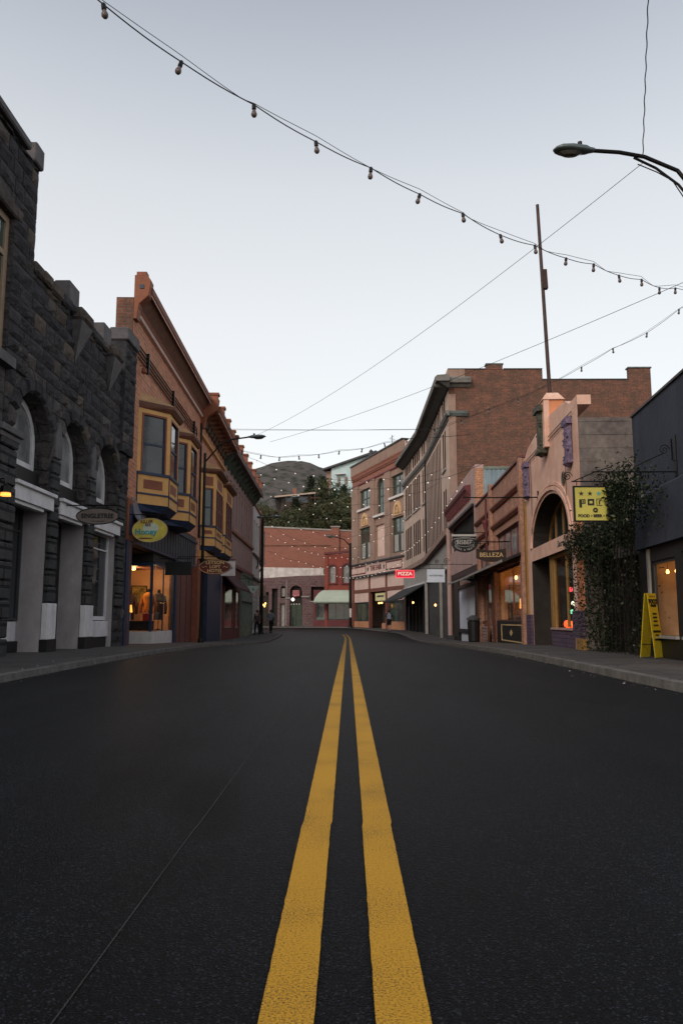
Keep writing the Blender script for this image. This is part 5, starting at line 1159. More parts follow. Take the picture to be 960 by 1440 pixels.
# --- pinkish building with dark red cornice
R5 = thing('plaster_building', 'narrow pale pink plaster building with a dark red cornice and black lattice on the right', 'building', (5.75, 40, 0))
g = G(); wall(g, F5R, 0, 10.3, 3.2, 7.5, [(.6, 9.6, 4.4, 5.85)], rev=.5); g.make('wall', M['pinkgrey'], R5)
g = G(); g.box(F5R, 0, .25, -.38, -.004, 3.2, 7.5); g.make('side_pier', M['brickO'], R5)
g = G(); g.box(F5R, 0, .2, -9, -.38, -.6, 7.45)
for k in range(44): g.box(F5R, -.03, .0, -.4 - k * .2, -.5 - k * .2, 5.7, 7.45)
g.make('side_wall', M['bluegrey'], R5)
part(R5, 'side_wall_cap', M['greenlt'], F5R, (-.05, .25, -9, -.38, 7.46, 7.58)); part(R5, 'parapet', M['pinkgrey'], F5R, (0, 10.3, -.38, -.005, 7.5, 7.68))
g = G(); g.box(F5R, 10.05, 10.3, -9, -.01, -.6, 7.4); g.make('side_wall', M['tan2'], R5); part(R5, 'rear_wall', M['tan2'], F5R, (.2, 10.05, -9, -8.8, -.6, 7.4)); part(R5, 'roof', M['roof'], F5R, (.2, 10.05, -8.8, -.38, 7.0, 7.1))
cornice(R5, F5R, [(.0, 6.5), (.08, 6.55), (.26, 6.8), (.3, 6.95), (.0, 7.02)], 1.4, 10.2, M['maroon']); 
for k in range(16): g = G(); g.profile(F5R, [(.0, 6.3), (.1, 6.35), (.22, 6.68), (.0, 6.7)], 1.5 + k * .56, 1.7 + k * .56); g.make('cornice_bracket', M['maroon'], R5)
part(R5, 'lattice', M['black'], F5R, *[(.7 + k * .4, .76 + k * .4, -.3, -.2, 4.4, 5.85) for k in range(23)], (.6, 9.6, -.5, -.45, 4.4, 5.85), (.5, 9.7, -.05, .12, 5.85, 5.98))
part(R5, 'ground_frame', M['black'], F5R, (0, 10.3, -.3, -.02, 2.9, 3.2), (.0, .9, -.3, .0, -.6, 2.9), (7.3, 9.3, -.3, -.1, -.6, 2.9), (.9, 7.3, -.25, -.06, .1, .3), (.9, 7.3, -.25, -.06, 2.35, 2.5), (9.3, 10.3, -.4, -.2, -.6, 2.9))
part(R5, 'painted_lit_window', M['whitesign'], F5R, (.9, 7.3, -.2, -.15, .3, 2.35)); part(R5, 'lower_panel', M['whitesign'], F5R, (.9, 6.5, -.2, -.12, -.5, .08)); part(R5, 'transom', M['glassg'], F5R, (.9, 7.3, -.2, -.15, 2.5, 2.9))  # opaque pale blue panels: the window's bluish light is put into their colour
g = G(); g.tube([F5R.p(9.6, .08, -.5), F5R.p(9.6, .08, 5.9)], .13, 10); g.make('round_column', M['pinkgrey'], R5, smooth=False)
part(R5, 'column_base', M['greydk'], F5R, (9.35, 9.85, -.1, .28, -.6, -.1)); 

# --- tall tan building
M['maroonjamb'] = mat('dark_brown_jamb', (.035, .018, .016), rough=.7, var=.2)
FT1 = Frame(5.95, 45, 5.9, 58, -1); FT2 = Frame(5.9, 58, 5.05, 70, -1)
R6 = thing('apartment_building', 'tall tan four-storey building with a brown brick side wall and a heavy dark cornice', 'building', (6, 55, 0))
GB = 4.9
w1 = []
for u in (1.6, 2.45):
    w1 += [(u, u + .55, 9.9, 12.2), (u, u + .55, 6.1, 8.6), (u, u + .55, 13.3, 14.2)]
for k in range(11): w1 += [(4.1 + k * .8, 4.55 + k * .8, 5.9, 12.2), (4.1 + k * .8, 4.55 + k * .8, 13.3, 14.2)]
w2 = []
for k in range(2): w2 += [(.5 + k * .8, .95 + k * .8, 9.6, 12.2), (.5 + k * .8, .95 + k * .8, 5.9, 8.4), (.5 + k * .8, .95 + k * .8, 13.3, 14.2)]
for b_ in (3.0, 7.4):
    for k in range(4): w2 += [(b_ + k * .95, b_ + .65 + k * .95, 9.6, 12.2), (b_ + k * .95, b_ + .65 + k * .95, 5.9, 8.6), (b_ + k * .95, b_ + .65 + k * .95, 13.3, 14.2)]
g = G(); wall(g, FT1, 0, FT1.L, GB, 15.6, w1, rev=.3, mrev=1); wall(g, FT2, 0, FT2.L, GB, 15.6, w2, rev=.3, mrev=1); g.make('wall', [M['tan'], M['maroonjamb']], R6)
FSd = FX(5.95, 45)    # side wall facing the camera
g = G(); wall(g, FSd, 0, 12, -.6, 15.5); wall(g, FSd, 5.55, 12, -.6, 14.8); g = G()
g.poly(FSd, [(0, -.6), (12, -.6), (12, 15.55), (10.7, 15.55), (10.7, 14.85), (5.6, 14.85), (5.6, 15.5), (0.003, 15.5)], -.3, .0); g.make('side_wall', M['brickdark'], R6)
part(R6, 'side_chimney', M['brickdark'], FSd, (2.3, 3.25, -.4, .02, 15.5, 15.8)); part(R6, 'side_chimney_cap', M['verdi'], FSd, (2.25, 3.3, -.45, .05, 15.8, 15.88), (10.65, 12.05, -.4, .05, 15.56, 15.64))
part(R6, 'side_coping', M['greydk'], FSd, (0, 2.25, -.35, .04, 15.51, 15.57), (3.3, 5.6, -.35, .04, 15.51, 15.57), (5.6, 10.65, -.35, .04, 14.86, 14.92))
part(R6, 'corner_quoin', M['tan2'], FSd, (.004, .42, .001, .05, 5.0, 14.0), (.004, 1.0, .001, .05, 14.9, 15.5))
part(R6, 'rear_wall', M['brickdark'], FSd, (11.7, 12, -25, -.3, -.6, 14.8)); part(R6, 'roof', M['roof'], FSd, (0.3, 11.7, -24, -.3, 14.2, 14.3))
g = G(); g.box(FT2, FT2.L - .25, FT2.L, -8, -.01, 5, 15.5); g.make('side_wall', M['tan'], R6)
for F, a, b in ((FT1, -.75, FT1.L + .05), (FT2, .0, FT2.L)):
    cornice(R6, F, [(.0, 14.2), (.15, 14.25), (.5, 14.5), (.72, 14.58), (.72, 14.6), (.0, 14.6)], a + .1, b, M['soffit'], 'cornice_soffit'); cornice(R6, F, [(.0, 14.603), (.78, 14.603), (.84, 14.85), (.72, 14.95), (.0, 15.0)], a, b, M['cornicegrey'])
    cornice(R6, F, [(.0, 12.62), (.1, 12.65), (.2, 12.8), (.2, 12.92), (.0, 13.0)], 0 if F is FT2 else -.3, b, M['cornicegrey'], 'belt_moulding')
    cornice(R6, F, [(.0, 12.42), (.07, 12.44), (.07, 12.5), (.0, 12.52)], 0, b, M['greydk'], 'belt_moulding')
cornice(R6, FSd, [(.0, 14.4), (.1, 14.42), (.2, 14.58), (.42, 14.6), (.48, 14.85), (.4, 14.95), (.0, 15.0)], -.8, 1.3, M['cornicegrey'], 'cornice_return'); cornice(R6, FSd, [(.0, 12.62), (.1, 12.65), (.2, 12.8), (.2, 12.92), (.0, 13.0)], -.2, 1.1, M['verdi'], 'belt_return')
for F, ws in ((FT1, w1), (FT2, w2)):
    for a, b, c, d in ws:
        if d > 13: g = G(); g.box(F, a, b, -.3, -.25, c, d); g.make('attic_window', M['glass'], R6)
        else: window(R6, F, a, b, c, d, -.28, M['maroon'], M['glass'], 1, 2 if d - c < 4 else 4, fw=.06)
part(R6, 'window_sill', M['greylt'], FT1, (1.45, 3.2, .0, .1, 9.74, 9.86), (1.45, 3.2, .0, .1, 5.95, 6.07)); part(R6, 'window_sill', M['greylt'], FT2, (2.85, 6.7, .0, .1, 9.45, 9.57), (7.25, 11.1, .0, .1, 9.45, 9.57), (.4, 1.9, 0, .1, 9.45, 9.57))
g = G(); g.tube([FT1.p(12.9, .1, 13), FT1.p(12.9, .1, 5)], .06, 6); g.make('rainwater_pipe', M['iron'], R6)
# sloping street cornice and shop fronts below
def sloped(F, u0, u1, za0, za1, zb0, zb1, w0, w1):
    return [F.p(u0, w0, za0), F.p(u1, w0, zb0), F.p(u1, w1, zb0), F.p(u0, w1, za0), F.p(u0, w0, za1), F.p(u1, w0, zb1), F.p(u1, w1, zb1), F.p(u0, w1, za1)]
g = G(); g.hexa(sloped(FT1, 0, 13, 5.6, 5.95, 4.95, 5.3, -.3, .35)); g.hexa(sloped(FT2, 0, FT2.L, 4.95, 5.3, 4.75, 5.1, -.3, .35)); g.make('street_cornice', M['tan2'], R6)
g = G(); g.hexa(sloped(FT1, 0, 13, 3.9, 5.6, 3.6, 4.95, -.3, .03)); g.hexa(sloped(FT2, 0, FT2.L, 3.6, 4.95, 3.5, 4.75, -.3, .03)); g.make('shop_frieze', M['greylt'], R6)
g = G(); g.hexa(sloped(FT1, 0, 13, 3.75, 3.9, 3.45, 3.6, -.3, .15)); g.hexa(sloped(FT2, 0, FT2.L, 3.45, 3.6, 3.35, 3.5, -.3, .15)); g.make('frieze_moulding', M['offwhite'], R6)
f = part(R6, 'shop_front', M['greydk'], FT1, *[(.2 + k * 1.28, .42 + k * 1.28, -.3, .05, -.6, 3.7) for k in range(10)]); part(f, 'pane', M['glass'], FT1, (0, 13, -.35, -.3, -.5, 3.7)); part(f, 'stall_riser', M['green'], FT1, (0, 13, -.3, -.1, -.6, .2))
part(R6, 'iron_column', M['greylt'], FT1, (4.2, 4.4, .05, .2, -.6, 3.7), (12.75, 12.98, .05, .25, -.6, 3.6)); part(R6, 'sheet_curtain', M['bluegrey'], FT1, (2.0, 2.5, -.29, -.26, .2, 3.2), (5.9, 6.4, -.29, -.26, .2, 3.2))
f = part(R6, 'shop_front', M['black'], FT2, *[(.2 + k * 1.8, .4 + k * 1.8, -.3, .03, -.6, 3.4) for k in range(7)]); part(f, 'pane', M['intdk'], FT2, (0, FT2.L, -.35, -.3, -.5, 3.5)); part(R6, 'blue_door', M['navy'], FT2, (9.6, 10.9, -.28, -.1, -.5, 1.9))
a = thing('shop_awning', 'black cloth awning under the red lit sign at the foot of the tan building', 'awning', tuple(FT2.p(6, .8, 3)))
g = G(); g.profile(FT2, [(.16, 3.45), (2.0, 2.35), (2.0, 2.25), (.16, 3.35)], .3, FT2.L - .1); g.make('awning_cloth', M['awning'], a); g = G(); g.tube([FT2.p(.4, .1, 2.3), FT2.p(.4, 1.95, 2.28)], .02); g.tube([FT2.p(11.8, .1, 2.3), FT2.p(11.8, 1.95, 2.28)], .02); g.make('awning_bar', M['iron'], a)
for F, u, w_, z, lab in ((FT2, 4, .5, 2.1, 'round warm lamp glowing under the black awning'), (FT1, 6.2, .25, 1.7, 'small warm lamp glowing in the dark shopfront of the tan building')):
    t = thing('wall_lamp', lab, 'lamp', tuple(F.p(u, w_, z))); g = G(); g.lathe(F.p(u, w_, z), [(.02, -.08), (.065, -.03), (.065, .03), (.02, .08)], 8); g.make('lamp_globe', M['warm'], t); g = G(); g.tube([F.p(u, w_, z + .12), F.p(u, .02, z + .2)], .015, 4); g.make('lamp_arm', M['iron'], t)

# --- the tall ornate brick building at the bend
F7 = Frame(5.2, 70, .5, 83.9, -1)
R7 = thing('brick_building', 'three-storey red and brown building with fanlight ornaments and a lettered shop band at the bend', 'building', (3, 77, 0))
ops = [(.2, 3.4, 12.2, 14.2), (5.2, 7.3, 11.0, 14.6, 1.0), (9.0, 12.4, 12.2, 14.2), (.2, 3.4, 6.9, 10.2), (5.0, 7.6, 6.9, 10.0), (9.0, 12.4, 6.9, 10.2)]
g = G(); wall(g, F7, 0, F7.L, 6.5, 14.7, ops, rev=.3); g.make('wall', M['tan2'], R7)
g = G(); wall(g, F7, 0, F7.L, 14.7, 17.1); g.make('upper_brick_wall', M['brickred'], R7)
shell(R7, F7, 0, F7.L, -.4, 17.0, 12, M['cream'])
part(R7, 'parapet_band', M['tan2'], F7, (0, F7.L, .003, .2, 16.1, 17.1), bevel=.02); part(R7, 'coping', M['greydk'], F7, (0, F7.L, -.4, .3, 17.11, 17.25))
g = G()
for k in range(44): g.box(F7, .2 + k * .33, .36 + k * .33, .003, .18, 15.65, 16.0)
g.box(F7, 0, F7.L, .0, .2, 16.0, 16.09); g.box(F7, 0, F7.L, .0, .1, 15.5, 15.6); g.make('dentils', M['brickred'], R7)
part(R7, 'brick_string', M['maroon'], F7, (0, F7.L, .0, .12, 14.85, 14.98))
for a, b in ((0, .2), (3.5, 4.9), (7.7, 8.9), (12.6, 14.6)): part(R7, 'pilaster', M['tan2'], F7, (a + .01, b - .01, .0, .14, 6.52, 14.8), bevel=.01)
for a, b, c, d, *h in ops:
    if (a, c) == (5.0, 6.9): part(R7, 'blind_panel', M['cream'], F7, (a, b, -.3, -.2, c, d)); continue
    window(R7, F7, a, b, c, d, -.25, M['green'], M['glassg'], 2, 2, fw=.12, h=h[0] if h else 0, bar=.12)
    if c < 8: part(R7, 'blind', M['greylt'], F7, (a + .3, a + 1.3, -.2, -.18, c + .15, c + 1.7), (b - 1.3, b - .3, -.2, -.18, c + .15, c + 1.7))
part(R7, 'window_sill', M['offwhite'], F7, (.0, 3.6, .0, .25, 11.95, 12.18), (8.9, 12.6, .0, .25, 11.95, 12.18), (4.8, 7.7, .0, .3, 10.75, 10.98), bevel=.02)
for u in (1.8, 10.7):
    g = G(); Pa = arcp(u - .9, u + .9, 10.45, 1.25, 12); Pb = arcp(u - .6, u + .6, 10.45, .9, 12)
    for k in range(12): g.poly(F7, [Pa[k], Pa[k + 1], Pb[k + 1], Pb[k]], 0, .12)
    for k in range(1, 6): aa = math.pi * k / 6; g.poly(F7, [(u + .1 * math.cos(aa) - .02, 10.5), (u + .1 * math.cos(aa) + .02, 10.5), (u + .58 * math.cos(aa) + .03, 10.45 + .85 * math.sin(aa)), (u + .58 * math.cos(aa) - .03, 10.45 + .85 * math.sin(aa))], 0, .07)
    g.box(F7, u - .9, u + .9, 0, .1, 10.36, 10.44); g.make('fanlight_ornament', M['ochre'] if 0 else mat('cream_ornament', (.55, .36, .2), var=.1), R7)
part(R7, 'shop_band', M['cream'], F7, (0, F7.L, -.2, .25, 5.25, 6.35)); part(R7, 'band_cornice', M['greydk'], F7, (-.1, F7.L + .1, -.2, .5, 6.36, 6.5), (0, F7.L, -.1, .35, 5.1, 5.24))
g = G()
for a, b in ((.3, 4.2), (9.8, 14.3)):
    g.box(F7, a, b, .252, .29, 5.4, 5.5); g.box(F7, a, b, .252, .29, 6.1, 6.2); g.box(F7, a, a + .1, .252, .29, 5.5, 6.1); g.box(F7, b - .1, b, .252, .29, 5.5, 6.1)
g.make('band_panel_moulding', M['maroon'], R7)
text(R7, 'THE FAIR', .72, F7, 7.0, .256, 5.8, M['maroon'], right=-1, sx=1.05, bold=.015, ex=.02)
for u in (4.8, 9.2): g = G(); g.poly(F7, star(F7, u, 5.8, .3), .252, .28); g.make('band_star', M['green'], R7)
part(R7, 'transom_panel', M['cream'], F7, (.3, 4.6, -.15, .0, 3.85, 5.1), (4.9, 9.2, -.15, .0, 3.85, 5.1), (9.5, 14, -.15, .0, 3.85, 5.1), (.3, 4.6, -.15, .0, 2.55, 3.5), (9.5, 14, -.15, .0, 2.55, 3.5))
part(R7, 'shopfront_frame', M['brownred'], F7, (0, .3, -.2, .1, -.4, 5.1), (4.6, 4.9, -.2, .1, -.4, 5.1), (9.2, 9.5, -.2, .1, -.4, 5.1), (14, 14.65, -.2, .14, -.4, 5.1), (.3, 4.6, -.2, .06, 3.5, 3.84), (4.9, 9.2, -.2, .06, 3.5, 3.84), (9.5, 14, -.2, .06, 3.5, 3.84))
f = part(R7, 'shop_window', M['greydk'], F7, (.3, 4.6, -.2, -.1, 2.45, 2.54), (9.5, 14, -.2, -.1, 2.45, 2.54)); part(f, 'pane', M['glassg'], F7, (.3, 4.6, -.18, -.15, .6, 2.45), (9.5, 14, -.18, -.15, .6, 2.45))
part(R7, 'stall_riser', M['salmonbase'], F7, (.3, 4.6, -.2, .04, -.4, .6), (4.9, 6.0, -.2, .04, -.4, .45), (9.5, 14, -.2, .04, -.4, .6)); part(R7, 'entry', M['intdk'], F7, (4.9, 9.2, -1.5, -1.4, -.4, 3.5), (6.0, 9.2, -1.39, -1.3, -.2, 2.1))
part(R7, 'entry_display', M['offwhite'], F7, (5.2, 7.4, -1.2, -.9, .7, 1.5)); 
s = thing('shop_sign', 'pale yellow sign board above the entry of the lettered shop at the bend', 'sign', tuple(F7.p(7, -.1, 3)))
part(s, 'board', mat('pale_yellow_board', (.6, .55, .3), var=.1), F7, (5.4, 8.2, -.25, -.15, 2.6, 3.35)); part(s, 'board_line', M['greydk'], F7, (5.9, 7.7, -.149, -.14, 2.95, 3.12))
for k in range(2):
    t = thing('door_lamp', ('right of two orange lamps over the shop entry at the bend', 'left of two orange lamps over the shop entry at the bend')[k], 'lamp', tuple(F7.p(6.6 + k * .7, -.3, 2.4))); g = G(); g.lathe(F7.p(6.6 + k * .7, -.2, 2.38), [(.04, -.08), (.09, 0), (.04, .08)], 8); g.make('lamp_globe', M['warm'], t); g = G(); g.tube([F7.p(6.6 + k * .7, -.2, 2.48), F7.p(6.6 + k * .7, -.2, 2.6)], .02, 4); g.make('lamp_stem', M['iron'], t)
g = G(); g.lathe(F7.p(9.6, -.3, 17.2), [(.3, 0), (.3, .5), (.2, .6), (.22, .8), (.05, 1.0)], 8); tag(g.make('roof_vent', M['greydk'], None), 'dark grey roof vent on the parapet of the building at the bend', 'vent')
g = G(); g.tube([F7.p(3.8, -.3, 17.2), F7.p(3.8, -.3, 18.4)], .03, 4); g.tube([F7.p(3.3, -.3, 18.2), F7.p(4.3, -.3, 18.2)], .02, 4); g.tube([F7.p(3.8, -.6, 18.0), F7.p(3.8, 0, 18.0)], .02, 4); tag(g.make('roof_antenna', M['iron'], None), 'thin aerial on the roof of the building at the bend', 'antenna')

# ================================================================== END OF THE STREET
F8 = FX(-3.7, 85)
R8 = thing('brick_building', 'small red painted brick building with two arched windows above a pale green awning', 'building', (-1.2, 85, 0))
g = G(); wall(g, F8, 1.2, 5.2, 3.9, 7.8, [(1.75, 2.35, 4.75, 6.6, .32), (3.2, 4.0, 4.75, 6.7, .4)], rev=.2); g.make('wall', M['redwall'], R8)
for a, b, d in ((1.75, 2.35, 6.6), (3.2, 4.0, 6.7)): window(R8, F8, a, b, 4.75, d, -.15, M['greylt'], M['glassp'], 1, 2, fw=.09, h=(b - a) / 2)
for a, b, d in ((1.75, 2.35, 6.6), (3.2, 4.0, 6.7)):
    g = G(); Pa = arcp(a - .2, b + .2, d - .3, .5, 10); Pb = arcp(a - .05, b + .05, d - .3, .33, 10)
    for k in range(10): g.poly(F8, [Pa[k], Pa[k + 1], Pb[k + 1], Pb[k]], 0, .08)
    g.box(F8, a - .2, a - .05, 0, .08, 4.7, d - .32); g.box(F8, b + .05, b + .2, 0, .08, 4.7, d - .32); g.box(F8, a - .25, b + .25, 0, .14, 4.55, 4.68); g.make('window_surround', M['maroon'], R8)
g = G(); g.hexa(sloped(F8, 1.1, 5.2, 7.8, 8.0, 8.1, 8.4, -.3, .2)); g.make('cornice', M['maroon'], R8); part(R8, 'corner_pier', M['redwall'], F8, (1.2, 1.55, 0, .12, 3.9, 7.75))
part(R8, 'side_wall', M['redwall'], F8, (1.2, 1.45, -6, -.01, -.3, 7.8), (4.95, 5.2, -6, -.01, -.3, 7.8)); part(R8, 'roof', M['roof'], F8, (1.45, 4.95, -5, -.3, 7.5, 7.6))
part(R8, 'ground_wall', M['maroon'], F8, (0, 5.2, -.3, -.02, -.3, .75), (0, .25, -.3, -.02, .75, 2.9), (1.2, 1.5, -.3, -.02, .75, 2.9), (4.2, 5.2, -.3, -.02, .75, 3.9), (0, 4.2, -.3, -.02, 2.9, 3.95))
f = window(R8, F8, 1.5, 4.2, .75, 2.9, -.2, M['greydk'], M['glassg'], 3, 1, fw=.1); part(R8, 'teal_entry', mat('dull_teal_paint', (.09, .17, .16), var=.2), F8, (.25, 1.2, -.2, -.1, -.1, .9)); window(R8, F8, .25, 1.2, .9, 2.9, -.2, M['greenlt'], M['glass'], 2, 1, fw=.1, name='shop_window')
part(R8, 'notice', M['whitesign'], F8, (4.25, 4.75, .0, .03, .95, 1.4))
a = thing('shop_awning', 'pale green curved awning with a striped end on the red brick building', 'awning', (-1.2, 84.3, 3))
prof = [(.02, 3.95), (.35, 3.85), (.75, 3.55), (1.1, 3.1), (1.3, 2.65), (1.27, 2.62), (1.05, 3.05), (.72, 3.48), (.33, 3.78), (.02, 3.88)]
g = G(); i = 0
for (w0, z0), (w1_, z1_) in zip(prof[:4], prof[1:5]): g.face([F8.p(1.2 - w0 * .9, w0, z0), F8.p(4.9, w0, z0), F8.p(4.9, w1_, z1_), F8.p(1.2 - w1_ * .9, w1_, z1_)])
g.make('awning_cloth', M['awninggreen'], a, recalc=False)
for k in range(6):
    g = G(); w0 = 1.28 * k / 6; w1_ = 1.28 * (k + 1) / 6; z0 = 3.93 - 1.25 * (w0 / 1.28) ** 1.8; z1_ = 3.93 - 1.25 * (w1_ / 1.28) ** 1.8
    g.face([F8.p(4.9 - .01, w0, 2.65), F8.p(4.9 - .01, w1_, 2.65), F8.p(4.9 - .01, w1_, z1_), F8.p(4.9 - .01, w0, z0)]); g.make('end_stripe', M['awninggreen'] if k % 2 else M['greydk'], a)
part(a, 'valance', M['greenlt'], F8, (.05, 4.9, 1.28, 1.3, 2.5, 2.66))

FB = FX(-25, 90)
B1 = thing('brick_building', 'wide red brick building with a white painted band over purple stone arches closing the street', 'building', (-6, 90, 0))
g = G(); g.poly(FB, [(0, 4.5), (37, 4.5), (37, 10.3), (26, 10.85), (13.9, 11.4), (0, 11.6)], -8, .0); g.make('wall', M['brickred'], B1)
g = G(); g.hexa(sloped(FB, 0, 13.9, 11.61, 11.78, 11.41, 11.58, -.4, .08)); g.hexa(sloped(FB, 13.9, 37, 11.41, 11.58, 10.35, 10.52, -.4, .08)); g.make('coping', M['greylt'], B1)
part(B1, 'chimney_pier', M['brickred'], FB, (23.1, 24.0, -.4, .25, 7.5, 11.35)); part(B1, 'chimney_cap', M['greylt'], FB, (23.0, 24.1, -.5, .33, 11.36, 11.5)); part(B1, 'brick_string', M['brickdark'], FB, (14.5, 23.1, 0, .05, 9.2, 9.32))
g = G(); g.poly(FB, [(10, 5.0), (14.8, 5.05), (19.5, 5.75), (24, 5.85), (24, 6.6), (14.8, 6.75), (10, 6.9)], .002, .06); g.make('white_band', mat('worn_white_wall_paint', (.56, .53, .52), rough=.9, var=.25, nscale=1.5, dirt=.5), B1)
part(B1, 'painted_strip', M['conc_dark'], FB, (14.75, 15.4, .002, .05, 7.0, 10.9)); part(B1, 'grey_patch', M['conc_dark'], FB, (22.2, 24.1, .062, .08, 5.95, 6.6))
ops = [(16.35, 17.0, -.3, 4.3), (17.35, 17.9, 3.2, 4.6, .27), (17.3, 17.85, -.3, 2.6), (18.4, 19.8, -.3, 4.65, .7), (20.8, 22.3, 2.9, 4.5), (14.9, 16.0, -.3, 3.9)]
g = G(); wall(g, FB, 10, 24, -.3, 5.1, ops, w=.4, rev=.45); g.make('stone_front', M['purple'], B1); g = G(); g.hexa(sloped(FB, 10, 19.5, 5.1, 5.12, 5.1, 5.75, .0, .4)); g.hexa(sloped(FB, 19.5, 24, 5.1, 5.75, 5.1, 5.85, .0, .4)); g.make('stone_front_top', M['purple'], B1)
part(B1, 'dark_interior', M['intdk'], FB, (14, 24, -.3, -.1, -.3, 4.5), (14, 24, -.1, -.0, -.3, 3.2))
part(B1, 'pale_door', M['greylt'], FB, (17.35, 17.8, .0, .08, 0, 2.55), (17.4, 17.82, .0, .08, 3.4, 4.35)); part(B1, 'door_hood', M['greylt'], FB, (17.9, 18.45, .4, .6, 3.15, 3.25), (19.7, 20.6, .4, .6, 3.3, 3.42), (20.7, 22.4, .4, .55, 2.75, 2.88)); part(B1, 'downpipe', M['greylt'], FB, (17.98, 18.05, .4, .48, .2, 5.2))
part(B1, 'arched_doors', M['green'], FB, (18.45, 19.1, .0, .06, 0, 2.4), (19.15, 19.75, .0, .06, 0, 2.4)); part(B1, 'transom_lights', M['offwhite'], FB, *[(18.5 + k * .3, 18.62 + k * .3, .062, .08, 2.45, 2.6) for k in range(4)])
s = thing('arch_sign', 'dull red sign hanging in the large arch of the purple stone front', 'sign', (-5.9, 89.6, 3.6)); part(s, 'board', mat('dull_red_sign', (.36, .14, .15), var=.5, nscale=5), FB, (18.7, 19.5, .3, .38, 3.4, 4.1), bevel=.05); part(s, 'hanger', M['iron'], FB, (19.05, 19.1, .33, .35, 4.1, 4.6))
t = thing('globe_lamp', 'round white lamp glowing under the arch sign at the end of the street', 'lamp', (-6.2, 89.5, 3.1)); g = G(); g.lathe(FB.p(18.75, .5, 3.05), [(.06, -.17), (.17, -.06), (.17, .06), (.06, .17)], 10); g.make('globe', mat('white_globe_glow', (1, .95, .85), var=0, emit=(1, .93, .8), estr=4), t); g = G(); g.tube([FB.p(18.75, .5, 3.22), FB.p(18.75, .3, 3.4)], .02, 4); g.make('lamp_arm', M['iron'], t)
t = thing('window_lamps', 'cluster of amber lamps glowing in the dark doorway at the left end of the street', 'lamp', (-9.6, 90, 2.4)); 
for k, (x, z) in enumerate(((15.35, 2.45), (15.6, 2.6), (15.5, 2.3))): g = G(); g.lathe(FB.p(x, .12, z), [(.03, -.1), (.1, 0), (.03, .1)], 8); g.make('lamp_globe', M['warm'], t)
part(t, 'lamp_rail', M['iron'], FB, (15.2, 15.8, .05, .09, 2.7, 2.74))
t = thing('bollard', 'thin dark bollard on the far pavement before the large arch', 'bollard', (-6.0, 87, side(87))); g = G(); g.lathe((-6, 86.5, side(86.5)), [(.05, 0), (.05, .8)], 8); g.make('post', M['iron'], t); g = G(); g.lathe((-6, 86.5, side(86.5)), [(.07, .8), (.07, .88), (.02, .95)], 8); g.make('cap', M['iron'], t)
# ================================================================== HILLS, TREES, FAR HOUSES
def hillheight(x, y):
    h = 0
    h += 88 * math.exp(-(abs((x + 42) / 74)) ** 2.2 * (1 if x > -42 else .75) - ((y - 620) / 200) ** 2)
    h += 52 * math.exp(-((x + 190) / 120) ** 2 - ((y - 560) / 190) ** 2) + 58 * math.exp(-((x - 90) / 120) ** 2 - ((y - 640) / 200) ** 2)
    h += 4.5 * noise.noise(Vector((x / 40, y / 40, 0))) * min(1, max(0, (y - 200) / 150)) + 2 * noise.noise(Vector((x / 12, y / 14, 3))) * min(1, max(0, (y - 300) / 100))
    return h
def slope(x, y):
    if y < 101: return .2 + max(0, y - 93) * .15
    t = min(1, (y - 101) / 60)
    r = 6 + 15.5 * t + 4 * max(0, min(1, (x + 14) / 22)) * t
    return r + 1.2 * noise.noise(Vector((x / 9, y / 9, 5)))
g = G(); N_ = 70
def hz(x, y):
    a = slope(x, y); t = min(1, max(0, (y - 190) / 110))
    return a * (1 - t) * (1 if abs(x) < 90 else max(0, 1 - (abs(x) - 90) / 60)) + hillheight(x, y) + (8 * t)
xs = [-700, -500, -360, -280] + [-220 + k * 6 for k in range(62)] + [170, 230, 320, 450, 700]
ys = [94, 98, 101, 105, 110, 116, 123, 131, 140, 150, 162, 176, 190, 205, 222, 240, 260] + [280 + k * 11 for k in range(42)] + [800, 950, 1300]
V = {}
for j, y in enumerate(ys):
    for i, x in enumerate(xs): V[i, j] = len(g.v); g.v.append(Vector((x, y, hz(x, y))))
for j in range(len(ys) - 1):
    for i in range(len(xs) - 1): g.f.append([V[i, j], V[i + 1, j], V[i + 1, j + 1], V[i, j + 1]]); g.m.append(0)
m = bpy.data.materials.new('scrub_hillside'); m.use_nodes = True
nt = m.node_tree; b = nt.nodes['Principled BSDF']; N = nt.nodes.new; K = nt.links.new
tc = N('ShaderNodeTexCoord'); v = N('ShaderNodeTexVoronoi'); v.inputs['Scale'].default_value = .2; mh = N('ShaderNodeMapping'); mh.inputs['Scale'].default_value = (1, .38, 1); K(tc.outputs['Object'], mh.inputs['Vector']); K(mh.outputs['Vector'], v.inputs['Vector'])
n = N('ShaderNodeTexNoise'); n.inputs['Scale'].default_value = .05; n.inputs['Detail'].default_value = 12; n.inputs['Roughness'].default_value = .75; K(mh.outputs['Vector'], n.inputs['Vector'])
ad = N('ShaderNodeMath'); ad.operation = 'MULTIPLY_ADD'; ad.inputs[1].default_value = .75; K(v.outputs['Distance'], ad.inputs[0]); K(n.outputs['Fac'], ad.inputs[2])
r = N('ShaderNodeValToRGB'); r.color_ramp.elements[0].position = .60; r.color_ramp.elements[1].position = 1.0; r.color_ramp.elements[0].color = (.040, .045, .036, 1); r.color_ramp.elements[1].color = (.098, .09, .084, 1); K(ad.outputs[0], r.inputs['Fac']); K(r.outputs['Color'], b.inputs['Base Color']); b.inputs['Roughness'].default_value = 1; b.inputs['Specular IOR Level'].default_value = .05
struct('hills', g, m, smooth=True)
g = G(); g.face([(-2500, -300, -.9), (2500, -300, -.9), (2500, 3000, -.9), (-2500, 3000, -.9)]); struct('ground', g, mat('dry_earth', (.09, .08, .065), var=.3, nscale=.05))

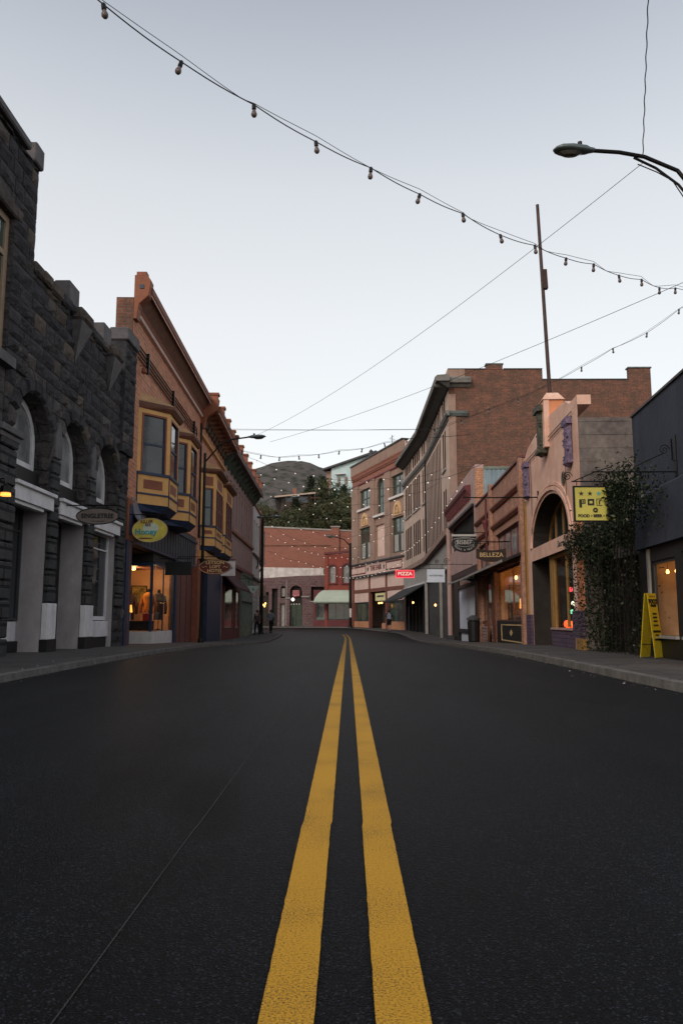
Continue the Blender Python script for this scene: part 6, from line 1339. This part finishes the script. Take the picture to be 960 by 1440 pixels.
# trees
bark = mat('tree_bark', (.055, .045, .038), rough=.95, var=.3)
lf = [mat('foliage_dark', (.028, .042, .022), rough=.7, var=.5, nscale=.9, spec=.15), mat('foliage_olive', (.065, .07, .035), rough=.7, var=.5, nscale=.9, spec=.15), mat('foliage_mid', (.042, .062, .03), rough=.7, var=.5, nscale=.9, spec=.15)]
def proto(kind):
    h, r, m_ = {'ev': (8, 2.0, 0), 'br': (6.5, 2.9, 1), 'bu': (4.5, 2.6, 2)}[kind]
    tr = G(); tr.tube([(0, 0, -1), (.1, 0, h * .4), (0, .1, h * .85)], [.22, .16, .05], 7)
    limbs = []
    for k in range(9):
        a = random.uniform(0, 6.28); z = h * random.uniform(.25, .75); l = r * random.uniform(.5, .9)
        e = Vector((l * math.cos(a), l * math.sin(a), z + l * .5)); tr.tube([(0, 0, z), e * .6 + Vector((0, 0, z * .4)), e], [.08, .05, .02], 5); limbs.append(e)
    cr = G()
    cl = []
    for k in range(34 if kind != 'ev' else 42):
        z = random.uniform(.18, 1.0)
        rr = r * (1.05 - z) * 1.1 if kind == 'ev' else r * math.sqrt(max(.05, 1 - ((z - .6) / .45) ** 2))
        a = random.uniform(0, 6.28); q = random.random() ** .5 * rr
        cl.append((Vector((q * math.cos(a), q * math.sin(a), z * h)), random.uniform(.35, .75)))
    for c, s in cl:
        for _ in range(42):
            d = Vector((random.gauss(0, 1), random.gauss(0, 1), random.gauss(0, .8))); p = c + d * s * .55
            ss = random.uniform(.09, .2); a = Vector((random.gauss(0, 1), random.gauss(0, 1), random.gauss(0, 1))).normalized(); bb = a.orthogonal().normalized()
            cr.face([p - a * ss, p + bb * ss * .7, p + a * ss, p - bb * ss * .7])
    mt = tr.make('trunk', bark, None); mc = cr.make('crown', lf[m_], None, recalc=False)
    a, b_ = mt.data, mc.data; bpy.data.objects.remove(mt); bpy.data.objects.remove(mc); return a, b_
PR = {k: proto(k) for k in ('ev', 'br', 'bu')}
LAB = {'ev': 'dark pointed evergreen tree on the slope behind the red brick wall', 'br': 'olive broad-crowned tree on the slope behind the red brick wall', 'bu': 'low bushy green tree just above the red brick wall'}
def tree(kind, x, y, s):
    z = hz(x, y); t = bpy.data.objects.new({'ev': 'evergreen_tree', 'br': 'broadleaf_tree', 'bu': 'bushy_tree'}[kind], None); COL.objects.link(t)
    t.location = (x, y, z); t.rotation_euler.z = random.uniform(0, 6.28); t.scale = (s * random.uniform(.9, 1.15), s * random.uniform(.9, 1.15), s)
    t['label'] = LAB[kind]; t['category'] = 'tree'; t['group'] = {'ev': 'evergreens on the slope', 'br': 'broad olive trees on the slope', 'bu': 'bushy trees above the wall'}[kind]
    for nm, me in zip(('trunk', 'crown'), PR[kind]): o = bpy.data.objects.new(nm, me); COL.objects.link(o); o.parent = t
rt = random.Random(11)
for k in range(46):
    x = -17 + k * .48 + rt.uniform(-.4, .4); tree(rt.choice(('bu', 'bu', 'br')), x, 103 + rt.uniform(0, 14), rt.uniform(.95, 1.2) + (.25 if x > -5 else 0) if x > -13 else rt.uniform(.9, 1.2))
for k in range(30):
    x = rt.uniform(-15, 4); y = rt.uniform(115, 150)
    if x / y < -.085 and y > 135: continue
    tree(rt.choice(('br', 'ev', 'br', 'bu')), x, y, rt.uniform(.7, 1.15) if x > -9 else rt.uniform(.4, .6))
for x, y, s in ((-2.2, 128, .95), (-.6, 136, .9), (-5.6, 132, .8), (1.4, 126, .9), (-7.6, 140, .8)): tree('ev', x, y, s)
for k in range(14): x = rt.uniform(-40, -15); tree(rt.choice(('br', 'bu')), x, rt.uniform(110, 160), rt.uniform(.5, .8))

# houses on the slope
F = Frame(-11.9, 128, -5.6, 130, 1)
h = thing('hillside_house', 'dark timber house with a pale low roof among the trees on the slope', 'house', (-9, 130, 20))
z0 = 20.0
part(h, 'wall', mat('dark_timber_wall', (.07, .05, .04), var=.3), F, (1.0, 6.2, -5, 0, z0 - 6, z0 + 1.6)); part(h, 'window', M['glass'], F, (1.6, 2.8, .002, .05, z0 + .2, z0 + 1.2), (3.6, 5.4, .002, .05, z0 + .2, z0 + 1.2))
g = G(); g.hexa([F.p(-.2, -5.6, z0 + 1.4), F.p(6.6, -5.6, z0 + 1.9), F.p(6.6, .9, z0 + 1.7), F.p(-.4, .9, z0 + .7), F.p(.2, -5.6, z0 + 1.7), F.p(6.6, -5.6, z0 + 2.5), F.p(6.6, .9, z0 + 1.95), F.p(-.4, .9, z0 + .95)]); g.make('roof', mat('pale_metal_roof', (.45, .36, .30), var=.15), h)
g = G(); g.hexa([F.p(-4.5, -3, z0 - 1.4), F.p(-.3, -3, z0 + 1.0), F.p(-.3, .8, z0 + .8), F.p(-4.5, .8, z0 - 1.6), F.p(-4.5, -3, z0 - 1.1), F.p(-.3, -3, z0 + 1.3), F.p(-.3, .8, z0 + 1.1), F.p(-4.5, .8, z0 - 1.3)]); g.make('roof_wing', M['greydk'], h)
part(h, 'wing_wall', mat('dark_timber_wall', (.07, .05, .04), var=.3), F, (-4.3, 1.0, -3, .3, z0 - 6, z0 - 1.3)); part(h, 'chimney', M['brickred'], F, (3.6, 4.1, -3, -2.5, z0 + 2, z0 + 3))
F = Frame(-3.2, 150, 6, 147, 1)
h = thing('hillside_house', 'pale blue sided house high on the slope beside the building at the bend', 'house', (0, 152, 22))
g = G(); wall(g, F, 0, 9, 19, 30.0, [(1.2, 2.0, 26.5, 28.2), (2.6, 3.5, 26.5, 28.2), (1.0, 1.9, 22.4, 24.8), (2.9, 3.7, 22.4, 24.8)], rev=.2); g.poly(F, [(0, 30.003), (9, 30.003), (9, 32.6)], -.3, 0); g.make('wall', M['skyblue'], h)
for a, b, c, d in [(1.2, 2.0, 26.5, 28.2), (2.6, 3.5, 26.5, 28.2), (1.0, 1.9, 22.4, 24.8), (2.9, 3.7, 22.4, 24.8)]: window(h, F, a, b, c, d, -.15, M['offwhite'], M['glass'], 1, 2, fw=.12)
g = G(); g.hexa(sloped(F, -1.6, 9.3, 29.6, 29.95, 32.5, 32.85, -8, .8)); g.make('roof', M['greydk'], h); part(h, 'side_wall', M['tan2'], F, (-1.2, .0, -8, -.5, 19, 29.6)); part(h, 'balcony', M['offwhite'], F, (1, 3.0, 0, 1.0, 28.6, 28.75))

# utility pole on the slope
t = thing('utility_pole', 'dark wooden utility pole standing among the trees on the slope', 'pole', (-4.4, 104, 7)); g = G(); g.tube([(-4.4, 104, 6), (-4.4, 104, 17.6)], .1, 6); g.make('pole_shaft', bark, t); g = G(); g.tube([(-5.2, 104, 17.0), (-3.6, 104, 17.0)], .06, 5); g.make('crossarm', M['wood'], t)
wire(sag((-5.0, 104, 17.1), (-14, 96, 12.2), .3), .03, 'slope_cable', 'thin cable running down left from the pole on the slope'); wire(sag((-3.7, 104, 17.1), (6, 101, 14.2), .5), .03, 'slope_cable', 'thin cable running right from the pole on the slope')

# ================================================================== STREET LAMPS
def lamp_head(par, p, d, L, s=1, name='lamp_head', lit=False):
    """cobra head: p = joint, d = unit direction"""
    p = Vector(p); d = Vector(d).normalized(); side_ = d.cross(Vector((0, 0, 1))).normalized(); up = side_.cross(d)
    g = G(); prof = [(0, .045, .05), (.12, .075, .06), (.2, .1, .09), (.55, .155, .10), (.8, .15, .085), (.93, .10, .05), (1, .02, .01)]
    n = 12; i0 = 0
    for t, hw, hh in prof:
        for j in range(n):
            a = 2 * math.pi * j / n; y = math.sin(a); g.v.append(p + d * t * L + side_ * hw * s * math.cos(a) + up * hh * s * (y if y > 0 else y * .55))
    for k in range(len(prof) - 1):
        for j in range(n): g.f.append([k * n + j, k * n + (j + 1) % n, (k + 1) * n + (j + 1) % n, (k + 1) * n + j]); g.m.append(0)
    g.f.append(list(range(n))); g.m.append(0); g.f.append(list(range((len(prof) - 1) * n, len(prof) * n))); g.m.append(0)
    h = g.make(name, M['lampgrey'], par, smooth=True)
    g = G(); c = p + d * L * .6 - up * .055 * s
    for k in range(12):
        a0, a1 = 2 * math.pi * k / 12, 2 * math.pi * (k + 1) / 12
        e = lambda a, q, dz: c + d * L * .3 * q * math.cos(a) + side_ * .115 * s * q * math.sin(a) - up * dz * s
        g.face([e(a0, 1, 0), e(a1, 1, 0), e(a1, .6, .045), e(a0, .6, .045)]); g.face([e(a0, .6, .045), e(a1, .6, .045), c - up * .055 * s])
    g.make('lens', M['lens'], h)
    g = G(); q = p + d * L * .35 + up * .09 * s; g.tube([q, q + up * .07 * s], .04 * s, 8); g.make('photocell', M['iron'], h)
    return h
def lamp(base, top, arm, L, label, s=1, r=.07):
    t = thing('street_lamp', label, 'street lamp', base, 'street lamps')
    g = G(); g.tube([base, top], [r * 1.25, r], 10); g.make('pole_shaft', M['iron'], t); g = G(); g.lathe(base, [(r * 2.2, 0), (r * 2, .12), (r * 1.4, .18), (r * 1.4, .5), (r * 1.15, .55)], 12); g.make('pole_base', M['iron'], t)
    g = G(); g.tube(arm, [.035 * s] * len(arm), 8); g.make('lamp_arm', M['iron'], t)
    a, b_ = Vector(arm[-2]), Vector(arm[-1]); d = (b_ - a); d.z *= .3; lamp_head(t, b_, d, L, s)
    return t
yR = 10.2
t = lamp((4.92, yR, .12), (4.92, yR, 6.75), [(4.92, yR, 6.5), (4.6, yR, 6.96), (4.15, yR, 7.17), (3.8, yR, 7.24), (3.46, yR, 7.265)], .58, 'large grey cobra-head street lamp hanging over the road at top right', .8)
g = G(); g.tube([(4.92, yR, 6.3), (4.6, yR, 6.75), (4.3, yR, 7.0), (4.0, yR, 7.16)], .018, 6); g.tube([(4.92, yR, 6.1), (4.5, yR - .05, 6.78), (4.3, yR - .03, 6.92), (4.05, yR, 7.06)], .008, 5); g.make('arm_brace', M['iron'], t)
t = lamp((-5.3, 28.5, side(28.5)), (-5.3, 28.5, 6.9), [(-5.3, 28.5, 6.55), (-5.05, 28.5, 6.85), (-4.75, 28.5, 7.2), (-4.3, 28.5, 7.42), (-3.72, 28.5, 7.5)], .68, 'street lamp on a black pole beside the ochre bay windows, arm over the road', .85, .05)
t = lamp((-6.3, 57.5, side(57)), (-6.3, 57.5, 8.1), [(-6.3, 57.5, 8.0), (-6.2, 57.5, 8.25), (-5.7, 57.5, 8.32)], .75, 'street lamp at the far left corner on a tall black pole', 1, .10)
lamp_head(t, (-6.25, 57.5, 8.3), (-1, 0, 0), .5, 1)
t = lamp((.25, 80.5, side(80)), (.25, 80.5, 8.6), [(.25, 80.5, 8.3), (-.4, 80.5, 9.0), (-1.3, 80.5, 9.25)], .95, 'street lamp on a black pole before the red two-windowed building, arm to the left', 1.3, .12)
t = lamp((-9.6, 118, 12), (-9.6, 118, 19.0), [(-9.6, 118, 18.7), (-9.2, 118, 19.2), (-8.7, 118, 19.3)], 1.5, 'street lamp with a bright head on the slope road among the trees', 2, .1)
# note board on the far lamp
part(thing('pole_sticker', 'small white paper notice stuck to the black lamp pole before the red building', 'notice', (.25, 80.3, 1.6)), 'sheet', M['offwhite'], FX(.14, 80.34), (0, .22, .0, .01, 1.0, 1.9))

# ================================================================== CABLES AND FESTOON LIGHTS
def twist(P, amp, per=5):
    return [p + Vector((amp * .4 * math.cos(k * 2 * math.pi / per), amp * .3 * math.sin(k * 2 * math.pi / per), abs(amp * math.sin(k * math.pi / per)))) for k, p in enumerate(P)]
sock = G(); sock.lathe((0, 0, 0), [(.012, .012), (.022, 0), (.024, -.05), (.02, -.056)], 8); sock_me = sock.make('socket', M['iron']); 
bul = G(); bul.lathe((0, 0, 0), [(.015, -.056), (.02, -.07), (.031, -.1), (.031, -.118), (.02, -.136), (.004, -.142)], 10); bul_me = bul.make('bulb', M['bulb'], smooth=True)
S_ME, B_ME = sock_me.data, bul_me.data; bpy.data.objects.remove(sock_me); bpy.data.objects.remove(bul_me)
lit = G(); lit.lathe((0, 0, 0), [(.018, -.05), (.04, -.09), (.04, -.12), (.01, -.15)], 7); o = lit.make('bulb', M['bulblit']); BL_ME = o.data; bpy.data.objects.remove(o)
def festoon(name_label, pts_bulbs, ends, near=False, r=.006, lit_from=99, scale=1, wire2=True):
    t = thing('festoon_lights', name_label, 'string lights', tuple(pts_bulbs[0]), 'festoon lights strung across the street')
    P = [Vector(p) for p in pts_bulbs]; full = [Vector(ends[0])] + P + [Vector(ends[1])]
    fine = []
    for a, b_ in zip(full, full[1:]):
        for k in range(6): fine.append(a.lerp(b_, k / 6) - Vector((0, 0, .02 * math.sin(math.pi * k / 6))))
    fine.append(full[-1])
    g = G(); g.tube(fine, r, 5, cap=False); g.make('cable', M['iron'], t)
    if wire2:
        g = G(); q = []
        for k, p in enumerate(fine):
            q.append(p + Vector((.0, .01, (.075 if near else .05) * abs(math.sin(math.pi * (k - 4) / 13)) + .004)))
        g.tube(q, r * .7, 4, cap=False); g.make('support_wire', M['iron'], t)
    for k, p in enumerate(P):
        tilt = (random.gauss(0, .12), random.gauss(0, .12), 0)
        b_ = bpy.data.objects.new('bulb', BL_ME if k >= lit_from else B_ME); COL.objects.link(b_); b_.parent = t; b_.location = p - P[0]; b_.rotation_euler = tilt; b_.scale = (scale,) * 3
        s_ = bpy.data.objects.new('socket', S_ME); COL.objects.link(s_); s_.parent = b_
    return t
near_pts = [(-2.18, 6.3, 6.21), (-1.62, 6.97, 6.16), (-.99, 7.63, 6.17), (-.36, 8.3, 6.18), (.29, 8.96, 6.26), (.95, 9.62, 6.29), (1.61, 10.28, 6.38), (2.26, 10.94, 6.4), (2.93, 11.59, 6.56), (3.6, 12.24, 6.66), (4.26, 12.88, 6.86), (4.92, 13.53, 6.95), (5.58, 14.17, 7.16), (6.18, 14.82, 7.28), (6.77, 15.45, 7.55)]
festoon('festoon string of small unlit bulbs crossing the whole sky in the foreground', near_pts, ((-6.1, 2.4, 7.6), (9.0, 17.9, 8.4)), near=True, r=.0065)
for (x, y, z0_, z1_, lab) in ((9.0, 17.9, 4.6, 8.45, 'thin steel post on the roof behind the pink building, holding the foreground festoon string'), (10.75, 22.6, 4.6, ppt(1010, 400, 22.6).z + .05, 'thin steel post on the right roofs holding the festoon string over the brick wall'), (6.6, 11.5, 4.1, 6.6, 'short steel post on the roof of the dark blue-grey shop, holding a black cable')):
    t = thing('anchor_post', lab, 'post', (x, y, z0_)); g = G(); g.tube([(x, y, z0_), (x, y, z1_)], .04, 8); g.make('post_shaft', M['steel'], t); g = G(); g.lathe((x, y, z0_), [(.12, 0), (.12, .05), (.05, .08)], 8); g.make('base_plate', M['steel'], t)
def fpts(a, b_, s, n, jit=.03):
    P = sag(a, b_, s, n + 1)[1:-1]; return [p + Vector((0, 0, random.uniform(-jit, jit))) for p in P]
def ppt(px, py, Y):
    F_ = 1100.; th = math.atan(151.7 / F_); yw = YAW
    v = Vector(((px - 480) / F_, 1, 0)); x, z_ = (px - 480) / F_, (720 - py) / F_
    fw = Vector((-math.sin(yw) * math.cos(th), math.cos(yw) * math.cos(th), math.sin(th))); rt_ = Vector((math.cos(yw), math.sin(yw), 0)); up = Vector((math.sin(yw) * math.sin(th), -math.cos(yw) * math.sin(th), math.cos(th)))
    r_ = fw + rt_ * x + up * z_; return Vector((0, 0, .75)) + r_ * (Y / r_.y)
YAW = math.atan(9 / 1100 * math.cos(math.atan(151.7 / 1100)))
P2 = [ppt(x, y, 23.2 + k * .42) for k, (x, y) in enumerate(((954, 435), (909, 468), (861, 490), (817, 516), (772, 540), (728, 561), (687, 575), (648, 591), (611, 604)))]
festoon('festoon string of pale bulbs from upper right across the tall brown brick wall', P2, (ppt(1010, 400, 22.6), (-5.6, 33, 8.9)), r=.007, scale=1.15)
P3 = [ppt(x, y, 35) for x, y in ((393, 643), (420, 641), (448, 639), (477, 634), (509, 631), (540, 623), (571, 617))]
P3 = [ppt(x, y, 35) for x, y in ((340, 634), (367, 640))] + P3
festoon('festoon string sagging across the sky just above the far hill', P3, ((-5.6, 35, 8.9), (5.9, 37, 9.6)), r=.008, scale=1.3)
spec = [((-5.7, 39.5, 9.3), (5.9, 46, 9.8), 1.1, 11, 'second'), ((-5.9, 45, 9.3), (5.9, 50, 9.6), 1.7, 11, 'third'), ((-5.9, 50, 9.2), (5.8, 56, 9.2), 1.6, 12, 'fourth'), ((-6.2, 57, 9.0), (5.4, 64, 9.4), 2.0, 12, 'fifth'), ((-6.9, 62, 8.8), (4.8, 70.5, 9.2), 2.2, 13, 'sixth'),
        ((-6.4, 62, 6.2), (3.4, 74.5, 6.4), .9, 16, 'seventh'), ((-6.9, 64, 8.0), (2.6, 77, 7.2), 1.1, 17, 'eighth')]
for a, b_, s, n, w_ in spec:
    festoon(f'{w_} festoon string back along the street, small pale bulbs sagging between the rooflines', fpts(a, b_, s, n, .12), (a, b_), r=.009, lit_from=0, scale=.75 if a[1] < 60 else .85, wire2=False)
# lights across the right facades (front of tan building)
fp = fpts((4.9, 30.5, 6.6), (-5.3, 40.8, 8.7), .9, 12); festoon('festoon string of lit bulbs running from the buff brick roof across to the left cornice', fp, ((5.55, 30, 6.9), (-5.6, 41, 8.9)), r=.008, lit_from=0, scale=.72, wire2=False)
fp = fpts((5.6, 36, 7.6), (4.6, 69, 6.6), .7, 20); festoon('festoon string of lit bulbs hanging along the tan building front', fp, ((5.65, 35.5, 7.8), (4.6, 69.5, 6.8)), r=.008, lit_from=0, scale=.72, wire2=False)
fp = fpts((5.0, 66, 5.9), (-1.5, 84.9, 5.6), .8, 18); festoon('festoon string of lit bulbs draped past the lettered shop band to the red building', fp, ((5.0, 66, 6.0), (-2.0, 84.9, 5.8)), r=.009, lit_from=0, scale=.85, wire2=False)
# plain cables
hl = (-3.35, 28.5, 7.6)
A_ = (4.15, yR, 7.1)
wire(sag(A_, hl, .35, 40), .0055, 'power_cable', 'thin black cable from the near right street lamp to the left street lamp head')
wire(sag((6.6, 11.5, 6.55), (-3.0, 29.5, 7.55), .25, 40), .0055, 'power_cable', 'thin black cable from the right edge over the brick building to the left lamp')
wire([Vector((4.13, yR, 7.2)) + Vector((.006 * math.sin(k * 1.3), 0, 0)) + (ppt(912, -40, 8.4) - Vector((4.13, yR, 7.2))) * (k / 40) for k in range(41)], .007, 'power_cable', 'twisted cable rising from the near street lamp arm to the top of the picture')

# ================================================================== PEOPLE
def skin_person(name, label, loc, rot, joints, mats, extra=()):
    """joints: {name:(x,y,z,r,parent)}; one continuous body mesh, clothes as children grown the same way"""
    root = thing(name, label, 'person', loc); root.rotation_euler.z = rot; ORG[root.name] = Vector((0, 0, 0))
    def grow(nm, keys, fat, m, sub=2):
        idx = {k: i for i, k in enumerate(keys)}
        vs = [joints[k][:3] for k in keys]; es = [(idx[k], idx[joints[k][4]]) for k in keys if joints[k][4] in idx]
        me = bpy.data.meshes.new(nm); me.from_pydata(vs, es, []); o = bpy.data.objects.new(nm, me); COL.objects.link(o)
        md = o.modifiers.new('s', 'SKIN'); md.use_smooth_shade = True
        for i, k in enumerate(keys):
            r = joints[k][3] + fat; sv = me.skin_vertices[0].data[i]; fl = 1.0
            sv.radius = (r * (1.35 if k in ('chest', 'belly', 'pelvis') else 1), r * (.85 if k in ('chest', 'belly', 'pelvis') else 1)); sv.use_root = (i == 0)
        o.modifiers.new('u', 'SUBSURF').levels = sub
        dg = bpy.context.evaluated_depsgraph_get(); me2 = bpy.data.meshes.new_from_object(o.evaluated_get(dg)); bpy.data.objects.remove(o)
        me2.materials.clear(); me2.materials.append(m)
        for p in me2.polygons: p.use_smooth = True
        ob = bpy.data.objects.new(nm, me2); COL.objects.link(ob); ob.parent = root; return ob
    grow('body', [k for k in joints], 0, mats['skin'])
    grow('shirt', ['belly', 'pelvis', 'chest', 'neck0', 'shl', 'ell', 'shr', 'elr'] if mats.get('short') else ['belly', 'pelvis', 'chest', 'neck0', 'shl', 'ell', 'wrl', 'shr', 'elr', 'wrr'], .02, mats['shirt'])
    grow('trousers', ['pelvis', 'hipl', 'knl', 'hipr', 'knr'] if mats.get('shorts') else ['pelvis', 'hipl', 'knl', 'anl', 'hipr', 'knr', 'anr'], .025, mats['trousers'])
    g = G(); hx, hy, hz_ = joints['head'][:3]
    g.lathe((hx, hy - .012 * 0, hz_ + .0), [(.085, -.06), (.108, .0), (.105, .06), (.07, .115), (.02, .135)], 10)
    for i in range(len(g.v)): g.v[i] = Vector((g.v[i].x, g.v[i].y + (.025 if not mats.get('away') else -.02), g.v[i].z))
    h = g.make('hair', mats['hair'], root, smooth=True); h.location = (0, 0, 0)
    for sx in (-1, 1):
        k = 'anl' if sx < 0 else 'anr'; x, y, z = joints[k][:3]; g = G()
        yy = -1 if not mats.get('away') else 1
        g.hexa([Vector((x - .045, y - .08 * -yy * -1, z - .09)), Vector((x + .045, y - .08 * -yy * -1, z - .09)), Vector((x + .045, y + .19 * yy, z - .09)), Vector((x - .045, y + .19 * yy, z - .09)), Vector((x - .04, y - .06 * -yy * -1, z + .01)), Vector((x + .04, y - .06 * -yy * -1, z + .01)), Vector((x + .035, y + .15 * yy, z - .03)), Vector((x - .035, y + .15 * yy, z - .03))])
        g.make('shoe', mats['shoe'], root, bevel=.015)
    return root
def pose(stride=.18, armsw=.12, yy=-1):
    """standing or walking figure, face towards yy (-1 = camera)"""
    s = stride * yy
    J = {'pelvis': (0, 0, .95, .115, None), 'belly': (0, 0, 1.08, .105, 'pelvis'), 'chest': (0, 0, 1.3, .12, 'belly'), 'neck0': (0, 0, 1.46, .055, 'chest'), 'neck': (0, .0 + .01 * yy, 1.52, .048, 'neck0'), 'head': (0, .02 * yy, 1.62, .088, 'neck'), 'crown': (0, .015 * yy, 1.69, .075, 'head'), 'nose': (0, .105 * yy, 1.615, .018, 'head')}
    for sx, l, ph in ((-1, 'l', 1), (1, 'r', -1)):
        a = armsw * ph * yy
        J['sh' + l] = (sx * .185, 0, 1.42, .055, 'chest'); J['el' + l] = (sx * .235, -a * .4, 1.15, .042, 'sh' + l); J['wr' + l] = (sx * .235, a * .5 + .07 * yy, .92, .03, 'el' + l); J['palm' + l] = (sx * .23, a * .6 + .1 * yy, .85, .032, 'wr' + l)
        for q in range(4): J[f'f{q}{l}'] = (sx * .225 + .0 * q, a * .6 + (.075 + .018 * q) * yy, .77 - (.01 if q in (1, 2) else 0), .0095, 'palm' + l)
        J['th' + l] = (sx * .19, a * .6 + .135 * yy, .81, .010, 'palm' + l)
        J['hip' + l] = (sx * .09, s * ph * .1, .88, .088, 'pelvis'); J['kn' + l] = (sx * .10, s * ph * .6 + .03 * yy, .5, .06, 'hip' + l); J['an' + l] = (sx * .10, s * ph * 1.1, .1, .04, 'kn' + l)
    return J
sk = mat('skin_tone', (.38, .22, .16), rough=.6, var=.05)
dk = mat('black_cloth', (.014, .014, .017), rough=.9, var=.2); gb_ = mat('grey_blue_shirt', (.14, .155, .19), rough=.9, var=.2, nscale=8); wh = mat('grey_shirt', (.22, .26, .32), rough=.9, var=.2, nscale=8)
hr = mat('dark_hair', (.015, .011, .01), rough=.7, var=.2); shoe = mat('dark_shoe', (.02, .02, .02), var=.1); greys = mat('dim_brown_shirt', (.10, .07, .07), var=.3, nscale=9)
skin_person('person', 'person in black trousers and a grey-blue shirt walking on the far left pavement', (-6.0 + .15, 60, side(60)), R(20), pose(.22, .2, -1), dict(skin=sk, shirt=gb_, trousers=dk, hair=hr, shoe=shoe))
skin_person('person', 'person in dark clothes standing at the left beside the white corner building', (-6.45, 56.2, side(56.2)), R(-25), pose(.12, .08, -1), dict(skin=sk, shirt=greys, trousers=dk, hair=hr, shoe=shoe))
pp = skin_person('person', 'person in dark shorts with a pale backpack walking away past the shop at the bend', (3.25, 62.5, side(62.5)), R(-12), pose(.16, .1, 1), dict(skin=sk, shirt=dk, trousers=dk, hair=hr, shoe=shoe, short=True, shorts=True, away=True))
F = FX(3.25, 62.5); g = G()
g.poly(F, [(-.15, 1.0), (.15, 1.0), (.16, 1.35), (.1, 1.45), (-.1, 1.45), (-.16, 1.35)], .1, .27); bag = g.make('bag_body', wh, None, bevel=.03)
tg = thing('backpack', 'pale grey backpack worn by the person walking away at the bend', 'backpack', (3.25, 62.5, side(62.5)))
bag.data.transform(Matrix.Translation((-3.25, -62.5, 0))); bag.parent = tg
g = G()
for sx in (-.09, .09): g.tube([(sx, -.13, 1.42), (sx, -.05, 1.5), (sx, .12, 1.4), (sx, .13, 1.2), (sx, -.1, 1.05)], .014, 5)
g.make('strap', dk, None).parent = tg

# ================================================================== SKY, SUN, CAMERA
w = bpy.data.worlds.new('World'); sc.world = w; w.use_nodes = True
nt = w.node_tree; bg = nt.nodes['Background']; out = nt.nodes['World Output']; N = nt.nodes.new; K = nt.links.new
sky = N('ShaderNodeTexSky'); sky.sky_type = 'NISHITA'; sky.sun_disc = False; sky.sun_elevation = R(SUN_EL); sky.sun_rotation = R(SUN_ROT); sky.air_density = 1.0; sky.dust_density = 2.0; sky.ozone_density = 1.5
K(sky.outputs['Color'], bg.inputs['Color']); bg.inputs['Strength'].default_value = SKY_S
tc = N('ShaderNodeTexCoord'); sp = N('ShaderNodeSeparateXYZ'); K(tc.outputs['Generated'], sp.inputs[0])
r = N('ShaderNodeValToRGB'); e = r.color_ramp.elements
e[0].position = 0; e[0].color = (.89, .885, .885, 1); e[1].position = .75; e[1].color = (.27, .31, .38, 1)
for p, c in ((.2, (.87, .868, .866)), (.36, (.80, .80, .805)), (.5, (.67, .68, .70)), (.6, (.51, .53, .57)), (.68, (.38, .40, .45))): q = e.new(p); q.color = (*c, 1)
K(sp.outputs['Z'], r.inputs['Fac'])
# brighter afterglow on the side behind the camera
dt = N('ShaderNodeVectorMath'); dt.operation = 'DOT_PRODUCT'; K(tc.outputs['Generated'], dt.inputs[0]); dt.inputs[1].default_value = (-.45, -.85, .28)
mr = N('ShaderNodeMapRange'); mr.inputs['From Min'].default_value = .0; mr.inputs['From Max'].default_value = .95; mr.inputs['To Min'].default_value = 0; mr.inputs['To Max'].default_value = GLOW; K(dt.outputs['Value'], mr.inputs['Value'])
gl = N('ShaderNodeVectorMath'); gl.operation = 'SCALE'; gl.inputs[0].default_value = (1.0, .86, .74); K(mr.outputs['Result'], gl.inputs['Scale'])
ad = N('ShaderNodeVectorMath'); K(r.outputs['Color'], ad.inputs[0]); K(gl.outputs[0], ad.inputs[1])
b2 = N('ShaderNodeBackground'); K(ad.outputs[0], b2.inputs['Color']); b2.inputs['Strength'].default_value = 1.0
mx = N('ShaderNodeAddShader'); K(bg.outputs[0], mx.inputs[0]); K(b2.outputs[0], mx.inputs[1]); K(mx.outputs[0], out.inputs['Surface'])
l = bpy.data.lights.new('sun', 'SUN'); l.energy = SUN_E; l.angle = R(18); l.color = (1, .87, .74)
o = bpy.data.objects.new('sun', l); COL.objects.link(o); d = Vector((-.42, -.75, .50)); o.rotation_euler = d.to_track_quat('Z', 'Y').to_euler(); o.location = (0, -20, 40)

cam = bpy.data.cameras.new('camera'); co = bpy.data.objects.new('camera', cam); COL.objects.link(co)
cam.sensor_fit = 'VERTICAL'; cam.sensor_height = 36; cam.lens = 36 * 1100 / 1440; cam.clip_end = 5000; cam.clip_start = .05
co.location = (0, 0, .75); co.rotation_euler = (R(90) + math.atan(151.7 / 1100), 0, YAW)
sc.camera = co
sc.view_settings.view_transform = 'Standard'; sc.view_settings.look = 'None'; sc.view_settings.exposure = EXPO; sc.view_settings.gamma = 1; sc.view_settings.use_curve_mapping = False
sc.cycles.max_bounces = 6; sc.cycles.transparent_max_bounces = 8
